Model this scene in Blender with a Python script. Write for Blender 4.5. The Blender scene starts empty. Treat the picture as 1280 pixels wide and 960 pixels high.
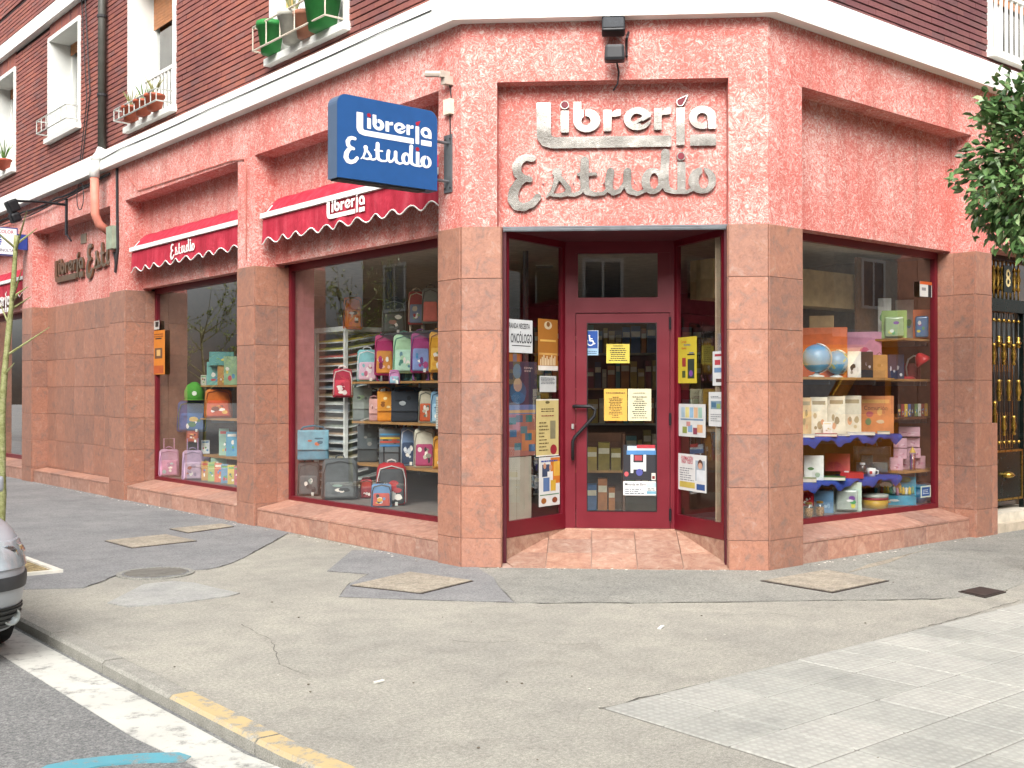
import bpy, bmesh, math, random
import numpy as np
from mathutils import Vector, Matrix
random.seed(7)
R = math.radians
scene = bpy.context.scene
COL = scene.collection

# ------------------------------------------------------------------ camera
CAM = np.array([-6.2074, -6.2859]); CZ = 1.6; FPX = 1406.0; HOR = 490.0
YAW = R(50.3)
cd = bpy.data.cameras.new('camera'); cam = bpy.data.objects.new('camera', cd); COL.objects.link(cam)
cd.sensor_width = 36; cd.lens = 36 * FPX / 1280; cd.clip_end = 500; cd.clip_start = 0.05
cam.location = (CAM[0], CAM[1], CZ)
cam.rotation_euler = (R(90) + math.atan(10 / FPX), 0, YAW - R(90))
scene.camera = cam
# ------------------------------------------------------------------ sky, sun, exposure
SUN_EL, SUN_AZ = R(42), R(222)          # azimuth of the sun, measured from +X towards +Y
w = bpy.data.worlds.new('World'); scene.world = w; w.use_nodes = True
nt = w.node_tree; bg = nt.nodes['Background']
sky = nt.nodes.new('ShaderNodeTexSky'); sky.sky_type = 'NISHITA'; sky.sun_disc = False
sky.sun_elevation = SUN_EL; sky.sun_rotation = R(90) - SUN_AZ
sky.air_density = 1.0; sky.dust_density = 6.0; sky.ozone_density = 0.6
hs = nt.nodes.new('ShaderNodeHueSaturation'); hs.inputs['Saturation'].default_value = 0.22
nt.links.new(sky.outputs[0], hs.inputs['Color']); nt.links.new(hs.outputs[0], bg.inputs['Color'])
bg.inputs['Strength'].default_value = 0.14
sd = bpy.data.lights.new('sun', 'SUN'); sun = bpy.data.objects.new('sun', sd); COL.objects.link(sun)
sd.energy = 1.2; sd.angle = R(50); sd.color = (1, .97, .93)
sv = Vector((math.cos(SUN_EL) * math.cos(SUN_AZ), math.cos(SUN_EL) * math.sin(SUN_AZ), math.sin(SUN_EL)))
sun.rotation_euler = sv.to_track_quat('Z', 'Y').to_euler(); sun.location = (-10, -10, 30)
vs = scene.view_settings
vs.view_transform = 'Standard'; vs.look = 'None'; vs.gamma = 1; vs.use_curve_mapping = False
vs.exposure = 1.2
sc_ = scene.cycles; sc_.max_bounces = 6; sc_.diffuse_bounces = 3; sc_.glossy_bounces = 3; sc_.transmission_bounces = 2; sc_.transparent_max_bounces = 10; sc_.caustics_reflective = False; sc_.caustics_refractive = False

# ------------------------------------------------------------------ picture -> place
uR = np.array([math.sin(YAW), math.cos(YAW)]); uL = np.array([-math.cos(YAW), math.sin(YAW)])
def ray(px):
    v = np.array([(px - 640) / FPX, 1.0]); return np.array([v @ uR, v @ uL])
def ground(px, py, z=0.0):
    t = FPX * (CZ - z) / (py - HOR); p = CAM + ray(px) * t; return (float(p[0]), float(p[1]))
class Frame:
    """a facade: s along it, d into the building, z up"""
    def __init__(s, o, u, n): s.o = np.array(o, float); s.u = np.array(u, float); s.n = np.array(n, float)
    def P(s, a, d, z): q = s.o + s.u * a + s.n * d; return Vector((q[0], q[1], z))
    def pix(s, px, py, d=0.0):
        r = ray(px); p = s.o + s.n * d; t = ((p - CAM) @ s.n) / (r @ s.n); q = CAM + r * t
        return float((q - s.o) @ s.u), float(CZ + (HOR - py) / FPX * t)
    def M(s):  # local (s, d, z) -> world
        return Matrix(((s.u[0], s.n[0], 0, s.o[0]), (s.u[1], s.n[1], 0, s.o[1]), (0, 0, 1, 0), (0, 0, 0, 1)))
A = np.array([0, 1.92]); B = np.array([2.0, 0]); CL = float(np.linalg.norm(B - A))
FL = Frame((0, 0), (0, 1), (1, 0)); FR = Frame((0, 0), (1, 0), (0, 1))
_u = (B - A) / CL; FC = Frame(A, _u, (-_u[1], _u[0]))
def dist(x, y): return float((np.array([x, y]) - CAM) @ np.array([math.cos(YAW), math.sin(YAW)]))

# ------------------------------------------------------------------ mesh helpers
class MB:
    def __init__(s, T=None): s.v = []; s.f = []; s.m = []; s.T = T
    def add(s, vs, fs, m=0):
        b = len(s.v)
        for p in vs:
            p = Vector(p)
            s.v.append(tuple(s.T @ p) if s.T else tuple(p))
        neg = s.T is not None and s.T.determinant() < 0
        for f in fs: s.f.append(tuple(b + i for i in (f[::-1] if neg else f))); s.m.append(m)
        return s
    def box(s, x0, y0, z0, x1, y1, z1, m=0):
        vs = [(x, y, z) for z in (z0, z1) for y in (y0, y1) for x in (x0, x1)]
        return s.add(vs, [(0, 2, 3, 1), (4, 5, 7, 6), (0, 1, 5, 4), (2, 6, 7, 3), (0, 4, 6, 2), (1, 3, 7, 5)], m)
    def prism(s, poly, z0, z1, m=0, cap=True):
        n = len(poly)
        vs = [(p[0], p[1], z0) for p in poly] + [(p[0], p[1], z1) for p in poly]
        fs = [(i, (i + 1) % n, n + (i + 1) % n, n + i) for i in range(n)]
        if cap: fs += [tuple(range(n))[::-1], tuple(range(n, 2 * n))]
        return s.add(vs, fs, m)
    def tube(s, pts, r, n=8, m=0, caps=True):
        pts = [Vector(p) for p in pts]; k = len(pts)
        rs = r if isinstance(r, (list, tuple)) else [r] * k
        rings = []; ref = None
        for i, p in enumerate(pts):
            t = (pts[min(i + 1, k - 1)] - pts[max(i - 1, 0)])
            t = t.normalized() if t.length > 1e-9 else Vector((0, 0, 1))
            if ref is None: ref = Vector((0, 0, 1)) if abs(t.z) < .9 else Vector((1, 0, 0))
            a = t.cross(ref)
            if a.length < 1e-6: a = t.orthogonal()
            a.normalize(); b = t.cross(a).normalized(); ref = -b if False else (a.cross(t))
            rings.append([p + (a * math.cos(2 * math.pi * j / n) + b * math.sin(2 * math.pi * j / n)) * rs[i] for j in range(n)])
        vs = [q for rg in rings for q in rg]; fs = []
        for i in range(k - 1):
            for j in range(n): fs.append((i * n + j, i * n + (j + 1) % n, (i + 1) * n + (j + 1) % n, (i + 1) * n + j))
        if caps: fs += [tuple(range(n))[::-1], tuple((k - 1) * n + j for j in range(n))]
        return s.add(vs, fs, m)
    def lathe(s, prof, c=(0, 0, 0), n=16, m=0):
        c = Vector(c); k = len(prof)
        vs = [c + Vector((r * math.cos(2 * math.pi * j / n), r * math.sin(2 * math.pi * j / n), z)) for r, z in prof for j in range(n)]
        fs = []
        for i in range(k - 1):
            for j in range(n): fs.append((i * n + j, i * n + (j + 1) % n, (i + 1) * n + (j + 1) % n, (i + 1) * n + j))
        fs += [tuple(range(n))[::-1], tuple((k - 1) * n + j for j in range(n))]
        return s.add(vs, fs, m)
    def rbox(s, w, d, h, r=.03, taper=1.0, c=(0, 0, 0), m=0, seg=2, dome=0.0):
        """rounded box, base at z = c.z, centred in x/y"""
        bm = bmesh.new(); bmesh.ops.create_cube(bm, size=1)
        for v in bm.verts:
            v.co.x *= w; v.co.y *= d; v.co.z = (v.co.z + .5) * h
        r = min(r, w * .45, d * .45, h * .45)
        bmesh.ops.bevel(bm, geom=list(bm.edges), offset=r, segments=seg, profile=.6, affect='EDGES')
        for v in bm.verts:
            k = 1 + (taper - 1) * v.co.z / h
            v.co.x *= k; v.co.y *= k
            if dome: v.co.z -= dome * (v.co.x / (w / 2)) ** 2 * (v.co.z / h)
        vs = [(v.co.x + c[0], v.co.y + c[1], v.co.z + c[2]) for v in bm.verts]
        fs = [tuple(v.index for v in f.verts) for f in bm.faces]
        bm.free(); return s.add(vs, fs, m)
    def mesh(s, name, mats=(), smooth=False):
        me = bpy.data.meshes.new(name); me.from_pydata(s.v, [], s.f)
        for mt in mats: me.materials.append(mt)
        for p, i in zip(me.polygons, s.m): p.material_index = i
        if smooth:
            me.polygons.foreach_set('use_smooth', [True] * len(me.polygons))
        me.update(); return me
INV = {}
def link(o, parent=None):
    COL.objects.link(o)
    if parent:
        o.parent = parent
        if parent.name in INV: o.matrix_parent_inverse = INV[parent.name]
    return o
def obj(name, mb, mats, parent=None, smooth=False, angle=None):
    if not isinstance(mats, (list, tuple)): mats = [mats]
    me = mb.mesh(name, mats, smooth) if isinstance(mb, MB) else mb
    o = bpy.data.objects.new(name, me); link(o, parent)
    if smooth and angle:
        try: me.set_sharp_from_angle(angle=R(angle))
        except Exception: pass
    return o
def tag(o, label=None, cat=None, group=None, kind=None):
    if label: o['label'] = label
    if cat: o['category'] = cat
    if group: o['group'] = group
    if kind: o['kind'] = kind
    return o
def thing(name, label, cat, loc=(0, 0, 0), rz=0.0, group=None, world=False):
    """an Empty at the base of a thing. world=True: its parts are given in world coordinates"""
    o = bpy.data.objects.new(name, None); COL.objects.link(o); o.empty_display_size = .1
    o.location = loc; o.rotation_euler = (0, 0, rz)
    tag(o, label, cat, group)
    if world: INV[o.name] = (Matrix.Translation(loc) @ Matrix.Rotation(rz, 4, 'Z')).inverted()
    return o
def inst(name, me, parent, M):
    o = bpy.data.objects.new(name, me); link(o, parent)
    o.matrix_basis = M
    return o

# ------------------------------------------------------------------ materials
def lin(c):
    if isinstance(c, str): c = tuple(int(c[i:i + 2], 16) / 255 for i in (0, 2, 4))
    return tuple((x / 12.92 if x <= .04045 else ((x + .055) / 1.055) ** 2.4) for x in c) + (1,)
class N:
    def __init__(s, name, rough=.6, metal=0, spec=.4):
        s.mt = bpy.data.materials.new(name); s.mt.use_nodes = True
        s.t = s.mt.node_tree; s.b = s.t.nodes['Principled BSDF']
        s.b.inputs['Roughness'].default_value = rough; s.b.inputs['Metallic'].default_value = metal
        s.b.inputs['Specular IOR Level'].default_value = spec
    def n(s, typ, **kw):
        x = s.t.nodes.new('ShaderNode' + typ)
        for k, v in kw.items():
            if k in x.inputs.keys(): s.set(x.inputs[k], v)
            else: setattr(x, k, v)
        return x
    def set(s, sock, v):
        if hasattr(v, 'is_output'): s.t.links.new(v, sock)
        else: sock.default_value = v
    def pos(s, scale=(1, 1, 1), obj=False):
        o = s.n('TexCoord').outputs['Object'] if obj else s.n('NewGeometry').outputs['Position']
        m = s.n('Mapping'); s.set(m.inputs['Vector'], o); m.inputs['Scale'].default_value = scale
        return m.outputs[0]
    def noise(s, vec, scale, detail=3, rough=.55, dist=0):
        x = s.n('TexNoise'); s.set(x.inputs['Vector'], vec)
        x.inputs['Scale'].default_value = scale; x.inputs['Detail'].default_value = detail
        x.inputs['Roughness'].default_value = rough; x.inputs['Distortion'].default_value = dist
        return x.outputs['Fac']
    def ramp(s, fac, stops):
        x = s.n('ValToRGB'); s.set(x.inputs[0], fac); e = x.color_ramp.elements
        while len(e) < len(stops): e.new(.5)
        for i, (p, c) in enumerate(stops):
            e[i].position = p; e[i].color = lin(c) if isinstance(c, str) else (c if len(c) == 4 else tuple(c) + (1,))
        return x.outputs[0]
    def mix(s, fac, a, b, mode='MIX'):
        x = s.n('Mix'); x.data_type = 'RGBA'; x.blend_type = mode
        s.set(x.inputs[0], fac); s.set(x.inputs[6], a); s.set(x.inputs[7], b); return x.outputs[2]
    def math(s, op, a, b=0.0):
        x = s.n('Math'); x.operation = op; s.set(x.inputs[0], a); s.set(x.inputs[1], b); return x.outputs[0]
    def bump(s, h, strength=.3, dist=.01):
        x = s.n('Bump'); s.set(x.inputs['Height'], h); x.inputs['Strength'].default_value = strength
        x.inputs['Distance'].default_value = dist; s.set(s.b.inputs['Normal'], x.outputs[0]); return x
    def col(s, c): s.set(s.b.inputs['Base Color'], c); return s
    def done(s): return s.mt
BW = ((0, 0, 0, 1), (1, 1, 1, 1))
_pm = {}
def pm(c, rough=.55, metal=0, var=.18, scale=9, spec=.4, bump=0.0):
    """plain coloured stuff with slight uneven colour and dirt"""
    key = (c, rough, metal, var, scale, spec, bump)
    if key in _pm: return _pm[key]
    k = N('mat_%s_%d' % (c if isinstance(c, str) else 'c', len(_pm)), rough, metal, spec)
    base = lin(c); p = k.pos()
    f = k.noise(p, scale, 4)
    lo = tuple(x * (1 - var) for x in base[:3]) + (1,); hi = tuple(min(1, x * (1 + var)) for x in base[:3]) + (1,)
    k.col(k.ramp(f, [(.3, lo), (.7, hi)]))
    k.set(k.b.inputs['Roughness'], k.math('ADD', k.math('MULTIPLY', f, .2), rough - .1))
    if bump: k.bump(k.noise(p, scale * 12, 3), bump, .002)
    _pm[key] = k.done(); return _pm[key]
def emit(name, c, s):
    k = N(name); k.b.inputs['Emission Color'].default_value = lin(c); k.b.inputs['Emission Strength'].default_value = s
    k.b.inputs['Base Color'].default_value = lin(c); return k.done()

def m_stucco():
    k = N('stucco', .75, 0, .25); p = k.pos()
    w_ = k.n('TexNoise'); k.set(w_.inputs['Vector'], p); w_.inputs['Scale'].default_value = 7; w_.inputs['Detail'].default_value = 2
    wv = k.n('VectorMath'); wv.operation = 'MULTIPLY_ADD'; k.set(wv.inputs[0], w_.outputs['Color']); wv.inputs[1].default_value = (.16, .16, .16); k.set(wv.inputs[2], p)
    st = k.noise(wv.outputs[0], 22, 3, .62, 1.9); st2 = k.noise(wv.outputs[0], 60, 2, .6, 1.2); big = k.noise(p, 1.3, 3)
    a = k.math('ADD', k.math('ADD', k.math('MULTIPLY', st, .62), k.math('MULTIPLY', st2, .4)), k.math('MULTIPLY', k.math('SUBTRACT', big, .5), .22))
    c = k.ramp(a, [(.32, 'bd6058'), (.46, 'c77168'), (.54, 'cf958c'), (.64, 'dec5be')])
    dirt = k.ramp(k.noise(k.pos((3, 3, .4)), 2.5, 4), [(.46, (1, 1, 1)), (.76, (.80, .77, .75))])
    k.col(k.mix(1.0, c, dirt, 'MULTIPLY')); k.bump(a, .55, .02); return k.done()
def m_tile(name, cols, scale=7.5, bumpy=.25):
    k = N(name, .42, 0, .4)
    p = k.pos(); oi = k.n('ObjectInfo').outputs['Random']
    off = k.n('VectorMath'); off.operation = 'MULTIPLY_ADD'
    cv = k.n('CombineXYZ'); k.set(cv.inputs[0], oi); k.set(cv.inputs[1], oi); k.set(cv.inputs[2], oi)
    k.set(off.inputs[0], cv.outputs[0]); off.inputs[1].default_value = (7, 13, 5); k.set(off.inputs[2], p)
    v = off.outputs[0]
    f = k.noise(v, scale, 5, .66, .9); g = k.noise(v, scale * 2.7, 4, .7, 2.0)
    c = k.ramp(f, [(.28, cols[0]), (.46, cols[1]), (.58, cols[2]), (.72, cols[3])])
    vein = k.ramp(g, [(.36, (.80, .76, .73)), (.5, (1, 1, 1)), (.7, (1.08, 1.06, 1.03))])
    c = k.mix(.8, c, vein, 'MULTIPLY')
    tint = k.ramp(k.math('FRACT', k.math('MULTIPLY', oi, 5.7)), [(0, (.84, .86, .88)), (.35, (.97, .95, .93)), (.65, (1.06, .98, .92)), (1, (1.12, 1.1, 1.08))])
    grime = k.ramp(k.noise(p, 24, 4, .7), [(.3, (.82, .8, .78)), (.55, (1, 1, 1))])
    k.col(k.mix(.7, k.mix(1, c, tint, 'MULTIPLY'), grime, 'MULTIPLY'))
    k.set(k.b.inputs['Roughness'], k.ramp(g, [(.2, (.3, .3, .3)), (.8, (.6, .6, .6))]))
    k.bump(g, bumpy, .004); return k.done()
def m_brick(name, cols):
    k = N(name, .72, 0, .3); p = k.pos()
    r1 = k.n('NewGeometry').outputs['Random Per Island']; r2 = k.n('ObjectInfo').outputs['Random']
    r = k.math('FRACT', k.math('ADD', r1, k.math('MULTIPLY', r2, 7.3)))
    c = k.ramp(r, [(0, cols[0]), (.35, cols[1]), (.65, cols[2]), (1, cols[3])])
    big = k.ramp(k.noise(p, .7, 3), [(.35, (.74, .72, .78)), (.65, (1.1, 1.02, 1))])
    gr = k.ramp(k.noise(k.pos((1, 1, 3)), 26, 4), [(.25, (.78, .76, .76)), (.7, (1.12, 1.1, 1.08))])
    k.col(k.mix(.85, k.mix(1, c, big, 'MULTIPLY'), gr, 'MULTIPLY')); k.bump(k.noise(p, 60, 3), .3, .004); return k.done()
def m_ground(name, a, b, c, grit=170, patch=.9, rough=.85, bump=.5, crack=0):
    k = N(name, rough, 0, .25); p = k.pos()
    g = k.noise(p, grit, 2, .7); g2 = k.noise(p, grit * .35, 2, .6)
    big = k.noise(p, patch, 5, .6); mid = k.noise(p, 5, 5, .65)
    f = k.math('ADD', k.math('MULTIPLY', g, .6), k.math('MULTIPLY', g2, .4))
    col = k.ramp(f, [(.36, a), (.5, b), (.62, c)])
    col = k.mix(.9, col, k.ramp(big, [(.3, (.78, .78, .79)), (.7, (1.1, 1.09, 1.06))]), 'MULTIPLY')
    col = k.mix(.8, col, k.ramp(mid, [(.3, (.84, .84, .85)), (.6, (1.05, 1.05, 1.04))]), 'MULTIPLY')
    sp = k.noise(p, 1.9, 6, .68, .6); col = k.mix(.55, col, k.ramp(sp, [(.56, (1, 1, 1)), (.68, (.80, .80, .80)), (.8, (.72, .72, .73))]), 'MULTIPLY')
    if crack:
        vo = k.n('TexVoronoi', feature='DISTANCE_TO_EDGE')
        wn = k.n('TexNoise'); k.set(wn.inputs['Vector'], p); wn.inputs['Scale'].default_value = 2.2; wn.inputs['Detail'].default_value = 6
        wm = k.n('VectorMath'); wm.operation = 'MULTIPLY_ADD'; k.set(wm.inputs[0], wn.outputs['Color']); wm.inputs[1].default_value = (.9, .9, .9); k.set(wm.inputs[2], p)
        k.set(vo.inputs['Vector'], wm.outputs[0]); vo.inputs['Scale'].default_value = .55
        cr = k.ramp(vo.outputs['Distance'], [(0, (.55, .54, .52)), (.012, (1, 1, 1))])
        col = k.mix(crack, col, cr, 'MULTIPLY')
    k.col(col); k.bump(f, bump, .006); return k.done()
def m_glass(name='shop_glass', refl=2.6, tint=(.95, .96, .95, 1)):
    k = N(name); t = k.t; t.nodes.remove(k.b)
    tr = k.n('BsdfTransparent'); tr.inputs[0].default_value = tint
    gl = k.n('BsdfGlossy'); gl.inputs['Roughness'].default_value = 0.0; gl.inputs[0].default_value = (1, 1, 1, 1)
    ge = k.n('NewGeometry'); dt = k.n('VectorMath'); dt.operation = 'DOT_PRODUCT'
    k.set(dt.inputs[0], ge.outputs['Incoming']); k.set(dt.inputs[1], ge.outputs['Normal'])
    c = k.math('ABSOLUTE', dt.outputs['Value']); f = k.math('ADD', .04, k.math('MULTIPLY', .96, k.math('POWER', k.math('SUBTRACT', 1.0, c), 5.0)))
    mx = k.n('MixShader'); k.set(mx.inputs[0], k.math('MINIMUM', k.math('MULTIPLY', f, refl), 1.0))
    t.links.new(tr.outputs[0], mx.inputs[1]); t.links.new(gl.outputs[0], mx.inputs[2])
    t.links.new(mx.outputs[0], t.nodes['Material Output'].inputs['Surface']); return k.mt

M = {}
M['stucco'] = m_stucco()
M['tile'] = m_tile('stone_tile', ['7e6a62', '987061', 'a07563', 'a3877b'])
M['plinth'] = m_tile('plinth_tile', ['8e7064', 'a67d6e', 'b08c7c', 'b99b8d'], 9)
M['floor'] = m_tile('floor_tile', ['8a675a', 'a07c6c', 'ab8c7b', 'b7a090'], 9)
M['mortar'] = pm('a2887b', .9, bump=.4)
M['brick'] = m_brick('brick_red', ['855751', '905d55', '9a6355', '835f5b'])
M['brick_r'] = m_brick('brick_purple', ['704c4e', '7b5253', '835a57', '664e50'])
M['joint'] = pm('301f1e', .95, bump=.5)
M['white'] = pm('e4e5e0', .6, var=.06, scale=2.5)
M['whitewall'] = pm('d8d9d4', .7, var=.08, scale=3)
M['wine'] = pm('66101f', .38, var=.1, scale=4, spec=.5)
M['glass'] = m_glass()
M['asphalt'] = m_ground('asphalt_beige', '7f7e76', '98968d', 'aeaba2', 130, .7, crack=.15)
M['dark_asphalt'] = m_ground('asphalt_grey', '6b6c6e', '818283', '959595', 130, 1.1, crack=.1)
M['mid_asphalt'] = m_ground('asphalt_mid', '6d6d69', '8a8a84', 'a2a19a', 130, 1.0, crack=.2)
M['road'] = m_ground('road_asphalt', '5a5b5b', '757676', '929391', 110, .5)
M['patch'] = m_ground('concrete_patch', '8b8c8a', '9c9d9a', 'a9aaa6', 120, 2)
M['cover'] = m_ground('concrete_cover', '817a6d', '9b9385', 'aea698', 60, 3)
M['kerb'] = m_ground('kerb_concrete', '74726a', '908e85', 'a6a49b', 110, 1.5)
M['iron'] = pm('4b4340', .6, .6, bump=.4)
M['black'] = pm('15161a', .45)
M['darkgrey'] = pm('2c2c2e', .6)
M['steel'] = None
M['grey_metal'] = pm('6d7276', .5, .5)
# ================================================================== GROUND
RZ = -0.075
g = MB(); g.add([(-150, -150, RZ), (150, -150, RZ), (150, 150, RZ), (-150, 150, RZ)], [(0, 1, 2, 3)])
tag(obj('road', g, M['road']), kind='structure')
arc = []
for i in range(13):                                   # kerb line: straight, then bending round the corner
    a = math.pi + i / 12 * math.pi / 2
    arc.append((-0.55 + 3.25 * math.cos(a), -1.75 + 3.25 * math.sin(a)))
KL = [(-3.8, 45.0), (-3.8, 20)] + arc + [(20, -5.0), (60, -5.0)]
inner = []
for i, p in enumerate(KL):
    a = KL[max(i - 1, 0)]; b = KL[min(i + 1, len(KL) - 1)]
    t = Vector((b[0] - a[0], b[1] - a[1])).normalized(); inner.append((p[0] - t.y * .125, p[1] + t.x * .125))
g = MB(); g.prism(inner + [(60, .6), (.6, .6), (.6, 45)], -.3, 0)
pave = tag(obj('pavement', g, M['asphalt']), kind='structure')
def patch(name, pix, mat, z, label=None, pts=None, th=None):
    q = pts or [ground(*p) for p in pix]
    mb = MB(); n = len(q); a = sum(q[i][0] * q[(i + 1) % n][1] - q[(i + 1) % n][0] * q[i][1] for i in range(n))
    if a < 0: q = q[::-1]
    mb.prism(q, z - .02, z); return obj(name, mb, mat, pave)
def wob(pts, amp=.03, step=.25):
    out = []
    for i, p in enumerate(pts):
        b = pts[(i + 1) % len(pts)]; L = math.dist(p, b); k = max(1, int(L / step)); out.append(p)
        for j in range(1, k):
            t = j / k; nx, ny = -(b[1] - p[1]) / L, (b[0] - p[0]) / L; o = random.uniform(-amp, amp)
            out.append((p[0] + (b[0] - p[0]) * t + nx * o, p[1] + (b[1] - p[1]) * t + ny * o))
    return out
lp = [ground(*p) for p in [(360, 667), (341, 678), (322, 688), (306, 697), (290, 704), (274, 709), (259, 712), (236, 713), (215, 712), (192, 713), (169, 712), (155, 716), (140, 722), (122, 729), (105, 735), (70, 736), (26, 737), (-60, 741)]]
patch('asphalt_patch', None, M['dark_asphalt'], .004, pts=lp + [(-3.6, 44), (.3, 44), (.3, lp[0][1])])
patch('asphalt_patch', [(440, 688), (409, 714), (461, 718), (435, 731), (424, 746), (530, 750), (643, 753), (634, 743), (623, 733), (617, 722), (600, 712), (585, 690)], M['dark_asphalt'], .004)
lp = [ground(*p) for p in [(643, 753.5), (690, 754.3), (740, 753.4), (800, 754.2), (860, 753), (930, 752.5), (1010, 751), (1090, 750.6), (1175, 749), (1240, 743)]]
patch('asphalt_patch', None, M['mid_asphalt'], .004, pts=lp + [(9, -1.05), (30, -1.05), (30, .3), (1.6, .3), (.3, 1.6), ground(600, 712), ground(617, 722), ground(625, 735)])
patch('asphalt_patch', [(135, 754), (155, 744), (180, 731), (215, 727), (243, 729), (268, 735), (300, 742), (285, 746), (268, 748), (225, 754), (161, 759)], M['patch'], .008)
patch('asphalt_patch', [(1060, 716), (1085, 706), (1150, 690), (1165, 686), (1140, 692), (1110, 704)], M['cover'], .008)
# open seams and cracks round the repairs
def seam(pix, w0=.006, w1=.016, pts=None, z=.0075):
    q = pts or [ground(*p) for p in pix]; q2 = []
    for a, b in zip(q[:-1], q[1:]):
        n = max(1, int(math.dist(a, b) / .07))
        for i in range(n): t_ = i / n; q2.append((a[0] + (b[0] - a[0]) * t_ + random.gauss(0, .006), a[1] + (b[1] - a[1]) * t_ + random.gauss(0, .006)))
    vs = []; fs = []
    for i, p in enumerate(q2):
        a = q2[max(i - 1, 0)]; b = q2[min(i + 1, len(q2) - 1)]; L = max(1e-6, math.dist(a, b)); w_ = random.uniform(w0, w1) * .5 * (0.15 if random.random() < .18 else 1)
        nx, ny = -(b[1] - a[1]) / L * w_, (b[0] - a[0]) / L * w_; vs += [(p[0] - nx, p[1] - ny, z), (p[0] + nx, p[1] + ny, z)]
        if i: fs.append((2 * i - 2, 2 * i, 2 * i + 1, 2 * i - 1))
    mb = MB(); mb.add(vs, fs); obj('crack', mb, M['seam'], pave)
M['seam'] = pm('4a4843', .95, var=.3, scale=30)
seam([(360, 667), (341, 678), (322, 688), (306, 697), (290, 704), (274, 709), (259, 712), (236, 713), (215, 712)])
seam([(169, 712), (155, 716), (140, 722), (122, 729), (105, 735)])
seam([(424, 747), (480, 749), (530, 750.5), (585, 752), (643, 753.5), (690, 754.3), (740, 753.4), (800, 754.2), (860, 753), (930, 752.5), (1010, 751), (1090, 750.6), (1175, 749), (1200, 746)])
seam([(409, 714), (461, 718), (435, 731), (424, 746)], .003, .008)
seam([(560, 800), (600, 804), (650, 801), (700, 806), (760, 803)], .002, .005, z=.003); seam([(900, 770), (960, 766), (1010, 772)], .002, .006, z=.003); seam([(300, 780), (340, 800), (350, 830), (400, 850)], .002, .005, z=.003)
seam([(748, 886), (800, 873), (900, 850), (1025, 822), (1110, 797), (1197, 773), (1280, 749)], .003, .010, z=.0045)
# kerb stones, one by one
kerb = bpy.data.objects.new('kerb', None); COL.objects.link(kerb); tag(kerb, kind='structure')
def m_kerb(paint):
    k = N('kerb_stone_paint', .8, 0, .25); p = k.pos()
    g_ = k.noise(p, 120, 3, .7); mid = k.noise(p, 7, 5, .7)
    c = k.ramp(g_, [(.3, '74736e'), (.5, '93918a'), (.7, 'aeaca5')])
    c = k.mix(.9, c, k.ramp(mid, [(.3, (.75, .76, .74)), (.65, (1.08, 1.08, 1.06))]), 'MULTIPLY')
    if paint:
        f = k.noise(p, 6, 7, .72); nz = k.n('SeparateXYZ'); k.set(nz.inputs[0], k.n('NewGeometry').outputs['Normal'])
        f = k.math('MULTIPLY', k.ramp(f, [(.44, (0, 0, 0)), (.53, (1, 1, 1))]), k.ramp(nz.outputs[2], [(.4, (.0, .0, .0)), (.8, (1, 1, 1))]))
        c = k.mix(f, c, lin('b8a47a'))
    k.col(c); k.bump(g_, .5, .005); return k.done()
M['kerb'] = m_kerb(False); M['kerb_y'] = m_kerb(True)
def path_at(P, t):
    for a, b in zip(P[:-1], P[1:]):
        L = math.dist(a, b)
        if t <= L: return (a[0] + (b[0] - a[0]) * t / L, a[1] + (b[1] - a[1]) * t / L), Vector(((b[0] - a[0]) / L, (b[1] - a[1]) / L))
        t -= L
KP = [(-3.8, 17.09)] + arc + [(6, -5.0)]
tot = sum(math.dist(a, b) for a, b in zip(KP[:-1], KP[1:])); t = 0.0; i = 0
while t < tot - 1.0:
    ln = .98; k = 4 if t > 16 else 1; pts_o = []; pts_i = []
    for j in range(k + 1):
        q, d = path_at(KP, t + .006 + (ln - .012) * j / k)
        pts_o.append(q); pts_i.append((q[0] - d.y * .125, q[1] + d.x * .125))
    mb = MB(); ch = .018; h0 = random.uniform(-.003, .004)
    n = k + 1; vs = []
    for z, off in ((-.25, 0), (h0 - ch, 0), (h0, ch)):
        for o_, i_ in zip(pts_o, pts_i):
            f = off / .125; vs.append((o_[0] + (i_[0] - o_[0]) * f, o_[1] + (i_[1] - o_[1]) * f, z))
    for z in (h0, -.25):
        for i_ in pts_i: vs.append((i_[0], i_[1], z))
    fs = []
    for r_ in range(4):
        for j in range(k): fs.append((r_ * n + j, r_ * n + j + 1, (r_ + 1) * n + j + 1, (r_ + 1) * n + j))
    fs += [tuple(r_ * n for r_ in range(5)), tuple(r_ * n + k for r_ in range(5))[::-1]]
    mb.add(vs, fs)
    q, d = path_at(KP, t + .5)
    obj('kerb_stone', mb, M['kerb_y'] if q[1] < -.6 else M['kerb'], kerb); t += ln; i += 1
mb = MB(); mb.prism([(-3.8, 45), (-3.8, 17.10), (-3.675, 17.10), (-3.675, 45)], -.25, 0); obj('kerb_run', mb, M['kerb'], kerb)
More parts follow.
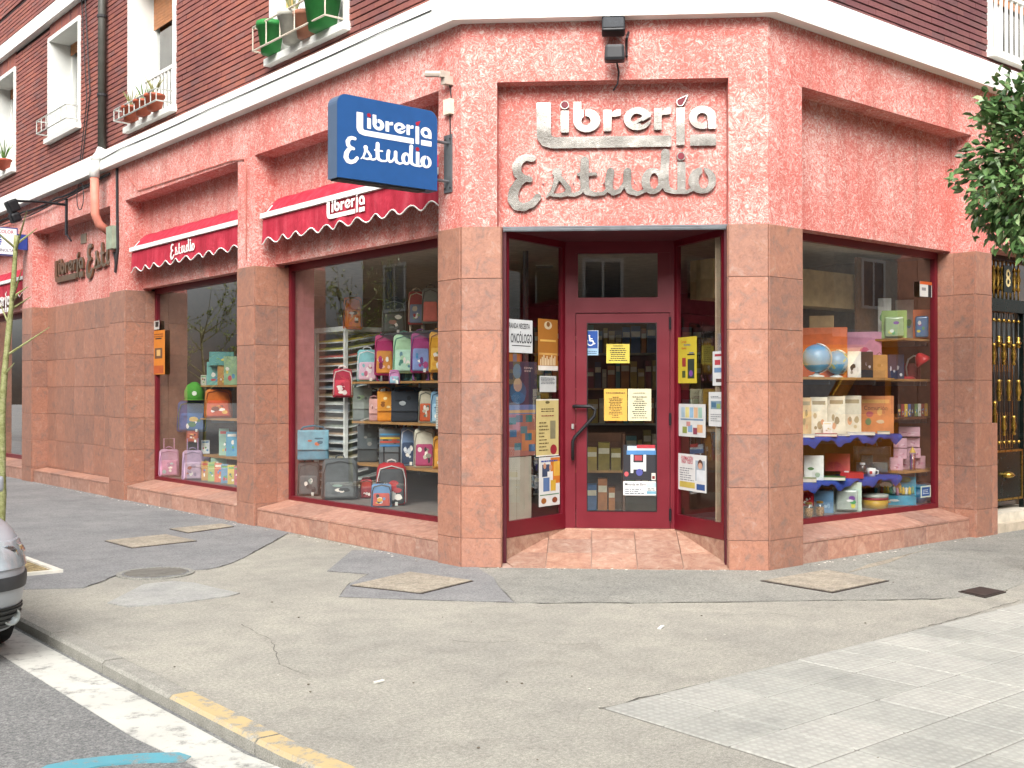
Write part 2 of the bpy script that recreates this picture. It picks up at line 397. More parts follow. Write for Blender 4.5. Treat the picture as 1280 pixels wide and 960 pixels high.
# painted lines on the road
def m_paint(c, lo=.36, hi=.46):
    k = N('road_paint', .7, 0, .3); p = k.pos(); f = k.noise(p, 8, 8, .75); g_ = k.noise(p, 150, 2)
    k.col(k.mix(k.ramp(f, [(lo, (0, 0, 0)), (hi, (1, 1, 1))]), k.ramp(g_, [(.3, '6b6b69'), (.7, '979792')]), k.ramp(k.noise(p, 2, 3), [(.3, tuple(x * .86 for x in lin(c)[:3])), (.7, lin(c))])))
    k.bump(g_, .4, .004); return k.done()
mb = MB(); mb.prism([(-3.83, 30), (-4.13, 30), (-4.13, -.9), (-4.08, -1.5), (-3.98, -2.2), (-3.80, -2.9), (-3.60, -2.9), (-3.74, -2.2), (-3.83, -1.5)][::-1], RZ - .02, RZ + .004)
rd = bpy.data.objects['road']
obj('white_line', mb, m_paint('c2c2ba', .34, .48), rd)
bl = [ground(x, y, RZ) for x, y in [(60, 957), (95, 950), (130, 946), (180, 942), (225, 941), (240, 946), (232, 952), (180, 953), (130, 957), (95, 964), (70, 973), (40, 990), (0, 1010), (-20, 1000)]]
mb = MB(); mb.prism(bl, RZ - .02, RZ + .007); obj('blue_line', mb, m_paint('5a9aa8', .34, .46), rd)

# light paving slabs with studded faces
def m_pave():
    k = N('paving_slab', .8, 0, .25); p = k.pos(); oi = k.n('ObjectInfo').outputs['Random']
    c = k.ramp(oi, [(0, '9f9f99'), (.5, 'a6a6a0'), (1, 'acaba5')])
    c = k.mix(.9, c, k.ramp(k.noise(p, 1.6, 5, .6), [(.3, (.78, .79, .79)), (.7, (1.08, 1.08, 1.06))]), 'MULTIPLY')
    c = k.mix(.7, c, k.ramp(k.noise(p, 14, 5, .7), [(.3, (.8, .8, .8)), (.6, (1.05, 1.05, 1.05))]), 'MULTIPLY')
    m = k.n('Mapping'); k.set(m.inputs['Vector'], p); m.inputs['Scale'].default_value = (22, 22, 22)
    fr = k.n('VectorMath'); fr.operation = 'FRACTION'; k.set(fr.inputs[0], m.outputs[0])
    sb = k.n('VectorMath'); sb.operation = 'SUBTRACT'; k.set(sb.inputs[0], fr.outputs[0]); sb.inputs[1].default_value = (.5, .5, .5)
    sx = k.n('SeparateXYZ'); k.set(sx.inputs[0], sb.outputs[0])
    r2 = k.math('SQRT', k.math('ADD', k.math('MULTIPLY', sx.outputs[0], sx.outputs[0]), k.math('MULTIPLY', sx.outputs[1], sx.outputs[1])))
    dot = k.ramp(r2, [(.24, (1, 1, 1)), (.38, (0, 0, 0))])
    c = k.mix(.45, c, k.ramp(dot, [(0, (.80, .80, .79)), (1, (1.06, 1.06, 1.05))]), 'MULTIPLY')
    k.col(c); k.bump(dot, .35, .005); return k.done()
M['slab'] = m_pave()
pv = MB(); pv.prism([(-2.22, -4.85), (9.4, -4.85), (9.4, -2.2), (-2.22, -2.2)], -.02, .003)
pvo = tag(obj('paving', pv, pm('77756f', .9)), kind='structure')
sm = MB(); sm.rbox(.391, .391, .03, .006, seg=1); sme = sm.mesh('slab', [M['slab']])
for i in range(29):
    for j in range(6):
        if j == 5 and i < 2: pass
        inst('slab', sme, pvo, Matrix.Translation((-2.02 + .4 * i, -2.405 - .4 * j, -.022 + random.uniform(-.001, .0015))))

# covers let into the pavement
def cover(pix, label, mat, cat='manhole cover', rim=.03):
    q = [ground(*p) for p in pix]; c = (sum(p[0] for p in q) / 4, sum(p[1] for p in q) / 4)
    t = thing('manhole_cover', label, cat, (c[0], c[1], 0), world=True)
    a = sum(q[i][0] * q[(i + 1) % 4][1] - q[(i + 1) % 4][0] * q[i][1] for i in range(4))
    if a < 0: q = q[::-1]
    sh = lambda k: [(c[0] + (p[0] - c[0]) * k, c[1] + (p[1] - c[1]) * k) for p in q]
    mb = MB(); mb.prism(sh(1.0), -.03, .010); obj('rim', mb, M['iron'], t)
    mb = MB(); mb.prism(sh(1 - rim), -.02, .016); obj('lid', mb, mat, t)
cover([(131, 677), (208, 669), (247, 677), (165, 686)], 'long beige concrete lid in the grey strip before the tiled wall', M['cover'])
cover([(212, 662), (278, 655.5), (293, 659), (235, 667)], 'narrow beige concrete lid beside the foot of the awning pillar', M['cover'])
cover([(438, 733), (512, 716), (592, 727), (527, 743)], 'beige concrete lid before the backpack window', M['cover'])
cover([(950, 727), (1032, 713), (1111, 727), (1040, 742)], 'large cracked pebbly concrete lid right of the entrance', M['cover'], rim=.06)
cover([(1197, 740.5), (1224, 734.5), (1257, 740.5), (1231, 747.6)], 'small dark iron hatch set in the pavement', M['iron'], rim=.12)
c = ground(195, 717); t = thing('manhole_cover', 'round worn iron lid at the edge of the grey asphalt', 'manhole cover', (c[0], c[1], 0))
mb = MB(); mb.lathe([(.33, -.02), (.33, .011), (.30, .013), (.29, .010)], n=32); obj('rim', mb, M['mid_asphalt'], t)
mb = MB(); mb.lathe([(.285, -.02), (.285, .012), (.0, .014)], n=32); lid = obj('lid', mb, M['road'], t)
mb = MB()
for i in range(-4, 5):
    L = math.sqrt(.26 ** 2 - (i * .055) ** 2); mb.box(-L, i * .055 - .009, .010, L, i * .055 + .009, .018)
obj('rib', mb, pm('74716a', .8), lid)
mb = MB(); c = ground(965, 716); 
# litter and small stones scattered on the pavement
lit = MB(); rn = random.Random(3)
for i in range(45):
    x, y = ground(rn.uniform(60, 1270), rn.uniform(718, 950)); r = rn.uniform(.004, .010)
    if x < -3.6: continue
    lit.lathe([(r * .7, 0), (r, r * .3), (r * .4, r * .6)], (x, y, .004), n=5, m=rn.choice([0, 0, 1]))
for fr_, s0_, s1_, dz in ((0, 2.3, 15, 0), (1, 2.5, 6, 0), (2, .1, 2.7, 0)):
    for i in range(int((s1_ - s0_) * 14)):
        a_ = rn.uniform(s0_, s1_); o_ = -abs(rn.gauss(.0, .05)) - .012; q_ = (FL, FR, FC)[fr_].P(a_, o_, .005); r = rn.uniform(.004, .014)
        lit.lathe([(r, 0), (r * .8, r * .25)], (q_.x, q_.y, .004), n=5, m=rn.choice([0, 1, 1]))
tag(obj('litter', lit, [pm('6d6558', .9), pm('c9c5ba', .8)]), 'small stones and crumbs scattered on the asphalt', 'litter', kind='stuff')
for px, py, ln, an in [(826, 785, .1, .5), (474, 853, .07, .2), (846, 777, .02, 1)]:
    x, y = ground(px, py); mb = MB(Matrix.Translation((x, y, .004)) @ Matrix.Rotation(an, 4, 'Z')); mb.box(-ln / 2, -.011, 0, ln / 2, .011, .008)
    if ln > .08: tag(obj('paper_scrap', mb, pm('e8e8e2')), 'slim white paper scrap on the open asphalt', 'litter')
    elif ln > .05: tag(obj('paper_scrap', mb, pm('dedcd2')), 'tiny pale scrap lying towards the kerb', 'litter')

# ================================================================== BUILDING
bld = thing('corner_building', 'corner building with coral stucco shopfront, stone pilasters and red brick upper floor', 'building', (1, 1, 0), world=True)
def mitre(path, d):
    """path offset by d (positive: into the building, which lies on the left of L-far -> A -> B -> R-far)"""
    out = []
    for i, p in enumerate(path):
        p = Vector(p); ns = []
        if i > 0: t = (p - Vector(path[i - 1])).normalized(); ns.append(Vector((-t.y, t.x)))
        if i < len(path) - 1: t = (Vector(path[i + 1]) - p).normalized(); ns.append(Vector((-t.y, t.x)))
        if len(ns) == 1: out.append(p + ns[0] * d)
        else: m = (ns[0] + ns[1]).normalized(); out.append(p + m * d / m.dot(ns[0]))
    return out
PATH = [(0, 26), tuple(A), tuple(B), (22, 0)]
def sweep(mb, prof, path=PATH, m=0):
    n = len(prof); rings = []
    for d, z in prof: rings.append([(q.x, q.y, z) for q in mitre(path, d)])
    vs = []; k = len(path)
    for i in range(k):
        for j in range(n): vs.append(rings[j][i])
    fs = [(i * n + j, i * n + (j + 1) % n, (i + 1) * n + (j + 1) % n, (i + 1) * n + j) for i in range(k - 1) for j in range(n)]
    fs += [tuple(range(n)), tuple((k - 1) * n + j for j in range(n))[::-1]]
    mb.add(vs, fs, m)
ZT = 3.11; ZB = 4.43; ZL = 4.97; ZU = 5.25
# pilasters: (frame, s0, s1)
L_OPEN = [(2.27, 6.0), (6.45, 10.14), (10.75, 14.55), (15.11, 19.2), (19.7, 24)]
L_PIL = [(1.92, 2.27), (6.0, 6.45), (10.14, 10.75), (14.55, 15.11), (19.2, 19.7)]
R_PIL = [(2.0, 2.5), (5.59, 6.0)]
# --- stucco: top band + upper pilasters + recessed panels
st = MB()
sweep(st, [(0, ZB), (0, ZL), (.4, ZL), (.4, ZB)])
mb = st; mb.T = FL.M()
for s0, s1 in L_PIL[1:]: mb.box(s0, 0, ZT, s1, .4, ZB)
for s0, s1 in L_OPEN: mb.box(s0, .27, 3.14 if s0 != 10.75 else 3.0, s1, .398, ZB)
mb.T = FR.M()
mb.box(5.59, 0, ZT, 6.0, .4, ZB); mb.box(2.5, .25, 3.17, 5.59, .398, ZB); mb.box(6.0, 0, 3.22, 22, .4, ZB)
mb.T = FC.M()
mb.box(.33, .16, 3.12, 2.42, .398, ZB)
mb.T = None
i1 = mitre(PATH, .4)
c1 = FC.P(.33, 0, 0); c2 = FC.P(2.42, 0, 0); d1 = FC.P(.33, .4, 0); d2 = FC.P(2.42, .4, 0)
mb.prism([(0, 2.27), tuple(A), c1[:2], d1[:2], (.4, 2.27)], ZT, ZB)
mb.prism([c2[:2], tuple(B), (2.5, 0), (2.5, .4), d2[:2]], ZT, ZB)
obj('stucco_wall', st, M['stucco'], bld)
# --- white ledge (two steps) and the one a floor higher
mb = MB(); sweep(mb, [(-.13, ZL), (-.13, ZL + .17), (-.115, ZL + .18), (-.105, ZL + .26), (-.08, ZU + .02), (.1, ZU + .04), (.1, ZL)])
led = obj('ledge', mb, M['white'], bld)
mb = MB(); sweep(mb, [(-.10, 7.9), (-.10, 8.14), (.1, 8.16), (.1, 7.9)]); obj('ledge', mb, M['white'], bld)
# --- stone tiles
mort = MB(); TH = .474
ROWS = [(ZT - TH * (i + 1), ZT - TH * i) for i in range(6)] + [(0.0, ZT - TH * 6)]
_tm = {}
def tile(fr, s0, s1, d, z0, z1, mat, parent, face='front', th=.02, name='tile'):
    """one slab on a vertical face: front lies at depth d and faces out; 'lo'/'hi' lie at s0 facing -s/+s with s0..s1 read as depths"""
    w_, h_ = s1 - s0 - .003, z1 - z0 - .003
    key = (round(w_, 4), round(h_, 4), th, mat.name)
    if key not in _tm:
        q = MB(); b = .003
        q.add([(-w_ / 2, 0, -h_ / 2), (w_ / 2, 0, -h_ / 2), (w_ / 2, 0, h_ / 2), (-w_ / 2, 0, h_ / 2),
               (-w_ / 2, -th + b, -h_ / 2), (w_ / 2, -th + b, -h_ / 2), (w_ / 2, -th + b, h_ / 2), (-w_ / 2, -th + b, h_ / 2),
               (-w_ / 2 + b, -th, -h_ / 2 + b), (w_ / 2 - b, -th, -h_ / 2 + b), (w_ / 2 - b, -th, h_ / 2 - b), (-w_ / 2 + b, -th, h_ / 2 - b)],
              [(0, 4, 7, 3), (1, 2, 6, 5), (0, 1, 5, 4), (3, 7, 6, 2), (4, 5, 9, 8), (5, 6, 10, 9), (6, 7, 11, 10), (7, 4, 8, 11), (8, 9, 10, 11), (0, 3, 2, 1)])
        _tm[key] = q.mesh('tile', [mat])
    jit = random.uniform(-.0015, .0015)
    zc = (z0 + z1) / 2; sc = (s0 + s1) / 2; Fm = fr.M()
    if face == 'front': Mx = Fm @ Matrix.Translation((sc, d + jit, zc))
    elif face == 'lo': Mx = Fm @ Matrix.Translation((d + jit, sc, zc)) @ Matrix.Rotation(-math.pi / 2, 4, 'Z')
    else: Mx = Fm @ Matrix.Translation((d + jit, sc, zc)) @ Matrix.Rotation(math.pi / 2, 4, 'Z')
    return inst(name, _tm[key], parent, Mx)
def new_pil(): return obj('pilaster', MB().add([(0, 0, 0)], []), M['mortar'], bld)
def pil(core):
    mb = MB(); mb.prism(core, 0, ZT - .002); return obj('pilaster', mb, M['mortar'], bld)
# corner pilaster by the backpack window
e = .0
p1 = pil([(.012, 2.258), (.012, A[1] + .01), FC.P(.012, .012, 0)[:2], FC.P(.355, .012, 0)[:2], FC.P(.355, .45, 0)[:2], (.46, 2.258)])
for z0, z1 in ROWS:
    tile(FL, 1.925, 2.272, .012, z0, z1, M['tile'], p1)
    tile(FC, .003, .367, .012, z0, z1, M['tile'], p1)
    tile(FC, .012, .16, .355, z0, z1, M['tile'], p1, 'hi')
    tile(FL, .012, .46, 2.258, z0, z1, M['tile'], p1, 'hi')
p1 = pil([FC.P(2.43, .45, 0)[:2], FC.P(2.43, .012, 0)[:2], FC.P(CL - .012, .012, 0)[:2], (2.01, .012), (2.488, .012), (2.488, .42)])
for z0, z1 in ROWS:
    tile(FC, 2.418, CL - .003, .012, z0, z1, M['tile'], p1)
    tile(FR, 2.003, 2.502, .012, z0, z1, M['tile'], p1)
    tile(FC, .012, .16, 2.43, z0, z1, M['tile'], p1, 'lo')
    tile(FR, .012, .42, 2.488, z0, z1, M['tile'], p1, 'hi')
for k, (s0, s1) in enumerate(L_PIL[1:]):
    mb = MB(FL.M()); mb.box(s0 + .012, .012, 0, s1 - .012, .5, ZT - .002); p1 = obj('pilaster', mb, M['mortar'], bld)
    for z0, z1 in ROWS:
        tile(FL, s0 - .002, s1 + .002, .012, z0, z1, M['tile'], p1)
        tile(FL, .012, .30, s0 + .012, z0, z1, M['tile'], p1, 'lo')
        tile(FL, .30, .46, s0 + .012, z0, z1, M['tile'], p1, 'lo')
mb = MB(FR.M()); mb.box(5.602, -.028, 0, 5.93, .5, ZT + .04); p1 = obj('pilaster', mb, M['mortar'], bld)
for z0, z1 in ROWS:
    z0 += .04 if z0 > 0 else 0; z1 += .04
    tile(FR, 5.586, 5.94, -.028, z0, z1, M['tile'], p1)
    tile(FR, -.028, .21, 5.602, z0, z1, M['tile'], p1, 'lo'); tile(FR, .21, .44, 5.602, z0, z1, M['tile'], p1, 'lo')
for z0, z1 in ROWS[4:]: tile(FR, 5.945, 6.06, -.028, z0 + (.04 if z0 > 0 else 0), z1 + .04, M['tile'], p1)
mb = MB(FR.M()); mb.box(5.94, -.027, 0, 6.05, .2, 1.25); obj('pilaster', mb, M['mortar'], bld)
# tiled wall panel
mb = MB(FL.M()); mb.box(10.75, .285, 0, 14.55, .39, 3.0); tw = obj('tiled_wall', mb, M['mortar'], bld)
for z0, z1 in ROWS:
    for i in range(8):
        a = 10.75 + .475 * i
        tile(FL, a, a + .475, .285, z0 if z0 > .2 else .2, z1, M['tile'], tw)
# plinths and sills
def plinth(fr, s0, s1, zf, zb, d1, step, d0=.03, sill=True):
    mb = MB(fr.M()); mb.box(s0, d0 + .02, 0, s1, d1 + .02, zf - .025); p = obj('plinth', mb, M['mortar'], bld)
    n = max(1, round((s1 - s0) / step)); w_ = (s1 - s0) / n
    for i in range(n):
        a = s0 + i * w_; tile(fr, a, a + w_, d0 + .02, 0, zf - .022, M['plinth'], p, name='plinth_tile')
        if sill:
            q = MB(fr.M()); b = .002
            q.add([(a + b, d0 - .005, zf - .02), (a + w_ - b, d0 - .005, zf - .02), (a + w_ - b, d1, zb - .02), (a + b, d1, zb - .02),
                   (a + b, d0 - .005, zf), (a + w_ - b, d0 - .005, zf), (a + w_ - b, d1, zb), (a + b, d1, zb)],
                  [(0, 3, 2, 1), (4, 5, 6, 7), (0, 1, 5, 4), (1, 2, 6, 5), (2, 3, 7, 6), (3, 0, 4, 7)])
            obj('sill_tile', q, M['plinth'], p)
plinth(FL, 2.28, 5.985, .215, .29, .45, .42); plinth(FL, 6.46, 10.12, .215, .29, .45, .42)
plinth(FL, 10.76, 14.53, .215, .25, .26, .47); plinth(FL, 15.12, 19.18, .215, .29, .45, .45)
plinth(FR, 2.51, 5.575, .215, .30, .42, .45)
# --- shop windows
def shop_window(fr, s0, s1, d, z0, z1, fw=.065, mull=()):
    w_ = obj('shop_window', MB(fr.M()).box(s0, d, z0, s1, d + .06, z0 + fw), M['wine'], bld)
    q = MB(fr.M()); q.box(s0, d, z1 - fw - .02, s1, d + .06, z1); q.box(s0, d + .001, z0 + fw, s0 + fw, d + .059, z1 - fw - .02); q.box(s1 - fw, d + .001, z0 + fw, s1, d + .059, z1 - fw - .02)
    for m_ in mull: q.box(m_ - .03, d + .002, z0 + fw, m_ + .03, d + .058, z1 - fw - .02)
    obj('frame', q, M['wine'], w_)
    q = MB(fr.M()); q.add([(s0 + fw - .01, d + .03, z0 + fw - .01), (s1 - fw + .01, d + .03, z0 + fw - .01), (s1 - fw + .01, d + .03, z1 - fw - .01), (s0 + fw - .01, d + .03, z1 - fw - .01)], [(0, 1, 2, 3)])
    obj('pane', q, M['glass'], w_)
shop_window(FL, 2.274, 5.996, .45, .275, 3.15); shop_window(FL, 6.454, 10.136, .45, .275, 3.15)
shop_window(FL, 15.114, 19.196, .45, .275, 3.15, .09); shop_window(FR, 2.504, 5.586, .40, .285, 3.18)
# --- lintel undersides over the windows
mb = MB(FL.M())
for s0, s1 in (L_OPEN[0], L_OPEN[1], L_OPEN[3]): mb.box(s0, .398, 3.152, s1, .56, 3.6)
mb.T = FR.M(); mb.box(2.5, .398, 3.182, 5.59, .52, 3.6)
obj('lintel', mb, M['stucco'], bld)
# ================================================================== ENTRANCE
ZF = .25; DD = .95
# sloping tiled floor of the recess
ent = MB(FC.M())
q = [(.37, .0), (2.42, .0), (2.42, .16), (2.03, DD + .05), (.89, DD + .05), (.37, .16)]
def fz(d): return .012 + (ZF - .014) * min(1, max(0, d / .92))
n = len(q)
ent.add([(s, d, -.05) for s, d in q] + [(s, d, fz(d) - .012) for s, d in q], [tuple(range(n)), tuple(range(n, 2 * n))] + [(i, (i + 1) % n, n + (i + 1) % n, n + i) for i in range(n)])
efl = obj('entrance_floor', ent, M['mortar'], bld)
def clip(poly, s_, d_, k):  # keep points with a*s+b*d<=k
    out = []
    for i in range(len(poly)):
        p, r_ = poly[i], poly[(i + 1) % len(poly)]; fp = s_ * p[0] + d_ * p[1] - k; fr_ = s_ * r_[0] + d_ * r_[1] - k
        if fp <= 0: out.append(p)
        if fp * fr_ < 0: t_ = fp / (fp - fr_); out.append((p[0] + (r_[0] - p[0]) * t_, p[1] + (r_[1] - p[1]) * t_))
    return out
for j in range(3):
    for i in range(5):
        a0, a1 = .36 + i * .414 + .004, .36 + (i + 1) * .414 - .004; b0, b1 = j * .33 + .003, (j + 1) * .33 - .003
        pl = [(a0, b0), (a1, b0), (a1, b1), (a0, b1)]
        pl = clip(pl, -1, -.66, -.48); pl = clip(pl, 1, .5, 2.50); pl = clip(pl, 0, 1, DD + .02)
        if len(pl) < 3: continue
        m_ = len(pl); mb = MB(FC.M())
        mb.add([(s, d, fz(d) - .02) for s, d in pl] + [(s, d, fz(d)) for s, d in pl], [tuple(range(m_))[::-1], tuple(range(m_, 2 * m_))] + [(k, (k + 1) % m_, m_ + (k + 1) % m_, m_ + k) for k in range(m_)])
        obj('floor_tile', mb, M['floor'], efl)
# ceiling of the recess, shutter slot
mb = MB(FC.M()); mb.add([(s, d, z) for z in (3.09, 3.12) for s, d in [(.37, .10), (2.42, .10), (2.42, .16), (2.05, DD + .1), (.87, DD + .1), (.37, .16)]],
    [tuple(range(6))[::-1], tuple(range(6, 12))] + [(i, (i + 1) % 6, 6 + (i + 1) % 6, 6 + i) for i in range(6)])
obj('entrance_ceiling', mb, pm('55202a', .6), bld)
mb = MB(FC.M()); mb.box(.38, .085, 3.075, 2.41, .10, 3.105); mb.box(.38, .02, 3.098, 2.41, .045, 3.112); obj('shutter_slot', mb, M['grey_metal'], bld)
for s0 in (.372, 2.392):
    mb = MB(FC.M()); mb.box(s0, .09, .03, s0 + .035, .17, 3.09); obj('shutter_guide', mb, pm('4c1420', .5), bld)
# splayed side panels
def splay(sa, da, sb, db):
    pa, pb = FC.P(sa, da, 0), FC.P(sb, db, 0); u_ = np.array([(pb - pa).x, (pb - pa).y]); L = np.linalg.norm(u_); u_ /= L
    return u_, pa, L
u_, pa, LS = splay(.405, .15, .93, DD)
FSL = Frame((pa.x, pa.y), u_, (-u_[1], u_[0])); 
if FSL.n @ (np.array([1, 1])) < 0: FSL.n = -FSL.n
# the inward side of the left panel is away from the recess
if (FSL.n @ (FC.P(1.4, .5, 0).xy - pa.xy)) > 0: FSL.n = -FSL.n
u_, pb, LS2 = splay(2.39, .15, 2.00, DD)
FSR = Frame((pb.x, pb.y), u_, (u_[1], -u_[0]))
if (FSR.n @ (FC.P(1.4, .5, 0).xy - pb.xy)) > 0: FSR.n = -FSR.n
for fr, L in ((FSL, LS), (FSR, LS2)):
    mb = MB(fr.M()); mb.box(0, 0, ZF, L, .05, ZF + .15); w_ = obj('side_window', mb, M['wine'], bld)
    mb = MB(fr.M()); mb.box(0, .001, ZF + .15, .04, .049, 3.03); mb.box(L - .05, .001, ZF + .15, L, .049, 3.03); mb.box(0, 0, 3.03, L, .05, 3.115); obj('frame', mb, M['wine'], w_)
    mb = MB(fr.M()); mb.add([(.03, .025, ZF + .14), (L - .04, .025, ZF + .14), (L - .04, .025, 3.04), (.03, .025, 3.04)], [(0, 1, 2, 3)]); obj('pane', mb, M['glass'], w_)
    mb = MB(fr.M()); mb.add([(0, .004, .0), (L, .004, .0), (L, .004, ZF - .002), (0, .004, ZF - .002), (0, .2, .0), (L, .2, .0), (L, .2, ZF - .002), (0, .2, ZF - .002)], [(0, 1, 2, 3), (4, 7, 6, 5), (0, 3, 7, 4), (1, 5, 6, 2), (3, 2, 6, 7), (0, 4, 5, 1)])
    obj('skirting', mb, M['floor'], bld)
# door frame with transom, and the door leaf
mb = MB(FC.M())
mb.box(.92, DD, ZF, 1.03, DD + .07, 3.11); mb.box(1.962, DD, ZF, 2.01, DD + .07, 3.11)
mb.box(1.03, DD, 2.385, 1.962, DD + .07, 2.535); mb.box(1.03, DD, 2.975, 1.962, DD + .07, 3.11)
mb.box(1.03, DD + .005, 2.535, 1.055, DD + .065, 2.975); mb.box(1.84, DD + .005, 2.535, 1.962, DD + .065, 2.975)
dfr = obj('door_frame', mb, M['wine'], bld)
mb = MB(FC.M()); mb.add([(1.05, DD + .03, 2.53), (1.85, DD + .03, 2.53), (1.85, DD + .03, 2.98), (1.05, DD + .03, 2.98)], [(0, 1, 2, 3)]); obj('transom_pane', mb, M['glass'], dfr)
mb = MB(FC.M()); dz0, dz1 = ZF + .006, 2.375; s0, s1 = 1.036, 1.956; dd = DD - .012
mb.box(s0, dd, dz0, s0 + .105, dd + .06, dz1); mb.box(s1 - .125, dd, dz0, s1, dd + .06, dz1)
mb.box(s0 + .105, dd + .001, dz0, s1 - .125, dd + .059, dz0 + .165); mb.box(s0 + .105, dd + .001, dz1 - .09, s1 - .125, dd + .059, dz1)
door = obj('door', mb, M['wine'], bld)
mb = MB(FC.M())
a0, a1, b0, b1 = s0 + .105, s1 - .125, dz0 + .165, dz1 - .09
for x0, z0, x1, z1 in ((a0, b0, a0 + .008, b1), (a1 - .008, b0, a1, b1), (a0 + .008, b0, a1 - .008, b0 + .008), (a0 + .008, b1 - .008, a1 - .008, b1)): mb.box(x0, dd - .004, z0, x1, dd + .02, z1)
obj('gasket', mb, M['black'], door)
mb = MB(FC.M()); mb.add([(a0 - .01, dd + .03, b0 - .01), (a1 + .01, dd + .03, b0 - .01), (a1 + .01, dd + .03, b1 + .01), (a0 - .01, dd + .03, b1 + .01)], [(0, 1, 2, 3)]); obj('pane', mb, M['glass'], door)
# pull handle: bent black bar
hp = [FC.pix(x, y, dd - .06) for x, y in [(717, 508), (738, 508), (744, 512), (743, 520), (718, 547), (716, 552), (716, 574)]]
mb = MB(FC.M()); mb.tube([(hp[0][0], dd + .01, hp[0][1])] + [(s, dd - .06, z) for s, z in hp] + [(hp[-1][0], dd + .01, hp[-1][1])], .017, 8); obj('handle', mb, M['black'], door, True)
mb = MB(FC.M()); s_, z_ = FC.pix(716, 533, dd); mb.box(s_ - .012, dd - .006, z_ - .025, s_ + .012, dd + .01, z_ + .025); obj('lock', mb, pm('c9c9c4', .3, .9), door)
for py in (404, 524, 643):
    z_ = FC.pix(836, py, dd)[1]; mb = MB(FC.M()); mb.tube([(s1 + .003, dd - .012, z_ - .06), (s1 + .003, dd - .012, z_ + .06)], .012, 8); obj('hinge', mb, M['black'], door)
mb = MB(FC.M()); mb.box(.93, DD - .03, ZF - .06, 2.0, DD + .08, ZF + .003); obj('threshold', mb, M['floor'], bld)

# ================================================================== UPPER BRICKWORK
BP = .071; BLN = .262
W_L = [(3.93, 5.52, 5.47, 7.6), (8.37, 9.92, 5.47, 7.6), (12.14, 13.58, 5.93, 7.6), (15.62, 17.1, 5.75, 7.55)]   # openings: s0, s1, sill, top
W_R = [(6.02, 7.7, 5.44, 7.6)]
mb = MB()
def wallholes(mb, fr, s0, s1, z0, z1, holes, d0=.02, d1=.35):
    mb.T = fr.M(); xs = s0
    for a, b, c_, e_ in sorted(holes):
        mb.box(xs, d0, z0, a, d1, z1); mb.box(a, d0, z0, b, d1, c_); mb.box(a, d0, e_, b, d1, z1); xs = b
    mb.box(xs, d0, z0, s1, d1, z1); mb.T = None
hx = lambda H: [(a - .066, b + .066, c_, e_ + .066) for a, b, c_, e_ in H]
wallholes(mb, FL, 1.93, 26, ZU, 9.6, hx(W_L)); wallholes(mb, FR, 2.01, 22, ZU, 9.6, hx(W_R))
mb.prism([FC.P(.005, .02, 0)[:2], FC.P(CL - .005, .02, 0)[:2], FC.P(CL - .1, .35, 0)[:2], FC.P(.1, .35, 0)[:2]], ZU, 9.6)
bw = obj('brick_wall', mb, M['joint'], bld)
mb = MB(); mb.prism([(.2, 25.9), (.2, 2.1), (2.1, .2), (21.9, .2), (21.9, 12), (12, 12), (12, 25.9)], 9.55, 9.8); obj('roof', mb, pm('8a8178', .9), bld)
bricks = []
def course(fr, s0, s1, z0, z1, holes, mi, tag_, skipz=((7.9, 8.16),)):
    z = z0; r_ = 0
    while z + BP < z1:
        zc = z + BP / 2
        if not any(a - .03 < zc < b + .03 for a, b in skipz):
            s = s0 - (BLN * .5 if r_ % 2 else 0)
            while s < s1:
                a, b = max(s, s0), min(s + BLN, s1)
                segs = [(a, b)]
                for h0, h1, hz0, hz1 in holes:
                    if hz0 - .02 < zc < (hz1 + .33 if fr is FL else hz1):
                        segs = [x for (p, q_) in segs for x in ((p, min(q_, h0 - .07)), (max(p, h1 + .07), q_)) if x[1] - x[0] > .03]
                for p, q_ in segs: bricks.append((fr, p, q_, z, tag_))
                s += BLN
        z += BP; r_ += 1
course(FL, 1.94, 20.5, ZU + .035, 8.75, W_L, 0, 0); course(FL, 11.5, 20.5, 8.76, 9.58, [], 0, 0); course(FR, 2.02, 11, ZU + .035, 7.5, W_R, 0, 1)
course(FC, .02, CL - .02, ZU + .035, 7.0, [], 0, 1)
Fv = np.array([math.cos(YAW), math.sin(YAW)]); Rv = np.array([math.sin(YAW), -math.cos(YAW)])
def proj(p):
    d_ = np.array([p[0], p[1]]) - CAM; fw = d_ @ Fv; return 640 + FPX * (d_ @ Rv) / fw, HOR - FPX * (p[2] - CZ) / fw
big = []
for k, (fr, p, q_, z, tg) in enumerate(bricks):
    a = proj(fr.P(p, 0, z)); b = proj(fr.P(q_, 0, z + BP))
    if 0 < (a[0] + b[0]) / 2 < 1280 and 0 < (a[1] + b[1]) / 2 < 960: big.append((abs(b[0] - a[0]) * BP / dist(*fr.P(p, 0, 0)[:2]), k))
big = set(k for _, k in sorted(big, reverse=True)[:300])
rest = MB(); _bm = {}
rb = random.Random(5)
for k, (fr, p, q_, z, tg) in enumerate(bricks):
    j = rb.uniform(-.004, .003); h_ = BP - .017; w_ = q_ - p - .002
    if k in big:
        key = (round(w_, 3), tg)
        if key not in _bm: _bm[key] = MB().box(-w_ / 2, 0, 0, w_ / 2, .03, h_).mesh('brick', [M['brick'] if tg == 0 else M['brick_r']])
        inst('brick', _bm[key], bw, fr.M() @ Matrix.Translation(((p + q_) / 2, .0 + j, z)))
    else:
        rest.T = fr.M(); rest.box(p, j, z, p + w_, .03 + j, z + h_, tg)
for s0, s1, z0, z1 in W_L:          # soldier course over the windows
    n_ = int((s1 - s0 + .14) / BP); rest.T = FL.M()
    for i in range(n_): rest.box(s0 - .07 + i * BP, rb.uniform(-.003, .002), z1 + .075, s0 - .07 + i * BP + BP - .01, .03, 7.895)
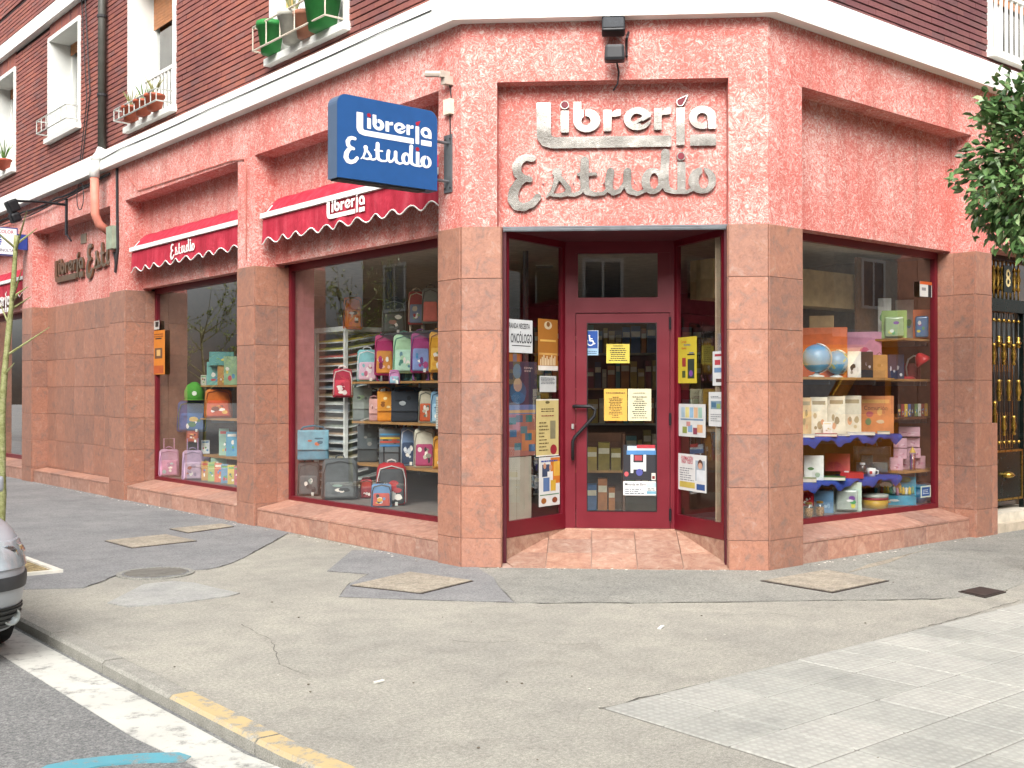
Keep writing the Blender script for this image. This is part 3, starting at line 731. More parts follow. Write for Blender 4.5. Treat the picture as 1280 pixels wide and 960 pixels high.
o = tag(obj('brickwork', rest, [M['brick'], M['brick_r']], bw), kind='stuff')
# ---- upper windows
def upper_window(fr, s0, s1, z0, z1, shut=.35, rail=None):
    w_ = obj('window', MB(fr.M()).box(s0 - .09, -.09, z0 - .08, s1 + .09, .02, z0).box(s0 + .002, .02, z0 - .06, s1 - .002, .34, z0 + .004), M['white'], bld); 
    mb = MB(fr.M()); t_ = .07
    mb.box(s0 - t_, -.03, z0, s0, .345, z1 + t_); mb.box(s1, -.03, z0, s1 + t_, .345, z1 + t_); mb.box(s0, -.03, z1, s1, .345, z1 + t_)
    obj('surround', mb, M['whitewall'], w_)
    mb = MB(fr.M()); f = .07; d = .345; mid = (s0 + s1) / 2
    mb.box(s0, d, z0 + .004, s0 + f, d + .06, z1); mb.box(s1 - f, d, z0 + .004, s1, d + .06, z1); mb.box(s0 + f, d, z0 + .004, s1 - f, d + .06, z0 + f); mb.box(s0 + f, d, z1 - f, s1 - f, d + .06, z1); mb.box(mid - .06, d + .002, z0 + f, mid + .06, d + .058, z1 - f)
    obj('frame', mb, M['white'], w_)
    mb = MB(fr.M()); mb.add([(s0 + .03, d + .03, z0), (s1 - .03, d + .03, z0), (s1 - .03, d + .03, z1), (s0 + .03, d + .03, z1)], [(0, 1, 2, 3)]); obj('pane', mb, M['glass'], w_)
    mb = MB(fr.M()); zz = z1; hgt = (z1 - z0) * shut; i = 0
    while zz > z1 - hgt: mb.box(s0 + .04, d - .022, zz - .045, s1 - .04, d - .008, zz - .003); zz -= .047
    obj('blind', mb, pm('a9744e', .6), w_)
    mb = MB(fr.M()); mb.box(s0, d + .5, z0 - .3, s1, d + .55, z1 + .3); mb.box(s0 + .1, d + .12, z0 + .05, s0 + .55, d + .14, z1); obj('curtain', mb, [pm('c9c4ba', .9)], w_)
    return w_
for i, (a, b, c_, e_) in enumerate(W_L): upper_window(FL, a, b, c_, e_, (.0, .3, .1, .1)[i])
upper_window(FR, *W_R[0], .62)
mb = MB(FL.M()); mb.box(2.2, .9, 5.3, 20, 1.0, 8.5); mb.box(2.2, .36, 5.25, 20, 1.0, 5.3); mb.T = FR.M(); mb.box(2.2, .9, 5.3, 20, 1.0, 8.5); mb.box(1.2, .36, 5.25, 20, .9, 5.3); obj('room_wall', mb, pm('6a655e', .9), bld)
# ================================================================== LETTERING
def sdf_loops(shapes, x0, y0, x1, y1, res):
    """closed outlines of a union / difference of 2D shapes, traced on a grid (y down)"""
    nx, ny = int((x1 - x0) / res) + 1, int((y1 - y0) / res) + 1
    X, Y = np.meshgrid(x0 + np.arange(nx) * res, y0 + np.arange(ny) * res); D = np.full(X.shape, 1e6)
    for sh in shapes:
        sub = sh[0] == '-'; sh = sh[1:] if sub else sh; k = sh[0]
        if k == 'r': d = np.maximum(np.maximum(sh[1] - X, X - sh[3]), np.maximum(sh[2] - Y, Y - sh[4]))
        elif k == 'e': d = (np.sqrt(((X - sh[1]) / sh[3]) ** 2 + ((Y - sh[2]) / sh[4]) ** 2) - 1) * min(sh[3], sh[4])
        else:
            d = np.full(X.shape, 1e6); P = sh[1]
            for a, b in zip(P[:-1], P[1:]):
                ax, ay, ar = a; bx, by, br = b; dx, dy = bx - ax, by - ay; L2 = dx * dx + dy * dy + 1e-9
                t = np.clip(((X - ax) * dx + (Y - ay) * dy) / L2, 0, 1)
                d = np.minimum(d, np.hypot(X - ax - t * dx, Y - ay - t * dy) - (ar + (br - ar) * t))
        D = np.maximum(D, -d) if sub else np.minimum(D, d)
    D[0, :] = D[-1, :] = 9; D[:, 0] = D[:, -1] = 9
    D = np.where(np.abs(D) < 1e-6, 1e-6, D)
    seg = {}
    def ip(i, j, k, l):
        a, b = D[j, i], D[l, k]; t = a / (a - b); return (x0 + (i + (k - i) * t) * res, y0 + (j + (l - j) * t) * res)
    ins = D < 0
    for j in range(ny - 1):
        row = ins[j, :-1].astype(int) + ins[j, 1:] * 2 + ins[j + 1, 1:] * 4 + ins[j + 1, :-1] * 8
        for i in np.nonzero((row > 0) & (row < 15))[0]:
            c = int(row[i]); e = {'t': ('h', i, j), 'r': ('v', i + 1, j), 'b': ('h', i, j + 1), 'l': ('v', i, j)}
            tab = {1: 'lt', 2: 'tr', 3: 'lr', 4: 'rb', 5: 'ltrb', 6: 'tb', 7: 'lb', 8: 'bl', 9: 'bt', 10: 'trbl', 11: 'br', 12: 'rl', 13: 'rt', 14: 'tl'}[c]
            for q in range(0, len(tab), 2): seg[e[tab[q]]] = e[tab[q + 1]]
    def pt(e):
        k, i, j = e; return ip(i, j, i + 1, j) if k == 'h' else ip(i, j, i, j + 1)
    loops = []
    while seg:
        st_, nx_ = seg.popitem(); lp = [st_]
        while nx_ != st_ and nx_ in seg: lp.append(nx_); nx_ = seg.pop(nx_)
        pts = [pt(e) for e in lp]
        if len(pts) < 4: continue
        for _ in range(1): pts = [((pts[i - 1][0] + 2 * pts[i][0] + pts[(i + 1) % len(pts)][0]) / 4, (pts[i - 1][1] + 2 * pts[i][1] + pts[(i + 1) % len(pts)][1]) / 4) for i in range(len(pts))]
        out = [pts[0]]                                        # drop points on straight runs
        for i in range(1, len(pts)):
            a, b, c_ = out[-1], pts[i], pts[(i + 1) % len(pts)]
            cr = abs((b[0] - a[0]) * (c_[1] - a[1]) - (b[1] - a[1]) * (c_[0] - a[0]))
            if cr > .04 * res * math.dist(a, c_): out.append(b)
        if len(out) > 2: loops.append(out)
    return loops
def fill_mesh(loops, th, name='letter'):
    """flat filled outline in the (x, z) plane, thickness th towards -y, with holes"""
    cu = bpy.data.curves.new(name, 'CURVE'); cu.dimensions = '2D'; cu.fill_mode = 'BOTH'; cu.extrude = th / 2
    for lp in loops:
        sp = cu.splines.new('POLY'); sp.points.add(len(lp) - 1); sp.use_cyclic_u = True
        for p, q in zip(sp.points, lp): p.co = (q[0], q[1], 0, 1)
    o = bpy.data.objects.new(name, cu); COL.objects.link(o)
    dg = bpy.context.evaluated_depsgraph_get(); me = bpy.data.meshes.new_from_object(o.evaluated_get(dg))
    bpy.data.objects.remove(o); bpy.data.curves.remove(cu)
    me.transform(Matrix.Rotation(math.pi / 2, 4, 'X')); me.name = name
    me.transform(Matrix.Translation((0, -th / 2, 0))); return me
W_ = lambda *p: ('w', list(p))
def lshape(tail=950): return [('r', 145, 128, 232, 330), ('w', [(188, 300, 43), (192, 330, 43), (205, 350, 40), (228, 362, 35), (260, 368, 33)]), ('r', 245, 334, tail, 401), ]
LOGO = [   # letters of the two words: outline parts in a y-down drawing
    ('L', lshape()), ('i', [('r', 290, 178, 340, 308)]), ('idot', [('e', 314, 144, 27, 25)]),
    ('b', [('r', 365, 125, 414, 245), ('e', 446, 239, 80, 69), ('-', 'e', 442, 240, 28, 27), ('-', 'w', [(432, 150, 8), (432, 205, 5), (440, 235, 5)])]),
    ('r', [('r', 545, 177, 594, 304), ('e', 640, 235, 60, 60), ('-', 'e', 645, 250, 46, 36), ('-', 'r', 594, 218, 720, 320), ('-', 'r', 650, 150, 720, 320)]),
    ('e', [('e', 748, 233, 82, 68), ('-', 'e', 745, 233, 36, 30), ('w', [(722, 262, 9), (822, 206, 9)]), ('-', 'w', [(775, 262, 9), (850, 218, 9)])]),
    ('r', [('r', 845, 172, 892, 300), ('e', 937, 230, 60, 60), ('-', 'e', 942, 245, 46, 36), ('-', 'r', 892, 213, 1010, 320), ('-', 'r', 945, 150, 1010, 320)]),
    ('i2', [('r', 977, 172, 1028, 393)]), ('accent', [W_((1002, 139, 25), (1018, 125, 17), (1045, 98, 3))]),
    ('a', [('e', 1132, 232, 79, 68), ('r', 1164, 232, 1212, 300), ('-', 'e', 1130, 235, 32, 30), ('-', 'r', 1158, 250, 1164, 310)]),
    ('bar', [('r', 1058, 331, 1213, 398)]),
    ('E', [W_((122, 458, 20), (80, 452, 20), (45, 470, 24), (25, 505, 28), (30, 545, 26), (60, 572, 22), (105, 582, 18)),
           W_((75, 578, 18), (35, 605, 26), (8, 650, 30), (2, 700, 32), (25, 738, 28), (70, 748, 24), (120, 728, 22), (152, 690, 22))]),
    ('studio', [W_((205, 688, 6), (240, 655, 12), (262, 600, 15), (270, 550, 20)), ('e', 269, 543, 30, 27), W_((275, 565, 14), (308, 600, 15), (338, 640, 17), (332, 668, 16), (290, 680, 13), (240, 678, 9)),
                W_((330, 672, 13), (370, 678, 12), (405, 665, 12), (430, 630, 12)), W_((434, 478, 26), (432, 560, 26), (434, 625, 26), (448, 660, 20), (490, 677, 13), (545, 672, 11), (580, 640, 11)), W_((394, 556, 10), (500, 556, 10)),
                W_((588, 545, 24), (578, 600, 24), (580, 645, 22), (605, 670, 16), (640, 660, 13), (670, 615, 12)), W_((688, 545, 24), (686, 620, 24), (700, 658, 20), (745, 677, 13), (790, 660, 11), (815, 630, 11)),
                ('e', 838, 602, 68, 78), ('-', 'e', 846, 602, 25, 46), W_((914, 440, 26), (908, 540, 25), (908, 610, 25), (922, 650, 20), (965, 668, 13), (1040, 670, 11), (1090, 645, 11)), ('r', 983, 492, 1032, 672),
                ('e', 1130, 602, 82, 78), ('-', 'e', 1138, 604, 29, 46), ('-', 'w', [(1128, 510, 2), (1140, 560, 9)])]),
    ('idot2', [('e', 1005, 458, 27, 26)]),
]
_logo = {}
def logo_loops(key, shapes):
    if key not in _logo: _logo[key] = sdf_loops(shapes, -60, 70, 1260, 800, 4.0)
    return _logo[key]
def put_logo(fr_M, sx, sz, org, th, mat, parent, word=None, dots=None, one=False, keep=None, shear=0):
    """org: drawing point -> local origin; fr_M maps (x, -y out, z) to the world"""
    acc = []
    for i, (k, sh) in enumerate(LOGO):
        if word == 1 and i > 10: continue
        if word == 2 and i <= 10: continue
        if keep and i not in keep: continue
        lp = [[((x - org[0]) * sx, -(y - org[1]) * sz) for x, y in l] for l in logo_loops(i, sh)]
        if k in ('idot', 'accent', 'idot2') and dots:
            rim = [[((x - org[0]) * sx, -(y - org[1]) * sz) for x, y in l] for l in logo_loops(i, sh)]
            me = fill_mesh(rim, th); me.materials.append(mat); o = inst('letter_dot', me, parent, fr_M)
            cx = sum(p[0] for p in rim[0]) / len(rim[0]); cz = sum(p[1] for p in rim[0]) / len(rim[0])
            me = fill_mesh([[((x - cx) * .76 + cx, (z - cz) * .76 + cz) for x, z in rim[0]]], .003); me.materials.append(dots)
            inst('enamel', me, o, Matrix.Translation((0, -th - .001, 0)))
        else:
            me = fill_mesh(lp, th); me.materials.append(dots if (dots and k in ('idot', 'accent', 'idot2')) else mat)
            inst('letter', me, parent, fr_M)
def m_steel():
    k = N('brushed_steel', .22, 1.0, .5); p = k.pos((4, 4, 60))
    f = k.noise(p, 8, 3); g_ = k.noise(k.pos(), 5, 2)
    k.col(k.ramp(g_, [(.3, 'aeaba5'), (.7, 'c6c3bd')])); k.set(k.b.inputs['Roughness'], k.ramp(f, [(.3, (.14,) * 3), (.7, (.30,) * 3)])); k.bump(k.noise(k.pos(), 2.4, 1), .13, .10); return k.done()
M['steel'] = m_steel()
CR = 4.7407
def cpx(x, y): return (640 + x / CR, 100 + y / CR)
# big metal letters over the door
sa, za = FC.pix(*cpx(145, 128), .12); sb, zb = FC.pix(*cpx(1213, 128 - 0), .12); _, zc = FC.pix(*cpx(145, 755), .12)
SX = (sb - sa) / (1213 - 145); SZ = (za - zc) / (755 - 128)
mx = FC.M() @ Matrix.Translation((sa, .145, za - .005))
sg = thing('metal_letter_sign', 'brushed metal letters reading Librería Estudio on coral stucco above the door', 'sign', tuple(FC.P(1.4, .16, 3.3)), world=True)
put_logo(mx, SX, SZ, (145, 128), .022, M['steel'], sg, dots=pm('6b0f22', .4))
for i in range(8):
    x_ = sa + .06 + i % 4 * .28; z_ = 3.95 if i < 4 else 3.52
    mb = MB(FC.M()); mb.tube([(x_, .13, z_), (x_, .165, z_)], .006, 6); obj('standoff', mb, M['grey_metal'], sg)
# same letters, weathered brown, on the tiled side wall
s0, z0 = FL.pix(60, 322, .25); s1_, z1_ = FL.pix(133, 305, .25)
s9 = thing('metal_letter_sign', 'small bronze letters on the stucco above the tiled wall', 'sign', tuple(FL.P(12.7, .27, 3.4)), world=True)
br = pm('8d7a62', .35, .9)
# the wall is read from far to near: letters run along -s
mxl = FL.M() @ Matrix.Translation((14.05, .255, 3.90)) @ Matrix.Diagonal((-1, 1, 1, 1))
k = 1.45 / 1068
put_logo(mxl, k, k * 1.05, (145, 128), .03, br, s9, word=1)
mxl = FL.M() @ Matrix.Translation((12.42, .255, 4.02)) @ Matrix.Diagonal((-1, 1, 1, 1))
put_logo(mxl, k * 1.15, k * 1.25, (0, 440), .03, br, s9, word=2)

# ---- flat prints
_tx = {}
def text_mesh(txt, size, mat, sx=1.0, bold=0.0, align='CENTER'):
    cu = bpy.data.curves.new('print', 'FONT'); cu.body = txt; cu.size = size; cu.align_x = align; cu.align_y = 'CENTER'; cu.resolution_u = 2; cu.offset = bold
    o = bpy.data.objects.new('print', cu); COL.objects.link(o)
    me = bpy.data.meshes.new_from_object(o.evaluated_get(bpy.context.evaluated_depsgraph_get()))
    bpy.data.objects.remove(o); bpy.data.curves.remove(cu)
    me.transform(Matrix.Rotation(math.pi / 2, 4, 'X') @ Matrix.Diagonal((sx, 1, 1, 1))); me.materials.append(mat); me.name = 'print'; return me
def dk(c, f=.86):
    return ''.join('%02x' % int(int(c[i:i + 2], 16) * f) for i in (0, 2, 4))
def poster(fr, pix, d, label, paper, items=(), group=None, flip=False, cat='poster', name='poster', texts=()):
    """pix: x0, y0, x1, y1 in the photograph; items in 0..1 sheet coordinates (y up): (x0, y0, x1, y1, colour)"""
    x0, y0, x1, y1 = pix; xm, ym = (x0 + x1) / 2, (y0 + y1) / 2
    sa, _ = fr.pix(x0, ym, d); sb, _ = fr.pix(x1, ym, d); _, zt = fr.pix(xm, y0, d); _, zb = fr.pix(xm, y1, d)
    W, H = abs(sb - sa), zt - zb; P0 = fr.P((sa + sb) / 2, d, zb)
    # local x: to the right as seen from outside
    r = fr.u if sb > sa else -fr.u
    t = thing(name, label, cat, tuple(P0), math.atan2(r[1], r[0]), group)
    mb = MB(); nseg = 6; vs = []; fs = []
    for j in range(nseg + 1):
        for i in range(2):
            vs.append(((i - .5) * W, -.001 - .0025 * math.sin(j / nseg * math.pi), H * j / nseg))
    for j in range(nseg): fs.append((2 * j, 2 * j + 1, 2 * j + 3, 2 * j + 2))
    mb.add([(-W / 2, 0, 0), (W / 2, 0, 0), (W / 2, 0, H), (-W / 2, 0, H), (-W / 2, -.0015, 0), (W / 2, -.0015, 0), (W / 2, -.0015, H), (-W / 2, -.0015, H)], [(4, 5, 6, 7), (1, 0, 3, 2), (0, 4, 7, 3), (5, 1, 2, 6), (7, 6, 2, 3), (0, 1, 5, 4)])
    obj('sheet', mb, pm(dk(paper), .6, var=.07), t)
    if items:
        cols = sorted(set(i[4] for i in items)); mb = MB(); 
        for n_, it in enumerate(items):
            a, b, c_, e_, col = it[:5]; y = -.0022 - .00025 * n_ / 4
            if len(it) > 5:
                k_ = 14; cx, cz, rx, rz = ((a + c_) / 2 - .5) * W, (b + e_) / 2 * H, abs(c_ - a) / 2 * W, abs(e_ - b) / 2 * H
                mb.add([(cx + rx * math.cos(2 * math.pi * q / k_), y, cz + rz * math.sin(2 * math.pi * q / k_)) for q in range(k_)], [tuple(range(k_))], cols.index(col))
            else: mb.add([((a - .5) * W, y, b * H), ((c_ - .5) * W, y, b * H), ((c_ - .5) * W, y, e_ * H), ((a - .5) * W, y, e_ * H)], [(0, 1, 2, 3)], cols.index(col))
        obj('print', mb, [pm(dk(c_, .9), .6, var=.15) for c_ in cols], t)
    for txt, cx, cy, sz, col, *o_ in texts:
        me = text_mesh(txt, sz, pm(col, .6, var=.05), *(o_ or [1.0])); inst('lettering', me, t, Matrix.Translation(((cx - .5) * W, -.004, cy * H)))
    return t
def lines(x0, x1, y0, y1, n, col, ragged=.3, th=.45, seed=1):
    r_ = random.Random(seed); h_ = (y1 - y0) / n; out = []
    for i in range(n):
        xx = x0; y = y0 + i * h_; e_ = x1 - r_.random() * ragged * (x1 - x0)
        while xx < e_:
            w_ = r_.uniform(.04, .14); out.append((xx, y, min(xx + w_, e_), y + h_ * th, col)); xx += w_ + .022
    return out
def clines(y0, y1, n, col, seed=1, wmin=.3, wmax=.8, th=.4):
    r_ = random.Random(seed); out = []
    for i in range(n):
        w_ = r_.uniform(wmin, wmax); h_ = (y1 - y0) / n; y = y0 + i * h_; x = .5 - w_ / 2
        while x < .5 + w_ / 2: q = r_.uniform(.04, .12); out.append((x, y, min(x + q, .5 + w_ / 2), y + h_ * th, col)); x += q + .02
    return out
GD = DD + .012      # door sheets: on the inside of the pane, 2 mm off
gd = DD + .014
K = '222428'
# wheelchair notice
t = poster(FC, (728, 413, 748, 444), gd, 'blue notice with white wheelchair symbol on the door glass', 'd5e2ee', [(.04, .27, .96, .98, '1d4fa3'), (.0, 0, 1, .25, '9fc3dc')] + lines(.08, .92, .05, .2, 2, '31517a'))
W, H = .145, .235
wc = sdf_loops([('e', 42, 14, 7, 7), W_((43, 26, 5), (46, 55, 5), (70, 57, 5), (80, 80, 5), (88, 78, 4)), W_((44, 38, 4), (66, 40, 4)), W_(*[(50 + 26 * math.cos(a), 68 + 26 * math.sin(a), 4) for a in [R(x) for x in range(20, 230, 15)]])], -5, -5, 110, 110, 2)
me = fill_mesh([[((x - 50) * .0012, -(y - 50) * .0012) for x, y in l] for l in wc], .0008); me.materials.append(pm('f2f4f6')); inst('wheelchair_symbol', me, t, Matrix.Translation((0, -.004, .15)))
poster(FC, (758, 430, 787, 454), gd, 'small yellow opening hours sheet on the door glass', 'e3cf55', clines(.12, .85, 7, K, 2, .4, .8) , texts=[('HORARIO', .5, .9, .022, K)])
poster(FC, (755, 486, 784, 526), gd, 'amber typed notice on the door beside a cream one', 'e0b24c', clines(.1, .78, 13, '3c3320', 3, .25, .6, .35) + clines(.86, .92, 1, K, 4, .8, .85))
poster(FC, (785, 486, 814, 526), gd, 'cream typed notice on the door beside an amber one', 'e6e0bb', clines(.08, .8, 11, K, 6, .3, .8, .35) + clines(.86, .9, 1, K, 4, .5, .6))
poster(FC, (723, 449, 733, 480), gd, 'narrow strip of four payment stickers on the door glass', 'c9ced3', [(.08, .77, .92, .97, '7fb3c6'), (.08, .53, .92, .73, '2a3038'), (.08, .29, .92, .49, 'a4574c'), (.08, .05, .92, .25, '5790b5')], cat='sticker')
t = poster(FC, (779, 601.5, 821, 619), gd, 'white flyer reading Miranda de Ebro low on the door glass', 'eff1f0', lines(.05, .66, .1, .55, 3, '55606e', .5) + [(.7, .58, .97, .9, 'b9d3dd'), (.7, .1, .97, .3, '6fa3b8')] + lines(.72, .95, .35, .55, 2, K), texts=[('Miranda de Ebro', .36, .78, .036, K, .85, .0004)])
t = poster(FC, (779, 556, 821, 600), gd, 'dark flyer with white figure and red band on the door glass', '2b2a31', [(.12, .8, .95, .97, 'b8c7d2'), (.4, .9, .95, 1.0, 'b4343f'), (.1, .72, .98, .84, '4a7fb5'), (.22, .2, .30, .72, 'e4e4e6'), (.6, .25, .68, .72, 'e4e4e6'), (.3, .3, .6, .5, 'd5d7da'), (.34, .55, .56, .7, 'a5414a'), (.38, .12, .58, .32, '5055a0', 1), (.03, .1, .16, .24, 'c9575d', 1), (.84, .0, .96, .2, 'e2dcd0'), (.86, .03, .94, .12, '7c3030')])
# left splayed panel
FP = .018
poster(FSL, (633, 399.5, 665.5, 441), FP, 'white sign calling for an oncologist in the entrance side window', 'eceff0', [(.2, .2, .92, .225, K)],
       texts=[('MIRANDA NECESITA', .44, .80, .070, K, .56, .0008), ('ONCÓLOGO', .56, .42, .125, K, .45, .0018)], cat='sign', name='notice')
poster(FSL, (672.5, 399, 697, 463), FP, 'orange brown poster with white skyline in the side window', 'b5762e', [(.3, .8, .7, .96, 'd7c4a0', 1), (.42, .85, .6, .95, '8b5a2a', 1), (.1, .56, .9, .6, 'e3b25c'), (.05, .3, .95, .34, 'd9a65a')] + [(.1 + .08 * i, .1, .15 + .08 * i, .22 + .1 * (i * 7 % 5) / 5, 'ead6b0') for i in range(10)] + [(.0, .0, 1, .09, 'e6e2da')])
poster(FSL, (674.5, 470, 695, 490), FP, 'small white note of two overlapping slips in the side window', 'd9dcdb', lines(.06, .94, .5, .95, 5, '5d6470', .2) )
poster(FSL, (670, 499, 698, 570), FP, 'pale yellow programme with red stamp in the side window', 'dccb8b', [(.0, .0, 1, .02, 'efece0'), (.0, .98, 1, 1, 'efece0'), (.62, .3, .86, .62, '8d8769'), (.62, .02, .92, .2, '9b2733', 1), (.40, .92, .6, .97, '6b623c', 1)] + clines(.78, .86, 2, '4a3a22', 8, .5, .8) + clines(.70, .74, 1, '8b2630', 9, .5, .6) + lines(.12, .55, .1, .64, 9, '6a5c36', .5, .3))
poster(FSL, (673.5, 571, 699.5, 632), FP, 'white poster with running figures and orange corner at the side window foot', 'e9eae8', [(.55, .45, 1, .98, 'd07a2b'), (.7, .6, 1, .9, 'e8b54a'), (.15, .6, .5, .85, '3d4a66'), (.4, .35, .66, .7, 'efeeec'), (.2, .3, .5, .58, '5a78a8'), (.48, .72, .62, .84, 'c9987a', 1), (.2, .76, .34, .88, 'c9987a', 1), (.55, .3, .8, .52, 'd8b03f'), (.1, .05, .35, .17, 'a0642c', 1), (.62, .05, .88, .17, '8a4a2c', 1), (.04, .22, .96, .24, '5b8a6a')] + lines(.1, .9, .9, .97, 1, '3c55a0', .2))
poster(FSL, (633, 452, 671, 506), FP + .012, 'dark blue film poster with two heads in the side window', '4a4154', [(.1, .05, .65, .55, '3d5c7c', 1), (.22, .3, .5, .62, 'b8988a', 1), (.2, .6, .48, .95, '4b6f96', 1), (.15, .02, .6, .3, '3a6a94', 1)], texts=[('de los amigos', .7, .86, .03, 'e3cfc6', .8), ('de los más', .68, .79, .03, 'e3cfc6', .8)])
poster(FSL, (633, 506, 671, 570), FP + .012, 'orange and violet poster with scattered blue pictures in the side window', 'b87a6c', [(.0, .82, 1, 1, '6d7fb0'), (.0, .5, .45, .82, 'b9798c'), (.5, .1, 1, .5, 'd08a5c'), (.05, .84, .95, .9, 'c9a06e')] + [(x, y, x + .22, y + .14, c_) for x, y, c_ in [(.08, .62, '3d7a8c'), (.3, .66, '56708c'), (.62, .66, '3f7f7c'), (.1, .38, '4a6f94'), (.25, .12, '3a7d8e'), (.6, .3, '34798c'), (.45, .44, '5c8a92'), (.72, .08, '4f6a8c')]])
poster(FSL, (636, 442, 652, 452), FP + .012, 'small strip of orange and violet paper below the oncologist sign', 'b5543a', [(.3, 0, .6, 1, '6b5a8a')])
t = poster(FSL, (635, 571, 664, 650), FP + .02, 'plain cream board standing at the foot of the side window', 'd0cbb8', [(.35, .02, .37, .8, 'a9a493')], cat='board', name='board')
# right splayed panel
poster(FSR, (848, 421, 871, 479), FP, 'yellow poster with three dark pictures in the side window', 'dcc93f', [(.52, .1, .88, .52, '2d3b33'), (.22, .36, .42, .55, 'a33a35'), (.22, .12, .4, .27, '4b5a2d'), (.5, .6, .9, .63, K), (.6, .64, .85, .66, '3a6aa8'), (.6, .14, .8, .28, '7b4a9a', 1)], texts=[('Cursos', .3, .9, .04, 'b4302f', .9), ('de verano', .5, .83, .034, '2d5fa0', .9), ('Idiomas', .33, .76, .034, 'b4302f', .9)])
poster(FSR, (848.5, 505, 882, 546), FP, 'white poster showing a row of pastel folders', 'e2e6e6', [(.1 + .16 * i, .58, .24 + .16 * i, .9, c_) for i, c_ in enumerate(['a9c6d8', 'd8cf8a', '8fb7d4', 'd9b48f', '9cc3b5'])] + [(.08, .5, .92, .55, '6d8fae'), (.15, .1, .32, .3, '8f9c4f'), (.36, .14, .52, .36, '7fa6c9'), (.55, .08, .7, .28, '8d3f55'), (.7, .14, .9, .38, 'd8a878'), (.3, .32, .45, .46, 'c98f8a')])
poster(FSR, (848, 568, 883, 614), FP, 'white course poster reading Formación para todos', 'ecefee', [(.62, .3, .95, .85, '9fb0bf'), (.7, .62, .88, .88, '5b3b30', 1), (.72, .62, .86, .8, 'd3a88f', 1), (.66, .3, .95, .6, 'dfe6ec'), (.05, .08, .6, .24, 'c8b65a'), (.66, .06, .95, .22, '33558f')] + lines(.06, .6, .28, .66, 6, '6a7280', .4, .3), texts=[('FORMACIÓN', .33, .88, .052, 'b02f45', .72, .0006), ('PARA TODOS', .33, .78, .05, 'b02f45', .68, .0006)])
poster(FSR, (891, 439, 905, 482), FP, 'white leaflet with red and blue pictures by the shutter guide', 'e6e9ea', [(.2, .6, .7, .75, 'b8434d'), (.15, .38, .85, .52, '6f8fb5'), (.3, .1, .8, .2, '5a4a4a'), (.2, .85, .8, .92, 'a83a4a')])
poster(FSR, (886, 490, 904.5, 533), FP, 'white sheet with a small blue photo by the shutter guide', 'e6e9ea', [(.15, .5, .85, .74, '7f9aa8'), (.2, .55, .5, .7, '45708f'), (.55, .52, .8, .66, '8fa66a')] + lines(.15, .85, .82, .9, 2, '4a5a6a') + lines(.15, .85, .15, .4, 4, '7a8088', .5, .3))
# posters on the facade windows
poster(FL, (190.5, 413, 206, 468), .44, 'orange poster stuck to the far display window', 'e08a35', [(.2, .36, .8, .6, '70503a'), (.35, .42, .65, .56, 'd8b070'), (.1, .02, .9, .2, 'b85a30'), (.25, .8, .75, .83, K)] + lines(.1, .9, .85, .95, 2, '7a4020'))
poster(FL, (191, 401, 199, 412), .44, 'small black and white sticker above the orange poster', 'd0ccc4', [(.4, .3, .9, .9, '33302e')], cat='sticker')
poster(FR, (1150.5, 607, 1163, 621.5), .395, 'blue sticker with pale border low on the globe window', 'c9d9c9', [(.1, .12, .9, .88, '22508f')] + lines(.2, .8, .3, .75, 3, 'd0dce8', .2, .4), cat='sticker')
poster(FR, (1150, 352, 1165, 371), .395, 'white and orange sticker high on the globe window', 'e8e9e6', [(.0, .8, 1, 1, 'd0602a'), (.68, .0, .95, .8, '2a2c33'), (.15, .4, .5, .6, '8a8d90')], cat='sticker')
# ================================================================== SIGN BOX, AWNINGS, LAMPS, PIPES
# blue projecting sign: hangs off the corner pilaster, square to the street
yf = 2.02; TH_ = .16
xa, xb = FR.pix(421, 170, yf)[0], FR.pix(547, 180, yf)[0]
zt = .5 * (FR.pix(421, 121, yf)[1] + FR.pix(547, 133, yf)[1]); zb_ = .5 * (FR.pix(420, 226, yf)[1] + FR.pix(547, 234, yf)[1])
def rrect(x0, z0, x1, z1, r, tl=True, tr=True, n=6):
    p = [(x0, z0), (x1, z0)]
    if tr: p += [(x1 - r + r * math.cos(a), z1 - r + r * math.sin(a)) for a in [i / n * math.pi / 2 for i in range(n + 1)]]
    else: p.append((x1, z1))
    if tl: p += [(x0 + r - r * math.sin(a), z1 - r + r * math.cos(a)) for a in [i / n * math.pi / 2 for i in range(n + 1)]]
    else: p.append((x0, z1))
    return p
TXZ = Matrix(((1, 0, 0, 0), (0, 0, 1, 0), (0, 1, 0, 0), (0, 0, 0, 1)))   # (x, z, y) -> (x, y, z)
ps = thing('projecting_sign', 'blue box sign reading Librería Estudio on a grey bracket at the corner', 'sign', (-.02, yf + .08, 3.75), world=True)
rc = rrect(xa, zb_, xb, zt, .09)
mb = MB(TXZ); mb.prism(rc, yf + .006, yf + TH_ - .006); obj('case', mb, pm('566a84', .35, .3, var=.06), ps)
m_blue = pm('1f4d84', .6, var=.06, spec=.3)
rc2 = rrect(xa + .004, zb_ + .004, xb - .004, zt - .004, .088)
for a, b in ((yf, yf + .006), (yf + TH_ - .006, yf + TH_)): mb = MB(TXZ); mb.prism(rc2, a, b); obj('face', mb, m_blue, ps)
mb = MB(TXZ); mb.prism([(xa + .02, zb_ - .012), (xb - .12, zb_ - .012), (xb - .12, zb_), (xa + .02, zb_)], yf + .02, yf + TH_ - .02); obj('bottom_trim', mb, M['darkgrey'], ps)
for zz in (zt - .25, zb_ + .12):
    mb = MB(); mb.tube([(xb - .02, yf + .08, zz), (.0, yf + .08, zz)], .014, 8); obj('arm', mb, M['grey_metal'], ps)
mb = MB(); mb.box(-.012, yf + .03, zb_ + .02, .0, yf + .15, zt - .17); pl_ = obj('wall_plate', mb, M['grey_metal'], ps)
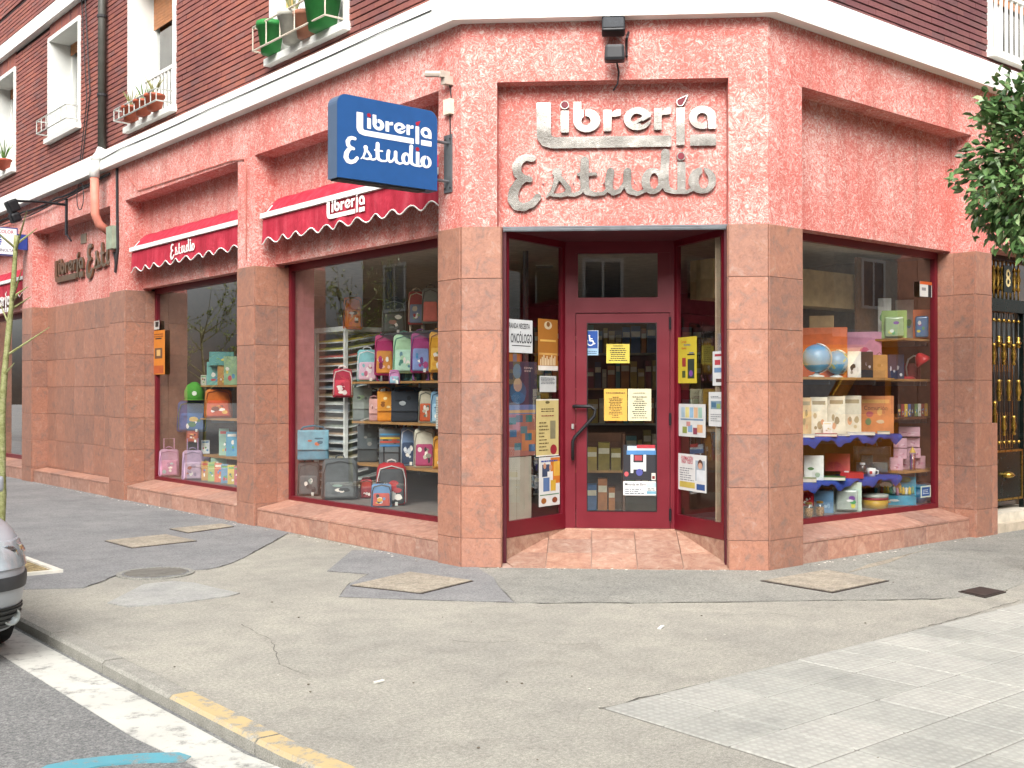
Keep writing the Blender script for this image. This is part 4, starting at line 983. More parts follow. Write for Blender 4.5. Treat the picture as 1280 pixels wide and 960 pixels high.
for zz in (zb_ + .06, zt - .21):
    for yy in (.05, .13): mb = MB(); mb.tube([(-.02, yf + yy, zz), (-.01, yf + yy, zz)], .009, 6); obj('bolt', mb, M['darkgrey'], pl_)
cw = pm('e9ebee', .5, var=.03); cr_ = pm('9c1f33', .5)
def sign_px(x, y): return 400 + x / 6.4, 100 + y / 6.4
x0s, z0s = FR.pix(*sign_px(290, 250), yf); x1s, z1s = FR.pix(*sign_px(890, 335), yf); _, z2s = FR.pix(*sign_px(240, 668), yf)
kx = (x1s - x0s) / (1213 - 145); kz = (z0s - z2s) / (770 - 128)
put_logo(Matrix.Translation((x0s, yf - .001, z0s)), kx, kz, (145, 128), .002, cw, ps, keep=[0, 1, 3, 4, 5, 6, 7, 9, 10, 11, 12])
put_logo(Matrix.Translation((x0s, yf - .001, z0s)), kx, kz, (145, 128), .002, cr_, ps, keep=[2, 8, 13])
# awnings (folded) under the stucco recess
def m_canvas():
    k = N('awning_canvas', .8, 0, .2); p = k.pos()
    c = k.ramp(k.noise(k.pos((3, 3, .6)), 3, 4), [(.28, '9a2535'), (.5, 'ab3041'), (.72, 'b84452')])
    k.col(c); k.bump(k.noise(p, 5, 3, .6), .8, .03); return k.done()
M['canvas'] = m_canvas()
def awning(s0, s1, label, zbar=3.69, word=1, wpix=None, first=0):
    t = thing('awning', label, 'awning', tuple(FL.P((s0 + s1) / 2, .25, zbar)), world=True)
    dB = .07; n = 60
    mb = MB(FL.M()); vs = []; fs = []
    for i in range(n + 1):
        s = s0 + (s1 - s0) * i / n; vs += [(s, .268, zbar + .24 + .004 * math.sin(i * .8)), (s, .17, zbar + .155 - .006 * math.sin(i * 1.3)), (s, dB, zbar + .03)]
    for i in range(n):
        for j in range(2): fs.append((3 * i + j, 3 * i + j + 1, 3 * i + j + 4, 3 * i + j + 3))
    mb.add(vs, fs); obj('canopy', mb, M['canvas'], t, True)
    mb = MB(FL.M()); mb.box(s0 - .02, dB - .035, zbar - .025, s1 + .02, dB + .03, zbar + .035); obj('front_bar', mb, pm('e6e8e6', .4), t)
    for s in (s0 + .06, s1 - .06):
        mb = MB(FL.M()); mb.tube([(s, .27, zbar + .12), (s, .16, zbar + .13), (s, dB, zbar + .02)], .014, 6); obj('arm', mb, pm('d9dad6', .5), t)
    nsc = max(6, round((s1 - s0) / .34)); n = nsc * 12; mb = MB(FL.M()); vs = []; fs = []; ed = []
    for i in range(n + 1):
        f = i / n; s = s0 + (s1 - s0) * f; zb2 = zbar - .30 - .035 * math.cos(2 * math.pi * f * nsc)
        wv = .012 * math.sin(f * 23) + .008 * math.sin(f * 57 + 1)
        for j in range(5): q = j / 4; vs.append((s, dB - .005 + wv * q - .01 * q, zbar - .03 + (zb2 - zbar + .03) * q))
        ed.append((s, dB - .016 + wv, zb2))
    for i in range(n):
        for j in range(4): fs.append((5 * i + j, 5 * i + j + 1, 5 * i + j + 6, 5 * i + j + 5))
    mb.add(vs, fs); va = obj('valance', mb, M['canvas'], t, True)
    mb = MB(FL.M()); mb.tube(ed, .008, 5); obj('piping', mb, pm('e8e6e0', .7), va, True)
    if wpix:
        (ax, ay), (bx, by) = wpix; sA, zA = FL.pix(ax, ay, dB - .03); sB, zB = FL.pix(bx, by, dB - .03)
        if word == 1: k_ = (sA - sB) / 1068; put_logo(FL.M() @ Matrix.Translation((sA, dB - .028, zA)) @ Matrix.Diagonal((-1, 1, 1, 1)), k_, k_ * 1.0, (145, 128), .002, pm('ece6e2', .7), t, word=1)
        else: k_ = (sA - sB) / 1260; put_logo(FL.M() @ Matrix.Translation((sA, dB - .028, zA)) @ Matrix.Diagonal((-1, 1, 1, 1)), k_, k_ * 1.0, (-40, 430), .002, pm('ece6e2', .7), t, word=2)
    return t
awning(2.31, 5.92, 'red scalloped awning lettered Librería over the backpack window', word=1, wpix=((408, 252), (455.5, 245)))
awning(6.50, 10.05, 'red scalloped awning lettered Estudio over the far display window', word=2, wpix=((212, 305), (243, 297)))
awning(15.17, 19.1, 'red scalloped awning beyond the tiled wall', word=1, wpix=((-14, 372), (12, 352)))
# floodlight over the door
def floodlight(loc, rz, label, arm=None):
    t = thing('floodlight', label, 'floodlight', loc, rz)
    mb = MB(); mb.T = Matrix.Rotation(R(-28), 4, 'X'); mb.rbox(.21, .10, .17, .02, c=(0, -.16, .0)); obj('lamp_housing', mb, M['black'], t)
    mb = MB(); mb.T = Matrix.Rotation(R(-28), 4, 'X') @ Matrix.Translation((0, -.215, .02)); mb.box(-.09, -.004, 0, .09, .01, .13); obj('lamp_glass', mb, pm('2a2d30', .12, spec=.8), t)
    mb = MB(); mb.rbox(.19, .13, .15, .03, c=(.01, -.17, -.19), taper=.9); obj('gear_box', mb, M['black'], t)
    mb = MB(); mb.tube([(.12, -.16, .02), (.135, -.08, .1), (.12, .0, .06), (.12, .0, -.1), (.12, -.12, -.12)], .012, 6); obj('bracket', mb, M['black'], t, True)
    mb = MB(); mb.tube([(.03, -.12, -.18), (.05, -.03, -.24), (.04, -.01, -.34), (.0, .0, -.40)], .008, 6); obj('cable', mb, M['darkgrey'], t, True)
    return t
s_, z_ = FC.pix(767, 55, -.12); p = FC.P(s_, .0, z_ + .02)
floodlight(tuple(p), math.atan2(FC.u[1], FC.u[0]), 'black floodlight under the ledge above the metal letters')
# small camera-like box and junction box on the corner
t = thing('wall_camera', 'small beige camera on a bracket by the corner edge', 'camera', tuple(FL.P(2.1, 0, 4.35)), world=True)
mb = MB(FL.M()); s_, z_ = FL.pix(545, 100, -.06); mb.box(2.04, -.09, z_ - .07, 2.11, .0, z_ + .01); mb.box(2.05, -.13, z_ - .01, 2.10, -.03, z_ + .05); mb.tube([(2.07, -.1, z_ + .02), (2.2, -.2, z_ + .03)], .03, 8); obj('housing', mb, pm('b9ada0', .6), t)
mb = MB(FL.M()); mb.tube([(2.07, -.02, z_ - .06), (2.06, -.01, z_ - .18), (2.08, -.01, z_ - .36), (2.07, -.01, z_ - .62)], .006, 5); obj('cable', mb, M['darkgrey'], t)
mb = MB(FL.M()); mb.box(2.03, -.05, z_ - .34, 2.13, .0, z_ - .2); tag(obj('junction_box', mb, pm('d8d2bf', .6)), 'cream junction box above the projecting sign bracket', 'junction box')
# drainpipe
SP = 10.86
t = thing('drainpipe', 'downpipe, dark above the ledge and coral below, with white collar', 'drainpipe', tuple(FL.P(SP, -.1, 3.9)), world=True)
mb = MB(FL.M()); mb.tube([(SP, -.09, 9.5), (SP, -.09, 5.22)], .062, 12); obj('upper_pipe', mb, pm('4a4a44', .5), t, True)
mb = MB(FL.M()); mb.tube([(SP, -.20, 5.1), (SP, -.20, 4.85)], .075, 12); mb.tube([(SP, -.09, 5.3), (SP, -.12, 5.22), (SP, -.2, 5.1)], .07, 12); obj('collar', mb, pm('d5d6d2', .5), t, True)
mb = MB(FL.M()); mb.tube([(SP, -.20, 4.88), (SP, -.19, 4.30), (SP, -.13, 4.15), (SP, .02, 4.05)], .066, 12); obj('lower_pipe', mb, pm('c9816f', .6, var=.15), t, True)
for zz in (6.1, 7.3): mb = MB(FL.M()); mb.tube([(SP, -.09, zz), (SP, -.09, zz + .04)], .075, 12); obj('clamp', mb, M['darkgrey'], t)
# grey box with cable below it
mb = MB(FL.M()); s_, z_ = FL.pix(139, 297, -.06); mb.box(s_ - .12, -.10, z_ - .17, s_ + .12, .0, z_ + .17); tag(obj('junction_box', mb, pm('8f9a86', .6)), 'tall grey green junction box on the pillar under the drainpipe', 'junction box')
def cable(pts, r, label, fr=FL, dk=True):
    mb = MB(fr.M()); mb.tube(pts, r, 5); return tag(obj('cable', mb, M['darkgrey'] if dk else pm('9a8f86')), label, 'cable')
def sag(a, b, n=10, k=.06, d=-.03):
    return [(a[0] + (b[0] - a[0]) * i / n, d - .01 * math.sin(i), a[1] + (b[1] - a[1]) * i / n - k * math.sin(math.pi * i / n) + random.uniform(-.012, .012)) for i in range(n + 1)]
cable(sag((10.7, 4.9), (18, 4.9), 24, .06), .018, 'bundle of dark cables running below the ledge beyond the drainpipe')
cable(sag((10.7, 4.88), (18, 4.82), 20, .10, -.045), .012, 'thin dark cable hanging under the cable bundle')
cable([(11.9 + .16 * math.cos(a), -.06, 4.72 + .22 * math.sin(a)) for a in [i / 10 * math.pi * 2 for i in range(11)]], .008, 'loop of spare cable below the ledge')
cable([(10.42, -.02, 4.95), (10.40, -.02, 4.2), (10.38, -.02, 3.75), (10.45, -.03, 3.4), (10.52, -.02, 3.7)], .022, 'vertical dark cable beside the tall junction box')
cable([(6.2, -.012, 3.2), (6.2, -.012, 4.3), (6.25, -.012, 4.42), (6.6, -.012, 4.46), (9.6, -.012, 4.5), (10.2, -.012, 4.9)], .007, 'thin coral painted cable along the awning pillar')
bpy.data.objects[[o.name for o in bpy.data.objects if o.get('label') == 'thin coral painted cable along the awning pillar'][0]].data.materials[0] = pm('b4685a')
cable([(2.2, -.135, 5.14)] + [(3 + i, -.137, 5.14 + random.uniform(-.01, .01)) for i in range(8)] + [(10.8, -.137, 5.12)], .006, 'thin cable clipped along the white ledge')
cable([(11.9, -.03, 5.3), (11.55, -.03, 6.3), (11.9, -.03, 8.6)], .010, 'slanting cable on the brickwork left of the drainpipe')
mb = MB(FL.M()); cable([(12.0, -.03, 5.3), (11.7, -.03, 6.2), (12.05, -.03, 8.6)], .008, 'second slanting cable close beside the first on the brickwork')
# vent plate over the bronze letters
mb = MB(FL.M()); s_, z_ = FL.pix(104, 298, .26); mb.box(s_ - .13, .255, z_ - .08, s_ + .13, .272, z_ + .08); tag(obj('vent_plate', mb, pm('8a7d6a', .5, .4)), 'small grey vent plate above the bronze letters', 'vent')
# far bracket lamp
t = thing('bracket_lamp', 'black floodlight on a long arm beyond the tiled wall', 'floodlight', tuple(FL.P(13.2, 0, 4.5)), world=True)
mb = MB(FL.M()); s1_, z1_ = FL.pix(82, 256, -.02); mb.tube([(s1_, .0, z1_), (s1_ + .0, -.4, z1_ + .01), (s1_ + .0, -.86, z1_ - .02)], .022, 6); mb.box(s1_ - .03, -.03, z1_ - .5, s1_ + .03, .0, z1_ + .1); mb.tube([(s1_, -.01, z1_ - .48), (s1_ - .25, -.02, z1_ - .62)], .015, 6); obj('arm', mb, M['black'], t)
mb = MB(FL.M() @ Matrix.Translation((s1_ + .0, -.82, z1_ - .20)) @ Matrix.Rotation(R(25), 4, 'X')); mb.rbox(.24, .16, .2, .03); mb.rbox(.22, .15, .16, .04, c=(0, -.04, -.16)); obj('lamp_housing', mb, M['black'], t)
# photo film sign at the left edge
t = thing('projecting_sign', 'white box sign with blue globe mark on a blue wall box', 'sign', tuple(FL.P(14.8, 0, 3.9)), world=True)
yk = 14.75; xr, zt2 = FR.pix(21.5, 285, yk); _, zb2 = FR.pix(21.5, 320, yk); xl = xr - 1.0
mb = MB(); mb.box(xl, yk, zb2, xr, yk + .18, zt2); obj('case', mb, pm('2a3f7c', .4), t)
mb = MB(); mb.box(xl + .02, yk - .004, zb2 + .02, xr - .02, yk, zt2 - .02); obj('face', mb, pm('e2e2e6', .4, var=.03), t)
x2, z2 = FR.pix(33, 293, yk); _, z3 = FR.pix(33, 312, yk); mb = MB(); mb.box(xr, yk + .03, z3, x2 + .02, yk + .15, z2); obj('wall_box', mb, pm('2c3f86', .4), t)
cx = xr - .40; cz = (zt2 + zb2) / 2; mb = MB(TXZ); mb.prism([(cx + .13 * math.cos(a), cz + .13 * math.sin(a)) for a in [i / 20 * 2 * math.pi for i in range(20)]], yk - .007, yk - .003); obj('globe_mark', mb, pm('2b57a8'), t)
mb = MB(TXZ); 
for dz in (-.04, 0, .04): mb.prism([(cx - .125, cz + dz - .006), (cx + .125, cz + dz - .006), (cx + .125, cz + dz + .006), (cx - .125, cz + dz + .006)], yk - .009, yk - .006)
obj('globe_stripe', mb, pm('e6e6ea'), t)
inst('lettering', text_mesh('KONICA COLOR', .085, pm('a3343f'), .9, .001), t, Matrix.Translation((xr - .36, yk - .006, zt2 - .085)))
inst('lettering', text_mesh('KONICA MINOLTA', .075, pm('3a3f55'), .85, .0005), t, Matrix.Translation((xr - .34, yk - .006, zb2 + .085)))
# ================================================================== PORTAL NO. 8
pt = thing('portal_door', 'black iron street door with brass balusters and number 8', 'door', tuple(FR.P(7.3, .3, .25)), world=True)
px0, px1 = 6.0, 8.6; dp = .26
steelbar = pm('3a3c3c', .4, .6); brass = pm('b59347', .28, .95, var=.2); blk = pm('0c1512', .25, spec=.6)
mb = MB(FR.M()); mb.box(6.055, -.02, 0, 8.7, .5, .10); obj('step', mb, pm('b7ab98', .7), pt)
mb = MB(FR.M()); mb.box(6.055, .08, .1, 8.7, .5, .20); obj('step', mb, pm('c9c2b2', .6), pt)
mb = MB(FR.M()); mb.box(5.94, .2, 1.25, 6.02, .4, 3.22); mb.box(5.94, dp - .03, 2.55, 8.6, dp + .06, 2.70); mb.box(6.02, dp, .2, 6.09, dp + .06, 2.55); mb.box(6.42, dp - .02, .2, 6.5, dp + .06, 2.55); mb.box(6.09, dp, .2, 6.42, dp + .05, .30); mb.box(7.3, dp, .2, 7.4, dp + .06, 2.55)
mb.box(5.94, dp + .001, 3.16, 8.6, dp + .05, 3.22); obj('iron_frame', mb, blk, pt)
mb = MB(FR.M()); mb.box(6.09, dp + .015, .30, 6.42, dp + .03, .92); mb.box(6.5, dp + .015, .30, 7.3, dp + .03, .92); obj('lower_panel', mb, blk, pt)
mb = MB(FR.M())
for a, b in ((6.1, 6.41), (6.51, 7.29)):
    mb.box(a, dp + .004, .31, b, dp + .013, .335); mb.box(a, dp + .004, .885, b, dp + .013, .91); mb.box(a, dp + .004, .335, a + .022, dp + .013, .885); mb.box(b - .022, dp + .004, .335, b, dp + .013, .885)
obj('panel_trim', mb, brass, pt)
mb = MB(FR.M()); mb.add([(6.02, dp + .055, .25), (8.6, dp + .055, .25), (8.6, dp + .055, 3.16), (6.02, dp + .055, 3.16)], [(0, 1, 2, 3)]); obj('pane', mb, M['glass'], pt)
mb = MB(FR.M()); mb.box(6.03, 1.6, .2, 9, 1.7, 3.4); mb.box(6.03, .45, 3.3, 9, 1.7, 3.4); mb.box(8.6, .3, .2, 9, 1.7, 3.3); obj('hall_wall', mb, pm('6f5a48', .8), pt)
def spindle(sx, z0, z1, bulbs):
    prof = [(.011, z0)]
    for c, h_ in bulbs:
        prof += [(.011, c - h_), (.026, c - h_ + .015), (.014, c - h_ + .04), (.030, c - .03), (.032, c), (.016, c + h_ - .05), (.026, c + h_ - .02), (.011, c + h_)]
    prof.append((.011, z1)); return prof
for sx in (6.17, 6.26, 6.35, 6.60, 6.72, 6.84, 6.96, 7.08, 7.2):
    mb = MB(FR.M()); bl_ = [(1.62, .13), (2.1, .05)] if sx < 6.5 else ([(1.62, .13), (2.2, .07)] if round(sx * 100) % 24 < 12 else [(2.05, .13), (1.2, .12)])
    mb.lathe([(.009, .93), (.009, 2.54)], (sx, dp + .01, 0), 8); obj('baluster', mb, steelbar, pt, True)
    mb = MB(FR.M())
    for c, h_ in bl_: mb.lathe([(.011, c - h_), (.026, c - h_ + .015), (.014, c - h_ + .04), (.030, c - .03), (.032, c), (.016, c + h_ - .05), (.026, c + h_ - .02), (.011, c + h_)], (sx, dp + .01, 0), 10)
    for c in (1.0, 2.45): mb.lathe([(.01, c - .02), (.024, c), (.01, c + .02)], (sx, dp + .01, 0), 8)
    obj('turned_knob', mb, brass, pt, True)
for sx in (6.06, 6.15, 6.24, 6.33, 6.6, 6.7, 6.8, 6.9, 7.0, 7.1, 7.2):
    mb = MB(FR.M()); mb.lathe([(.009, 2.70), (.009, 2.80), (.028, 2.83), (.014, 2.87), (.032, 2.95), (.014, 3.03), (.028, 3.06), (.009, 3.10), (.009, 3.17)], (sx, dp + .01, 0), 10); obj('baluster', mb, brass, pt, True)
s_, z_ = FR.pix(1257.5, 349, dp); mb = MB(FR.M()); mb.box(s_ - .10, dp - .03, z_ - .16, s_ + .10, dp - .02, z_ + .16); pl_ = obj('number_plate', mb, blk, pt)
inst('lettering', text_mesh('8', .30, pm('e0cf96', .4), .85, .003), pt, FR.M() @ Matrix.Translation((s_, dp - .032, z_)))
mb = MB(FR.M()); sx = 6.46; mb.lathe([(.012, 1.1), (.03, 1.13), (.018, 1.18), (.034, 1.3), (.018, 1.42), (.03, 1.47), (.012, 1.5)], (sx, dp - .07, 0), 10); mb.tube([(sx, dp - .07, 1.14), (sx, dp, 1.14)], .01, 6); mb.tube([(sx, dp - .07, 1.46), (sx, dp, 1.46)], .01, 6); obj('pull_handle', mb, brass, pt, True)
mb = MB(FR.M()); mb.lathe([(.0, .575), (.05, .58), (.09, .61), (.06, .64), (.0, .66)], (6.9, dp - .0, 0), 10); obj('mail_flap', mb, brass, pt, True)
mb = MB(FR.M()); mb.box(8.6, 0, 0, 22, .4, 3.22); obj('stucco_wall', mb, M['stucco'], bld)
mb = MB(FR.M()); mb.box(6.0, .4, 3.22, 8.7, .6, 3.5); obj('lintel', mb, M['stucco'], bld)
# ================================================================== SHOP INTERIOR
inw = pm('8a7a66', .9); 
mb = MB(); mb.prism([(.53, 10.3), (.53, 2.3), FC.P(.93, DD + .08, 0)[:2], FC.P(2.0, DD + .08, 0)[:2], (2.55, .5), (7.6, .5), (7.6, 10.3)], ZF - .1, ZF + .002)
obj('interior_floor', mb, pm('70665a', .5), bld)
mb = MB(); mb.prism([(.5, 19.3), (.5, 2.2), FC.P(.9, DD + .02, 0)[:2], FC.P(2.02, DD + .02, 0)[:2], (2.4, .46), (7.6, .46), (7.6, 19.3)], 3.20, 3.3)
obj('interior_ceiling', mb, pm('b9b2a4', .9), bld)
mb = MB(); mb.box(.53, 10.145, 0, 7.6, 10.3, 3.2); mb.box(7.6, .46, 0, 7.75, 19.3, 3.3); mb.box(5.96, .455, 0, 6.02, 3.2, 3.2); mb.box(.53, 19.2, 0, 7.6, 19.3, 3.2); mb.box(2.2, 14.4, 0, 7.6, 14.5, 3.2)
obj('interior_wall', mb, pm('6b5546', .85), bld)
mb = MB(); mb.box(.515, 5.97, .3, .79, 6.03, 3.2); mb.box(.515, 6.40, .3, .79, 6.46, 3.2); obj('display_wall', mb, pm('a5686a', .7), bld)
mb = MB(); mb.box(.515, 2.3, .2, 1.62, 5.968, .33); obj('display_base', mb, pm('77706a', .6), bld)
mb = MB(); mb.box(.515, 6.47, .2, 1.62, 10.14, .33); obj('display_base', mb, pm('77706a', .6), bld)
mb = MB(); mb.box(2.56, .465, .2, 5.955, 1.5, .335); obj('display_base', mb, pm('6d6a68', .6), bld)
mb = MB(); mb.box(.42, 1.95, 0, .53, 2.28, 3.2); mb.box(1.9, .47, 0, 2.52, .53, 3.2); obj('corner_post', mb, inw, bld)
# blocks that close the body of the building behind the shop
mb = MB(); mb.box(.45, 14.5, 0, .5, 15.1, 3.3); mb.box(.42, 10.7, 0, 2.2, 14.6, 3.19); obj('service_room', mb, pm('6a5a50', .9), bld)
lamp = emit('downlight_glow', 'ffe9bd', 9)
for x, y in [(1.4, 8.4), (2.2, 9.3), (2.8, 7.6), (3.4, 6.2), (4.6, 8.6), (3.2, 4.4), (5.2, 3.6)]:
    t = thing('ceiling_downlight', 'lit round downlight in the shop ceiling', 'lamp', (x, y, 3.2), group='downlights in the shop ceiling')
    mb = MB(); mb.lathe([(.11, -.02), (.11, 0), (.085, 0), (.085, -.02)], n=20); obj('ring', mb, pm('c9c9c4', .4, .6), t)
    mb = MB(); mb.lathe([(.084, -.008), (.084, -.004)], n=20); obj('lamp_disc', mb, lamp, t)
wood = pm('a8804f', .55, scale=5); dkw = pm('5b3a26', .6)
def place(fr, d, x0, y0, x1, y1, z=None, turn=0.0):
    """picture box -> base point at depth d in the display, real width and height, and the heading towards the street corner"""
    s, zb = fr.pix((x0 + x1) / 2, y1, d); p = fr.P(s, d, 0); D = dist(p.x, p.y)
    w_, h_ = (x1 - x0) * D / FPX, (y1 - y0) * D / FPX
    a = math.atan2(CAM[1] - p.y, CAM[0] - p.x)
    return (p.x, p.y, zb if z is None else z), w_, h_, a + math.pi / 2 + turn
def shelf(fr, s0, s1, d0, d1, z, label, mat=None, th=.025, lip=True):
    t = thing('shelf', label, 'shelf', tuple(fr.P((s0 + s1) / 2, (d0 + d1) / 2, z - th)), world=True)
    mb = MB(fr.M()); mb.box(s0, d0, z - th, s1, d1, z); obj('board', mb, mat or wood, t)
    for s in (s0 + .3, (s0 + s1) / 2, s1 - .3): mb = MB(fr.M()); mb.box(s - .012, d0 + .05, z - th - .05, s + .012, d1, z - th); obj('bracket', mb, M['grey_metal'], t)
# ---- window with school bags
SZ1 = [.745, 1.25, 1.725, 2.29]
for z, s_ in zip(SZ1, ('lowest', 'second', 'third', 'top')):
    if s_ != 'top': shelf(FL, 2.75, 5.43, 1.0, 1.42, z, {'lowest': 'wooden shelf holding cream and zebra bags', 'second': 'wooden shelf holding orange and navy satchels', 'third': 'wooden shelf holding pastel trolley bags'}[s_])
    else: shelf(FL, 2.75, 5.0, 1.12, 1.5, z, 'dark high shelf under the coral trolley bag', M['darkgrey'], .012)
t = thing('display_stand', 'grey upright posts carrying the bag shelves', 'stand', tuple(FL.P(4, 1.46, .33)), world=True)
for s in (2.8, 4.1, 5.40): mb = MB(FL.M()); mb.box(s - .02, 1.505, .33, s + .02, 1.545, 3.1); obj('post', mb, M['grey_metal'], t)
def blob(mb, w_, h_, y, z0, seed, cols):
    r_ = random.Random(seed)
    for i in range(cols):
        k_ = 9; cx = r_.uniform(-.3, .3) * w_; cz = z0 + r_.uniform(.2, .8) * h_; rx = r_.uniform(.08, .2) * w_; rz = r_.uniform(.06, .16) * h_; ph = r_.random() * 3
        mb.add([(cx + rx * math.cos(a + ph) * r_.uniform(.75, 1.1), y - .0006 * i, cz + rz * math.sin(a + ph)) for a in [2 * math.pi * q / k_ for q in range(k_)]], [tuple(range(k_))], i)
def backpack(label, P, cols, trolley=False, depth=.5, pocket=.55, seed=1, straps=True, name='backpack', cat='backpack', legs=0.0, group=None, prn=True, lift=0.0):
    (loc, w_, h_, rz) = P; w_ *= 1.12; h_ *= 1.04; t = thing(name, label, cat, loc, rz, group)
    d = max(.10, w_ * depth); body, pk, trim, pr = cols
    z0 = legs
    hb = h_ - z0
    mb = MB(); mb.rbox(w_ * .92, d, hb * .97, min(w_, d) * .26, .9, (0, 0, z0), seg=3, dome=hb * .07); obj('body', mb, pm(body, .75, bump=.3), t, True)
    mb = MB(); mb.rbox(w_ * .74, d * .34, hb * pocket, min(w_, d) * .16, .92, (0, -d * .46, z0 + hb * .05), seg=3, dome=hb * .05); po = obj('front_pocket', mb, pm(pk, .7, bump=.3), t, True)
    if prn: mb = MB(); rr = random.Random(seed); pal = [pr, trim, body, 'e8e2d8']; blob(mb, w_ * .68, hb * pocket * .95, -d * .46 - d * .17 - .0025, z0 + hb * .05, seed, 8); obj('print', mb, [pm(c_, .6) for c_ in pal + pal[::-1]], po)
    mb = MB(); xo, zo = w_ * .40, hb * .88; yo = -d * .47
    mb.tube([(-xo, yo, z0 + hb * .08), (-xo * .98, yo, z0 + hb * .6), (-xo * .8, yo, z0 + zo * .94), (0, yo, z0 + zo * 1.02), (xo * .8, yo, z0 + zo * .94), (xo * .98, yo, z0 + hb * .6), (xo, yo, z0 + hb * .08)], .007, 5); obj('piping', mb, pm(trim, .6), t, True)
    mb = MB(); mb.tube([(-.05, 0, h_ * .95), (-.04, 0, h_ * 1.0), (0, 0, h_ * 1.025), (.04, 0, h_ * 1.0), (.05, 0, h_ * .95)], .009, 5); obj('handle', mb, pm(trim, .6), t, True)
    if seed % 3 == 0: mb = MB(); mb.box(w_ * .1, -d * .66, z0 + hb * .02, w_ * .1 + .03, -d * .655, z0 + hb * .02 + .04); obj('price_tag', mb, pm('e6e4dc'), t)
    if legs:
        for sx in (-1, 1): mb = MB(); mb.tube([(sx * w_ * .32, d * .2, z0 + .02), (sx * w_ * .33, -d * .1, .012), (sx * w_ * .22, -d * .1, .012)], .012, 6); obj('trolley_foot', mb, pm(trim, .4), t, True)
    if trolley:
        mb = MB(); q = w_ * .22; mb.tube([(-q, d * .4, z0 + h_ * .3), (-q, d * .4, h_ * 1.30), (q, d * .4, h_ * 1.30), (q, d * .4, z0 + h_ * .3)], .010, 6); obj('trolley_handle', mb, pm(trolley if isinstance(trolley, str) else '2a2a2c', .4), t)
        for sx in (-1, 1): mb = MB(Matrix.Rotation(math.pi / 2, 4, 'Y')); mb.lathe([(.03, -.012), (.033, 0), (.03, .012)], (-.03, d * .35, sx * w_ * .38), 12); obj('wheel', mb, M['black'], t)
    elif straps:
        for sx in (-1, 1): mb = MB(); mb.tube([(sx * w_ * .2, d * .42, h_ * .9), (sx * w_ * .34, d * .62, h_ * .7), (sx * w_ * .36, d * .58, h_ * .3), (sx * w_ * .3, d * .42, h_ * .1)], .016, 5); obj('strap', mb, pm(trim, .7), t, True)
    return t
def satchel(label, P, cols, seed=1, depth=.4, name='satchel', cat='bag', stripe=None):
    (loc, w_, h_, rz) = P; t = thing(name, label, cat, loc, rz); d = max(.09, w_ * depth); body, flap, trim, pr = cols
    mb = MB(); mb.rbox(w_ * .95, d, h_ * .95, .03, .95, seg=3); obj('body', mb, pm(body, .8, bump=.4), t, True)
    mb = MB(); mb.rbox(w_ * .93, .022, h_ * .62, .01, 1, (0, -d * .5 - .008, h_ * .34)); mb.rbox(w_ * .93, d * 1.0, .02, .009, 1, (0, -.008, h_ * .935)); fl = obj('flap', mb, pm(flap, .8, bump=.4), t)
    mb = MB(); blob(mb, w_ * .8, h_ * .5, -d * .5 - .022, h_ * .38, seed, 4); obj('print', mb, [pm(c_, .7) for c_ in (pr, trim, pr, trim)], fl)
    if stripe: mb = MB(); [mb.box(-w_ * .42, -d * .5 - .0235 - .001, h_ * (.5 + .1 * i), w_ * .42, -d * .5 - .019, h_ * (.55 + .1 * i), i) for i in range(4)]; obj('stripe', mb, [pm(c_, .7) for c_ in stripe], fl)
    mb = MB(); mb.tube([(-w_ * .45, 0, h_ * .85), (-w_ * .3, -.02, h_ * 1.08), (0, -.03, h_ * 1.13), (w_ * .3, -.02, h_ * 1.08), (w_ * .45, 0, h_ * .85)], .013, 5); obj('shoulder_strap', mb, pm(trim, .8), t, True)
    return t
b = backpack; d1 = 1.2
b('orange rucksack hung high above the paper rack', place(FL, 1.25, 429, 370, 453, 412), ('c2571c', 'd06a26', '5c2a12', 'd9b58a'), seed=2)
b('dark see-through backpack on the high shelf', place(FL, 1.3, 477, 372, 508, 416, SZ1[3]), ('3a403e', '4c5452', '6d7774', '9a6a62'), seed=3)
b('red picture backpack on the high shelf', place(FL, 1.3, 510, 364, 531, 416, SZ1[3]), ('a5333a', '6f7f98', 'c9b9a0', '83a071'), seed=4, legs=.09)
b('grey backpack with a coral front panel on the high shelf', place(FL, 1.28, 527, 361, 549, 416, SZ1[3]), ('6d7570', 'd96a5c', '3a3f3c', 'd96a5c'), seed=5, legs=.09, prn=False)
b('pale pink and aqua backpack at the shelf end', place(FL, d1, 446, 434, 472, 475, SZ1[2]), ('7fb9bd', 'd7b3c6', 'e6dfe2', 'b45c78'), seed=6)
b('magenta backpack with orange picture pocket', place(FL, d1, 468, 417, 493, 476, SZ1[2]), ('b02d68', 'd08a3c', '7c1c48', 'e3b9a6'), seed=7, legs=.07)
b('mint green backpack with dark picture pocket edge', place(FL, d1, 491, 417, 519, 476, SZ1[2]), ('a9cfa8', 'b5dcc6', '4f8a78', '5f8f9e'), seed=8, legs=.09)
b('purple backpack with blue balloon picture', place(FL, d1, 513, 415, 539, 476, SZ1[2]), ('9c3a74', '7c8fc0', '6b3a78', '3f86b8'), seed=9, legs=.09)
b('yellow trolley backpack at the pillar side of the shelf', place(FL, d1, 536, 414, 561, 476, SZ1[2]), ('d49a2a', 'dba93f', 'a5691c', '7f8f5c'), seed=10, legs=.09)
b('red drawstring bag with white flowers hanging at the shelf edge', place(FL, .98, 416, 460, 441, 497), ('a5243f', 'c23a4c', 'e3d3cf', 'e8dcd8'), seed=11, straps=False)
